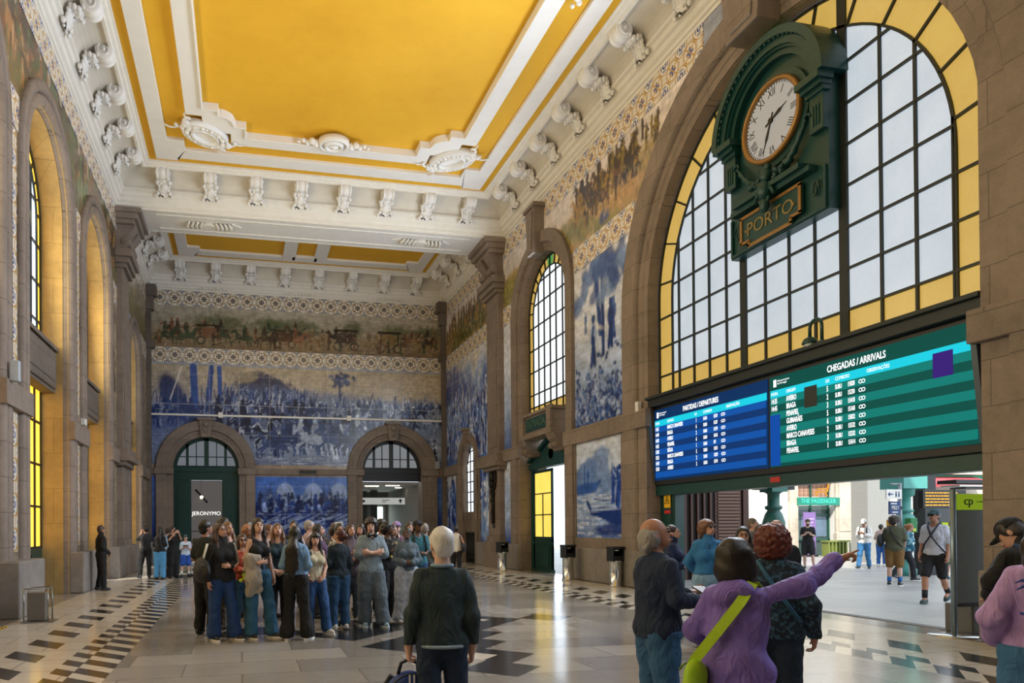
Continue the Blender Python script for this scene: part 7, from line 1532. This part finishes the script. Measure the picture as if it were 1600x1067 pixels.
sd = Sdf((-.28, -.25, -.55), (.28, .1, .0), .007); sd.ell((0, -.09, -.36), (.13, .05, .12), .02); link(bpy.data.objects.new('front_pocket', sd.mesh('front_pocket', COL_B)), bag)
m = MB(); m.tube([(-.07, 0, -.08), (-.05, 0, -.01), (0, 0, .012), (.05, 0, -.01), (.07, 0, -.08)], .012, 8); m.build('handle', plain('#10182a', .6), bag)
m = MB(); m.tube([(.165 * math.cos(t), -.075 , -.27 + .2 * math.sin(t)) for t in [PI * q / 14 for q in range(15)]], .006, 6); m.build('zip', plain('#0c1222', .4), bag)
m = MB()
for x in (-.012, .016): m.box(x - .005, x + .005, -.09, -.08, -.13, -.07)
m.build('zip_pull', plain('#d8d8d8', .4), bag)
MB().tube([(.1, .06, -.1), (.17, .1, -.2), (.16, .1, -.4)], .02, 8).build('shoulder_strap', plain('#101725', .7), bag); MB().tube([(-.1, .06, -.1), (-.15, .12, -.2), (-.13, .1, -.4)], .02, 8).build('shoulder_strap', plain('#101725', .7), bag)

# man in navy sweater, profile to the right, holding a wallet and phone
o, I = person(dict(pos=(2.74, 4.30), H=1.60, girth=1.15, face=62, look=78, pitch=14, legs='stand', R=((.25, .02, 1.14), (.17, .26, 1.12), (-.25, 1, .15), (-.4, -.2, 1)), L=((.25, .06, 1.15), (.12, .30, 1.15), (.2, 1, .1), (-.4, -.2, 1)), curl=dict(R=.6, L=.5), skin='m', belly=0,
    top=T_('#0f1c2e', boxy=.165, loose=.03, hem=.86, name='sweater', mat=fabric('#13243f', .3)), bot=dict(mat=DJ('#2f5c86', .45), d=.02), hair='fringe_bald', hc='#8b8a8a', shoes='#1d1c1b', label='balding grey haired man in navy sweater looking up at the board, holding a wallet'))
a, b = I['arms'][0], I['arms'][1]; up, hh = I['up'], I['h']
m = MB(); m.tube([hh((.0 + .09 * math.cos(t), -.05 + .045 * math.sin(t), .05 + .02 * math.cos(t))) for t in [PI * q / 6 for q in range(7)]], .012, 6) if False else None
sd = Sdf(np.array(hh((0, -.09, -.02))) - .16, np.array(hh((0, -.09, -.02))) + .2, .007); Fh = (np.array(hh((0, 0, 0))), rotm(-math.radians(16), math.radians(14)))
sd.ell((0, -.075, .02), (.07, .042, .085), .02, Fh); sd.ell((.055, -.03, .06), (.03, .048, .06), .02, Fh); sd.ell((-.055, -.03, .06), (.03, .048, .06), .02, Fh); sd.wob(.003, 80, 3)
link(bpy.data.objects.new('neck_hair', sd.mesh('neck_hair', hairmat('#7d7c7d'))), o)
mid = (a[2] + b[2]) / 2 + (a[3] + b[3]) * .055; wp = Matrix.Rotation(I['rz'], 4, 'Z') @ Vector(mid) + Vector((I['pos'][0], I['pos'][1], 0))
wl = empty('wallet', (wp.x, wp.y, wp.z + .015), I['rz'] + .2, label='open brown leather wallet held by the man in the navy sweater', cat='wallet')
MB().box(-.1, 0, -.05, .05, -.005, .006, T=lambda x, y, z: (x, y, z - x * .35)).build('left_flap', plain('#5a4630', .5, bump=.3), wl, bevel=.003); MB().box(0, .1, -.05, .05, -.005, .006, T=lambda x, y, z: (x, y, z + x * .35)).build('right_flap', plain('#3a2b1e', .5, bump=.3), wl, bevel=.003)

# woman with red curls in patterned jacket
o, I = person(dict(pos=(3.69, 4.35), H=1.54, f=1, girth=1.12, face=4, look=12, pitch=8, legs='stand', R=((.26, -.02, 1.1), (.27, .06, .86), (0, .2, -1), (-1, 0, 0)), L='belly', skin='m', top=T_('#16283a', loose=.035, sl_loose=.015, name='patterned_jacket', hem=.84, boxy=.17, mat=pattern_fabric('#10202f', '#33536c', 34, .55)), bot=dict(mat=DJ('#14263a', .3), d=.02), hair='bigcurl', hc='#571d10', label='woman with big red curly hair in dark blue patterned jacket, seen from behind'))
up = I['up']; m = MB(); m.tube([up(p_) for p_ in ((-.1, -.09, 1.44), (-.03, -.155, 1.32), (.08, -.165, 1.15), (.19, -.1, .98))], .014, 6); m.build('bag_strap', fabric('#2a5a78'), o)

# pointing woman in the purple jacket
o, I = person(dict(pos=(2.61, 3.35), H=1.46, f=1, girth=.93, hs=1.1, face=14, look=48, pitch=4, legs='stand',
    R=((.345, .12, 1.44), (.50, .33, 1.585), (.72, .45, .5), (.2, -.1, -1)), L=((-.0 + .27, .02, 1.12), (.2, .17, 1.02), (-.4, .6, .0), (0, 0, -1)), point=dict(R=True), curl=dict(R=.7, L=.4), skin='t',
    top=T_('#7257a8', loose=.045, sl_loose=.012, hem=.62, flare=.03, boxy=.185, name='purple_jacket', hood=1, wr=.006, mat=fabric('#7560b4', .5, .7, .12, 30)), bot=dict(mat=DJ('#1c2c44'), d=.01), hair='bob', hc='#120b09', label='woman with dark bob in purple jacket pointing to the right in the foreground'))
up = I['up']; S_ = I['S']
m = MB(); W2 = .026
P_ = [up(p_) for p_ in ((.11, -.06, 1.46), (.06, -.165, 1.34), (-.06, -.205, 1.16), (-.14, -.2, 1.05), (-.2, -.19, .97), (-.24, -.14, .9))]
P2 = [up(p_) for p_ in ((.11, -.06, 1.46), (.13, .08, 1.4), (.02, .18, 1.2), (-.12, .2, 1.05), (-.22, .1, .97), (-.25, -.06, .9))]
for PP, nm in ((P_, 0), (P2, 1)):
    rings = []
    for i, q in enumerate(PP):
        d_ = (PP[min(i + 1, 5)] - PP[max(i - 1, 0)]); d_ = d_ / np.linalg.norm(d_); n_ = np.array([0, -1 if nm == 0 else 1, 0.0]); s_ = np.cross(d_, n_); s_ /= np.linalg.norm(s_)
        rings.append([tuple(q + s_ * W2 * u_ + n_ * v_) for u_, v_ in ((-1, 0), (1, 0), (1, .006), (-1, .006))])
    m.loft(rings, 0, True, True, False)
m.build('lime_strap', plain('#a9cc1c', .6, bump=.3), o)
wp = Matrix.Rotation(I['rz'], 4, 'Z') @ Vector(up((-.2, -.19, .84))) + Vector((I['pos'][0], I['pos'][1], 0))
bag = empty('crossbody_bag', tuple(wp), I['rz'], label='lime green crossbody bag at the purple jacket woman\'s left hip', cat='bag')
sd = Sdf((-.15, -.22, -.2), (.15, .22, .2), .006); sd.ell((0, 0, -.02), (.055, .13, .11), .02); sd.ell((0, 0, .05), (.045, .10, .06), .03); sd.wob(.004, 34, 8); link(bpy.data.objects.new('pouch', sd.mesh('pouch', plain('#9cc414', .55, bump=.3, key='lime nylon'))), bag)
m = MB(); m.tube([(-.05, -.09, .07), (-.054, 0, .085), (-.05, .09, .07)], .006, 6); m.build('zip', plain('#5d7a10', .4), bag)

# girl in the lavender hoodie at the right edge
o, I = person(dict(pos=(4.31, 3.05), H=1.56, f=1, girth=1.05, face=-10, look=30, pitch=2, legs='stand', R='belly', L=((.25, -.04, 1.12), (.22, .12, .98), (-.4, .6, -.2), (0, 0, -1)), skin='p', top=T_('#a98bc4', loose=.045, sl_loose=.03, hood=1, hem=.90, name='hoodie', mat=fabric('#a88ac2', .3)), bot=dict(mat=DJ('#3a6c98', .2), d=.045, flare=.02), hair='long_wavy', hc='#24150e', hl=.30, shoes='#d0d0cc', label='girl with long dark wavy hair in lavender hoodie at the right edge'))
up = I['up']; PR = plain('#26408f', .7); m = MB()
bk = lambda x, z: up((x - .06, -.2, z + .07))
m.tube([bk(-.02, 1.12), bk(-.035, 1.2), bk(-.03, 1.27)], .007, 5)
for t in range(6): a_ = -.6 + t * .85; m.tube([bk(-.03, 1.27), bk(-.03 + .05 * math.cos(a_), 1.28 + .045 * math.sin(a_)), bk(-.03 + .085 * math.cos(a_), 1.26 + .05 * math.sin(a_))], [.008, .008, .003], 5)
m.tube([bk(-.09, 1.10), bk(-.03, 1.085), bk(.05, 1.1)], .008, 5); m.build('palm_print', PR, o)
text_obj('The', .06, PR, lambda u, v, n: tuple(up((u - .09, -.212 - n, 1.05 + v))), o, 'lettering', .002)
# seated or bending man beside her
o, I = person(dict(pos=(5.83, 4.10), H=1.66, girth=1.1, face=-45, look=-70, pitch=-25, lean=22, legs='stand', R='belly', L=((.28, .1, 1.2), (.16, .3, 1.12), (-.4, .5, .2), (0, 0, -1)), skin='l', top=T_('#111317', loose=.04, collar=1, name='jacket'), bot=dict(mat=DJ('#2e3d4a', .2), d=.04, flare=.02), hair='short', hc='#1b1512', cap='#15171a', shoes='#cfd2d4', sole='#f0f0ee', acc=[('backpack', '#1e3e66')], label='man in black cap and jacket leaning by the ticket stand, blue rucksack on his back'))
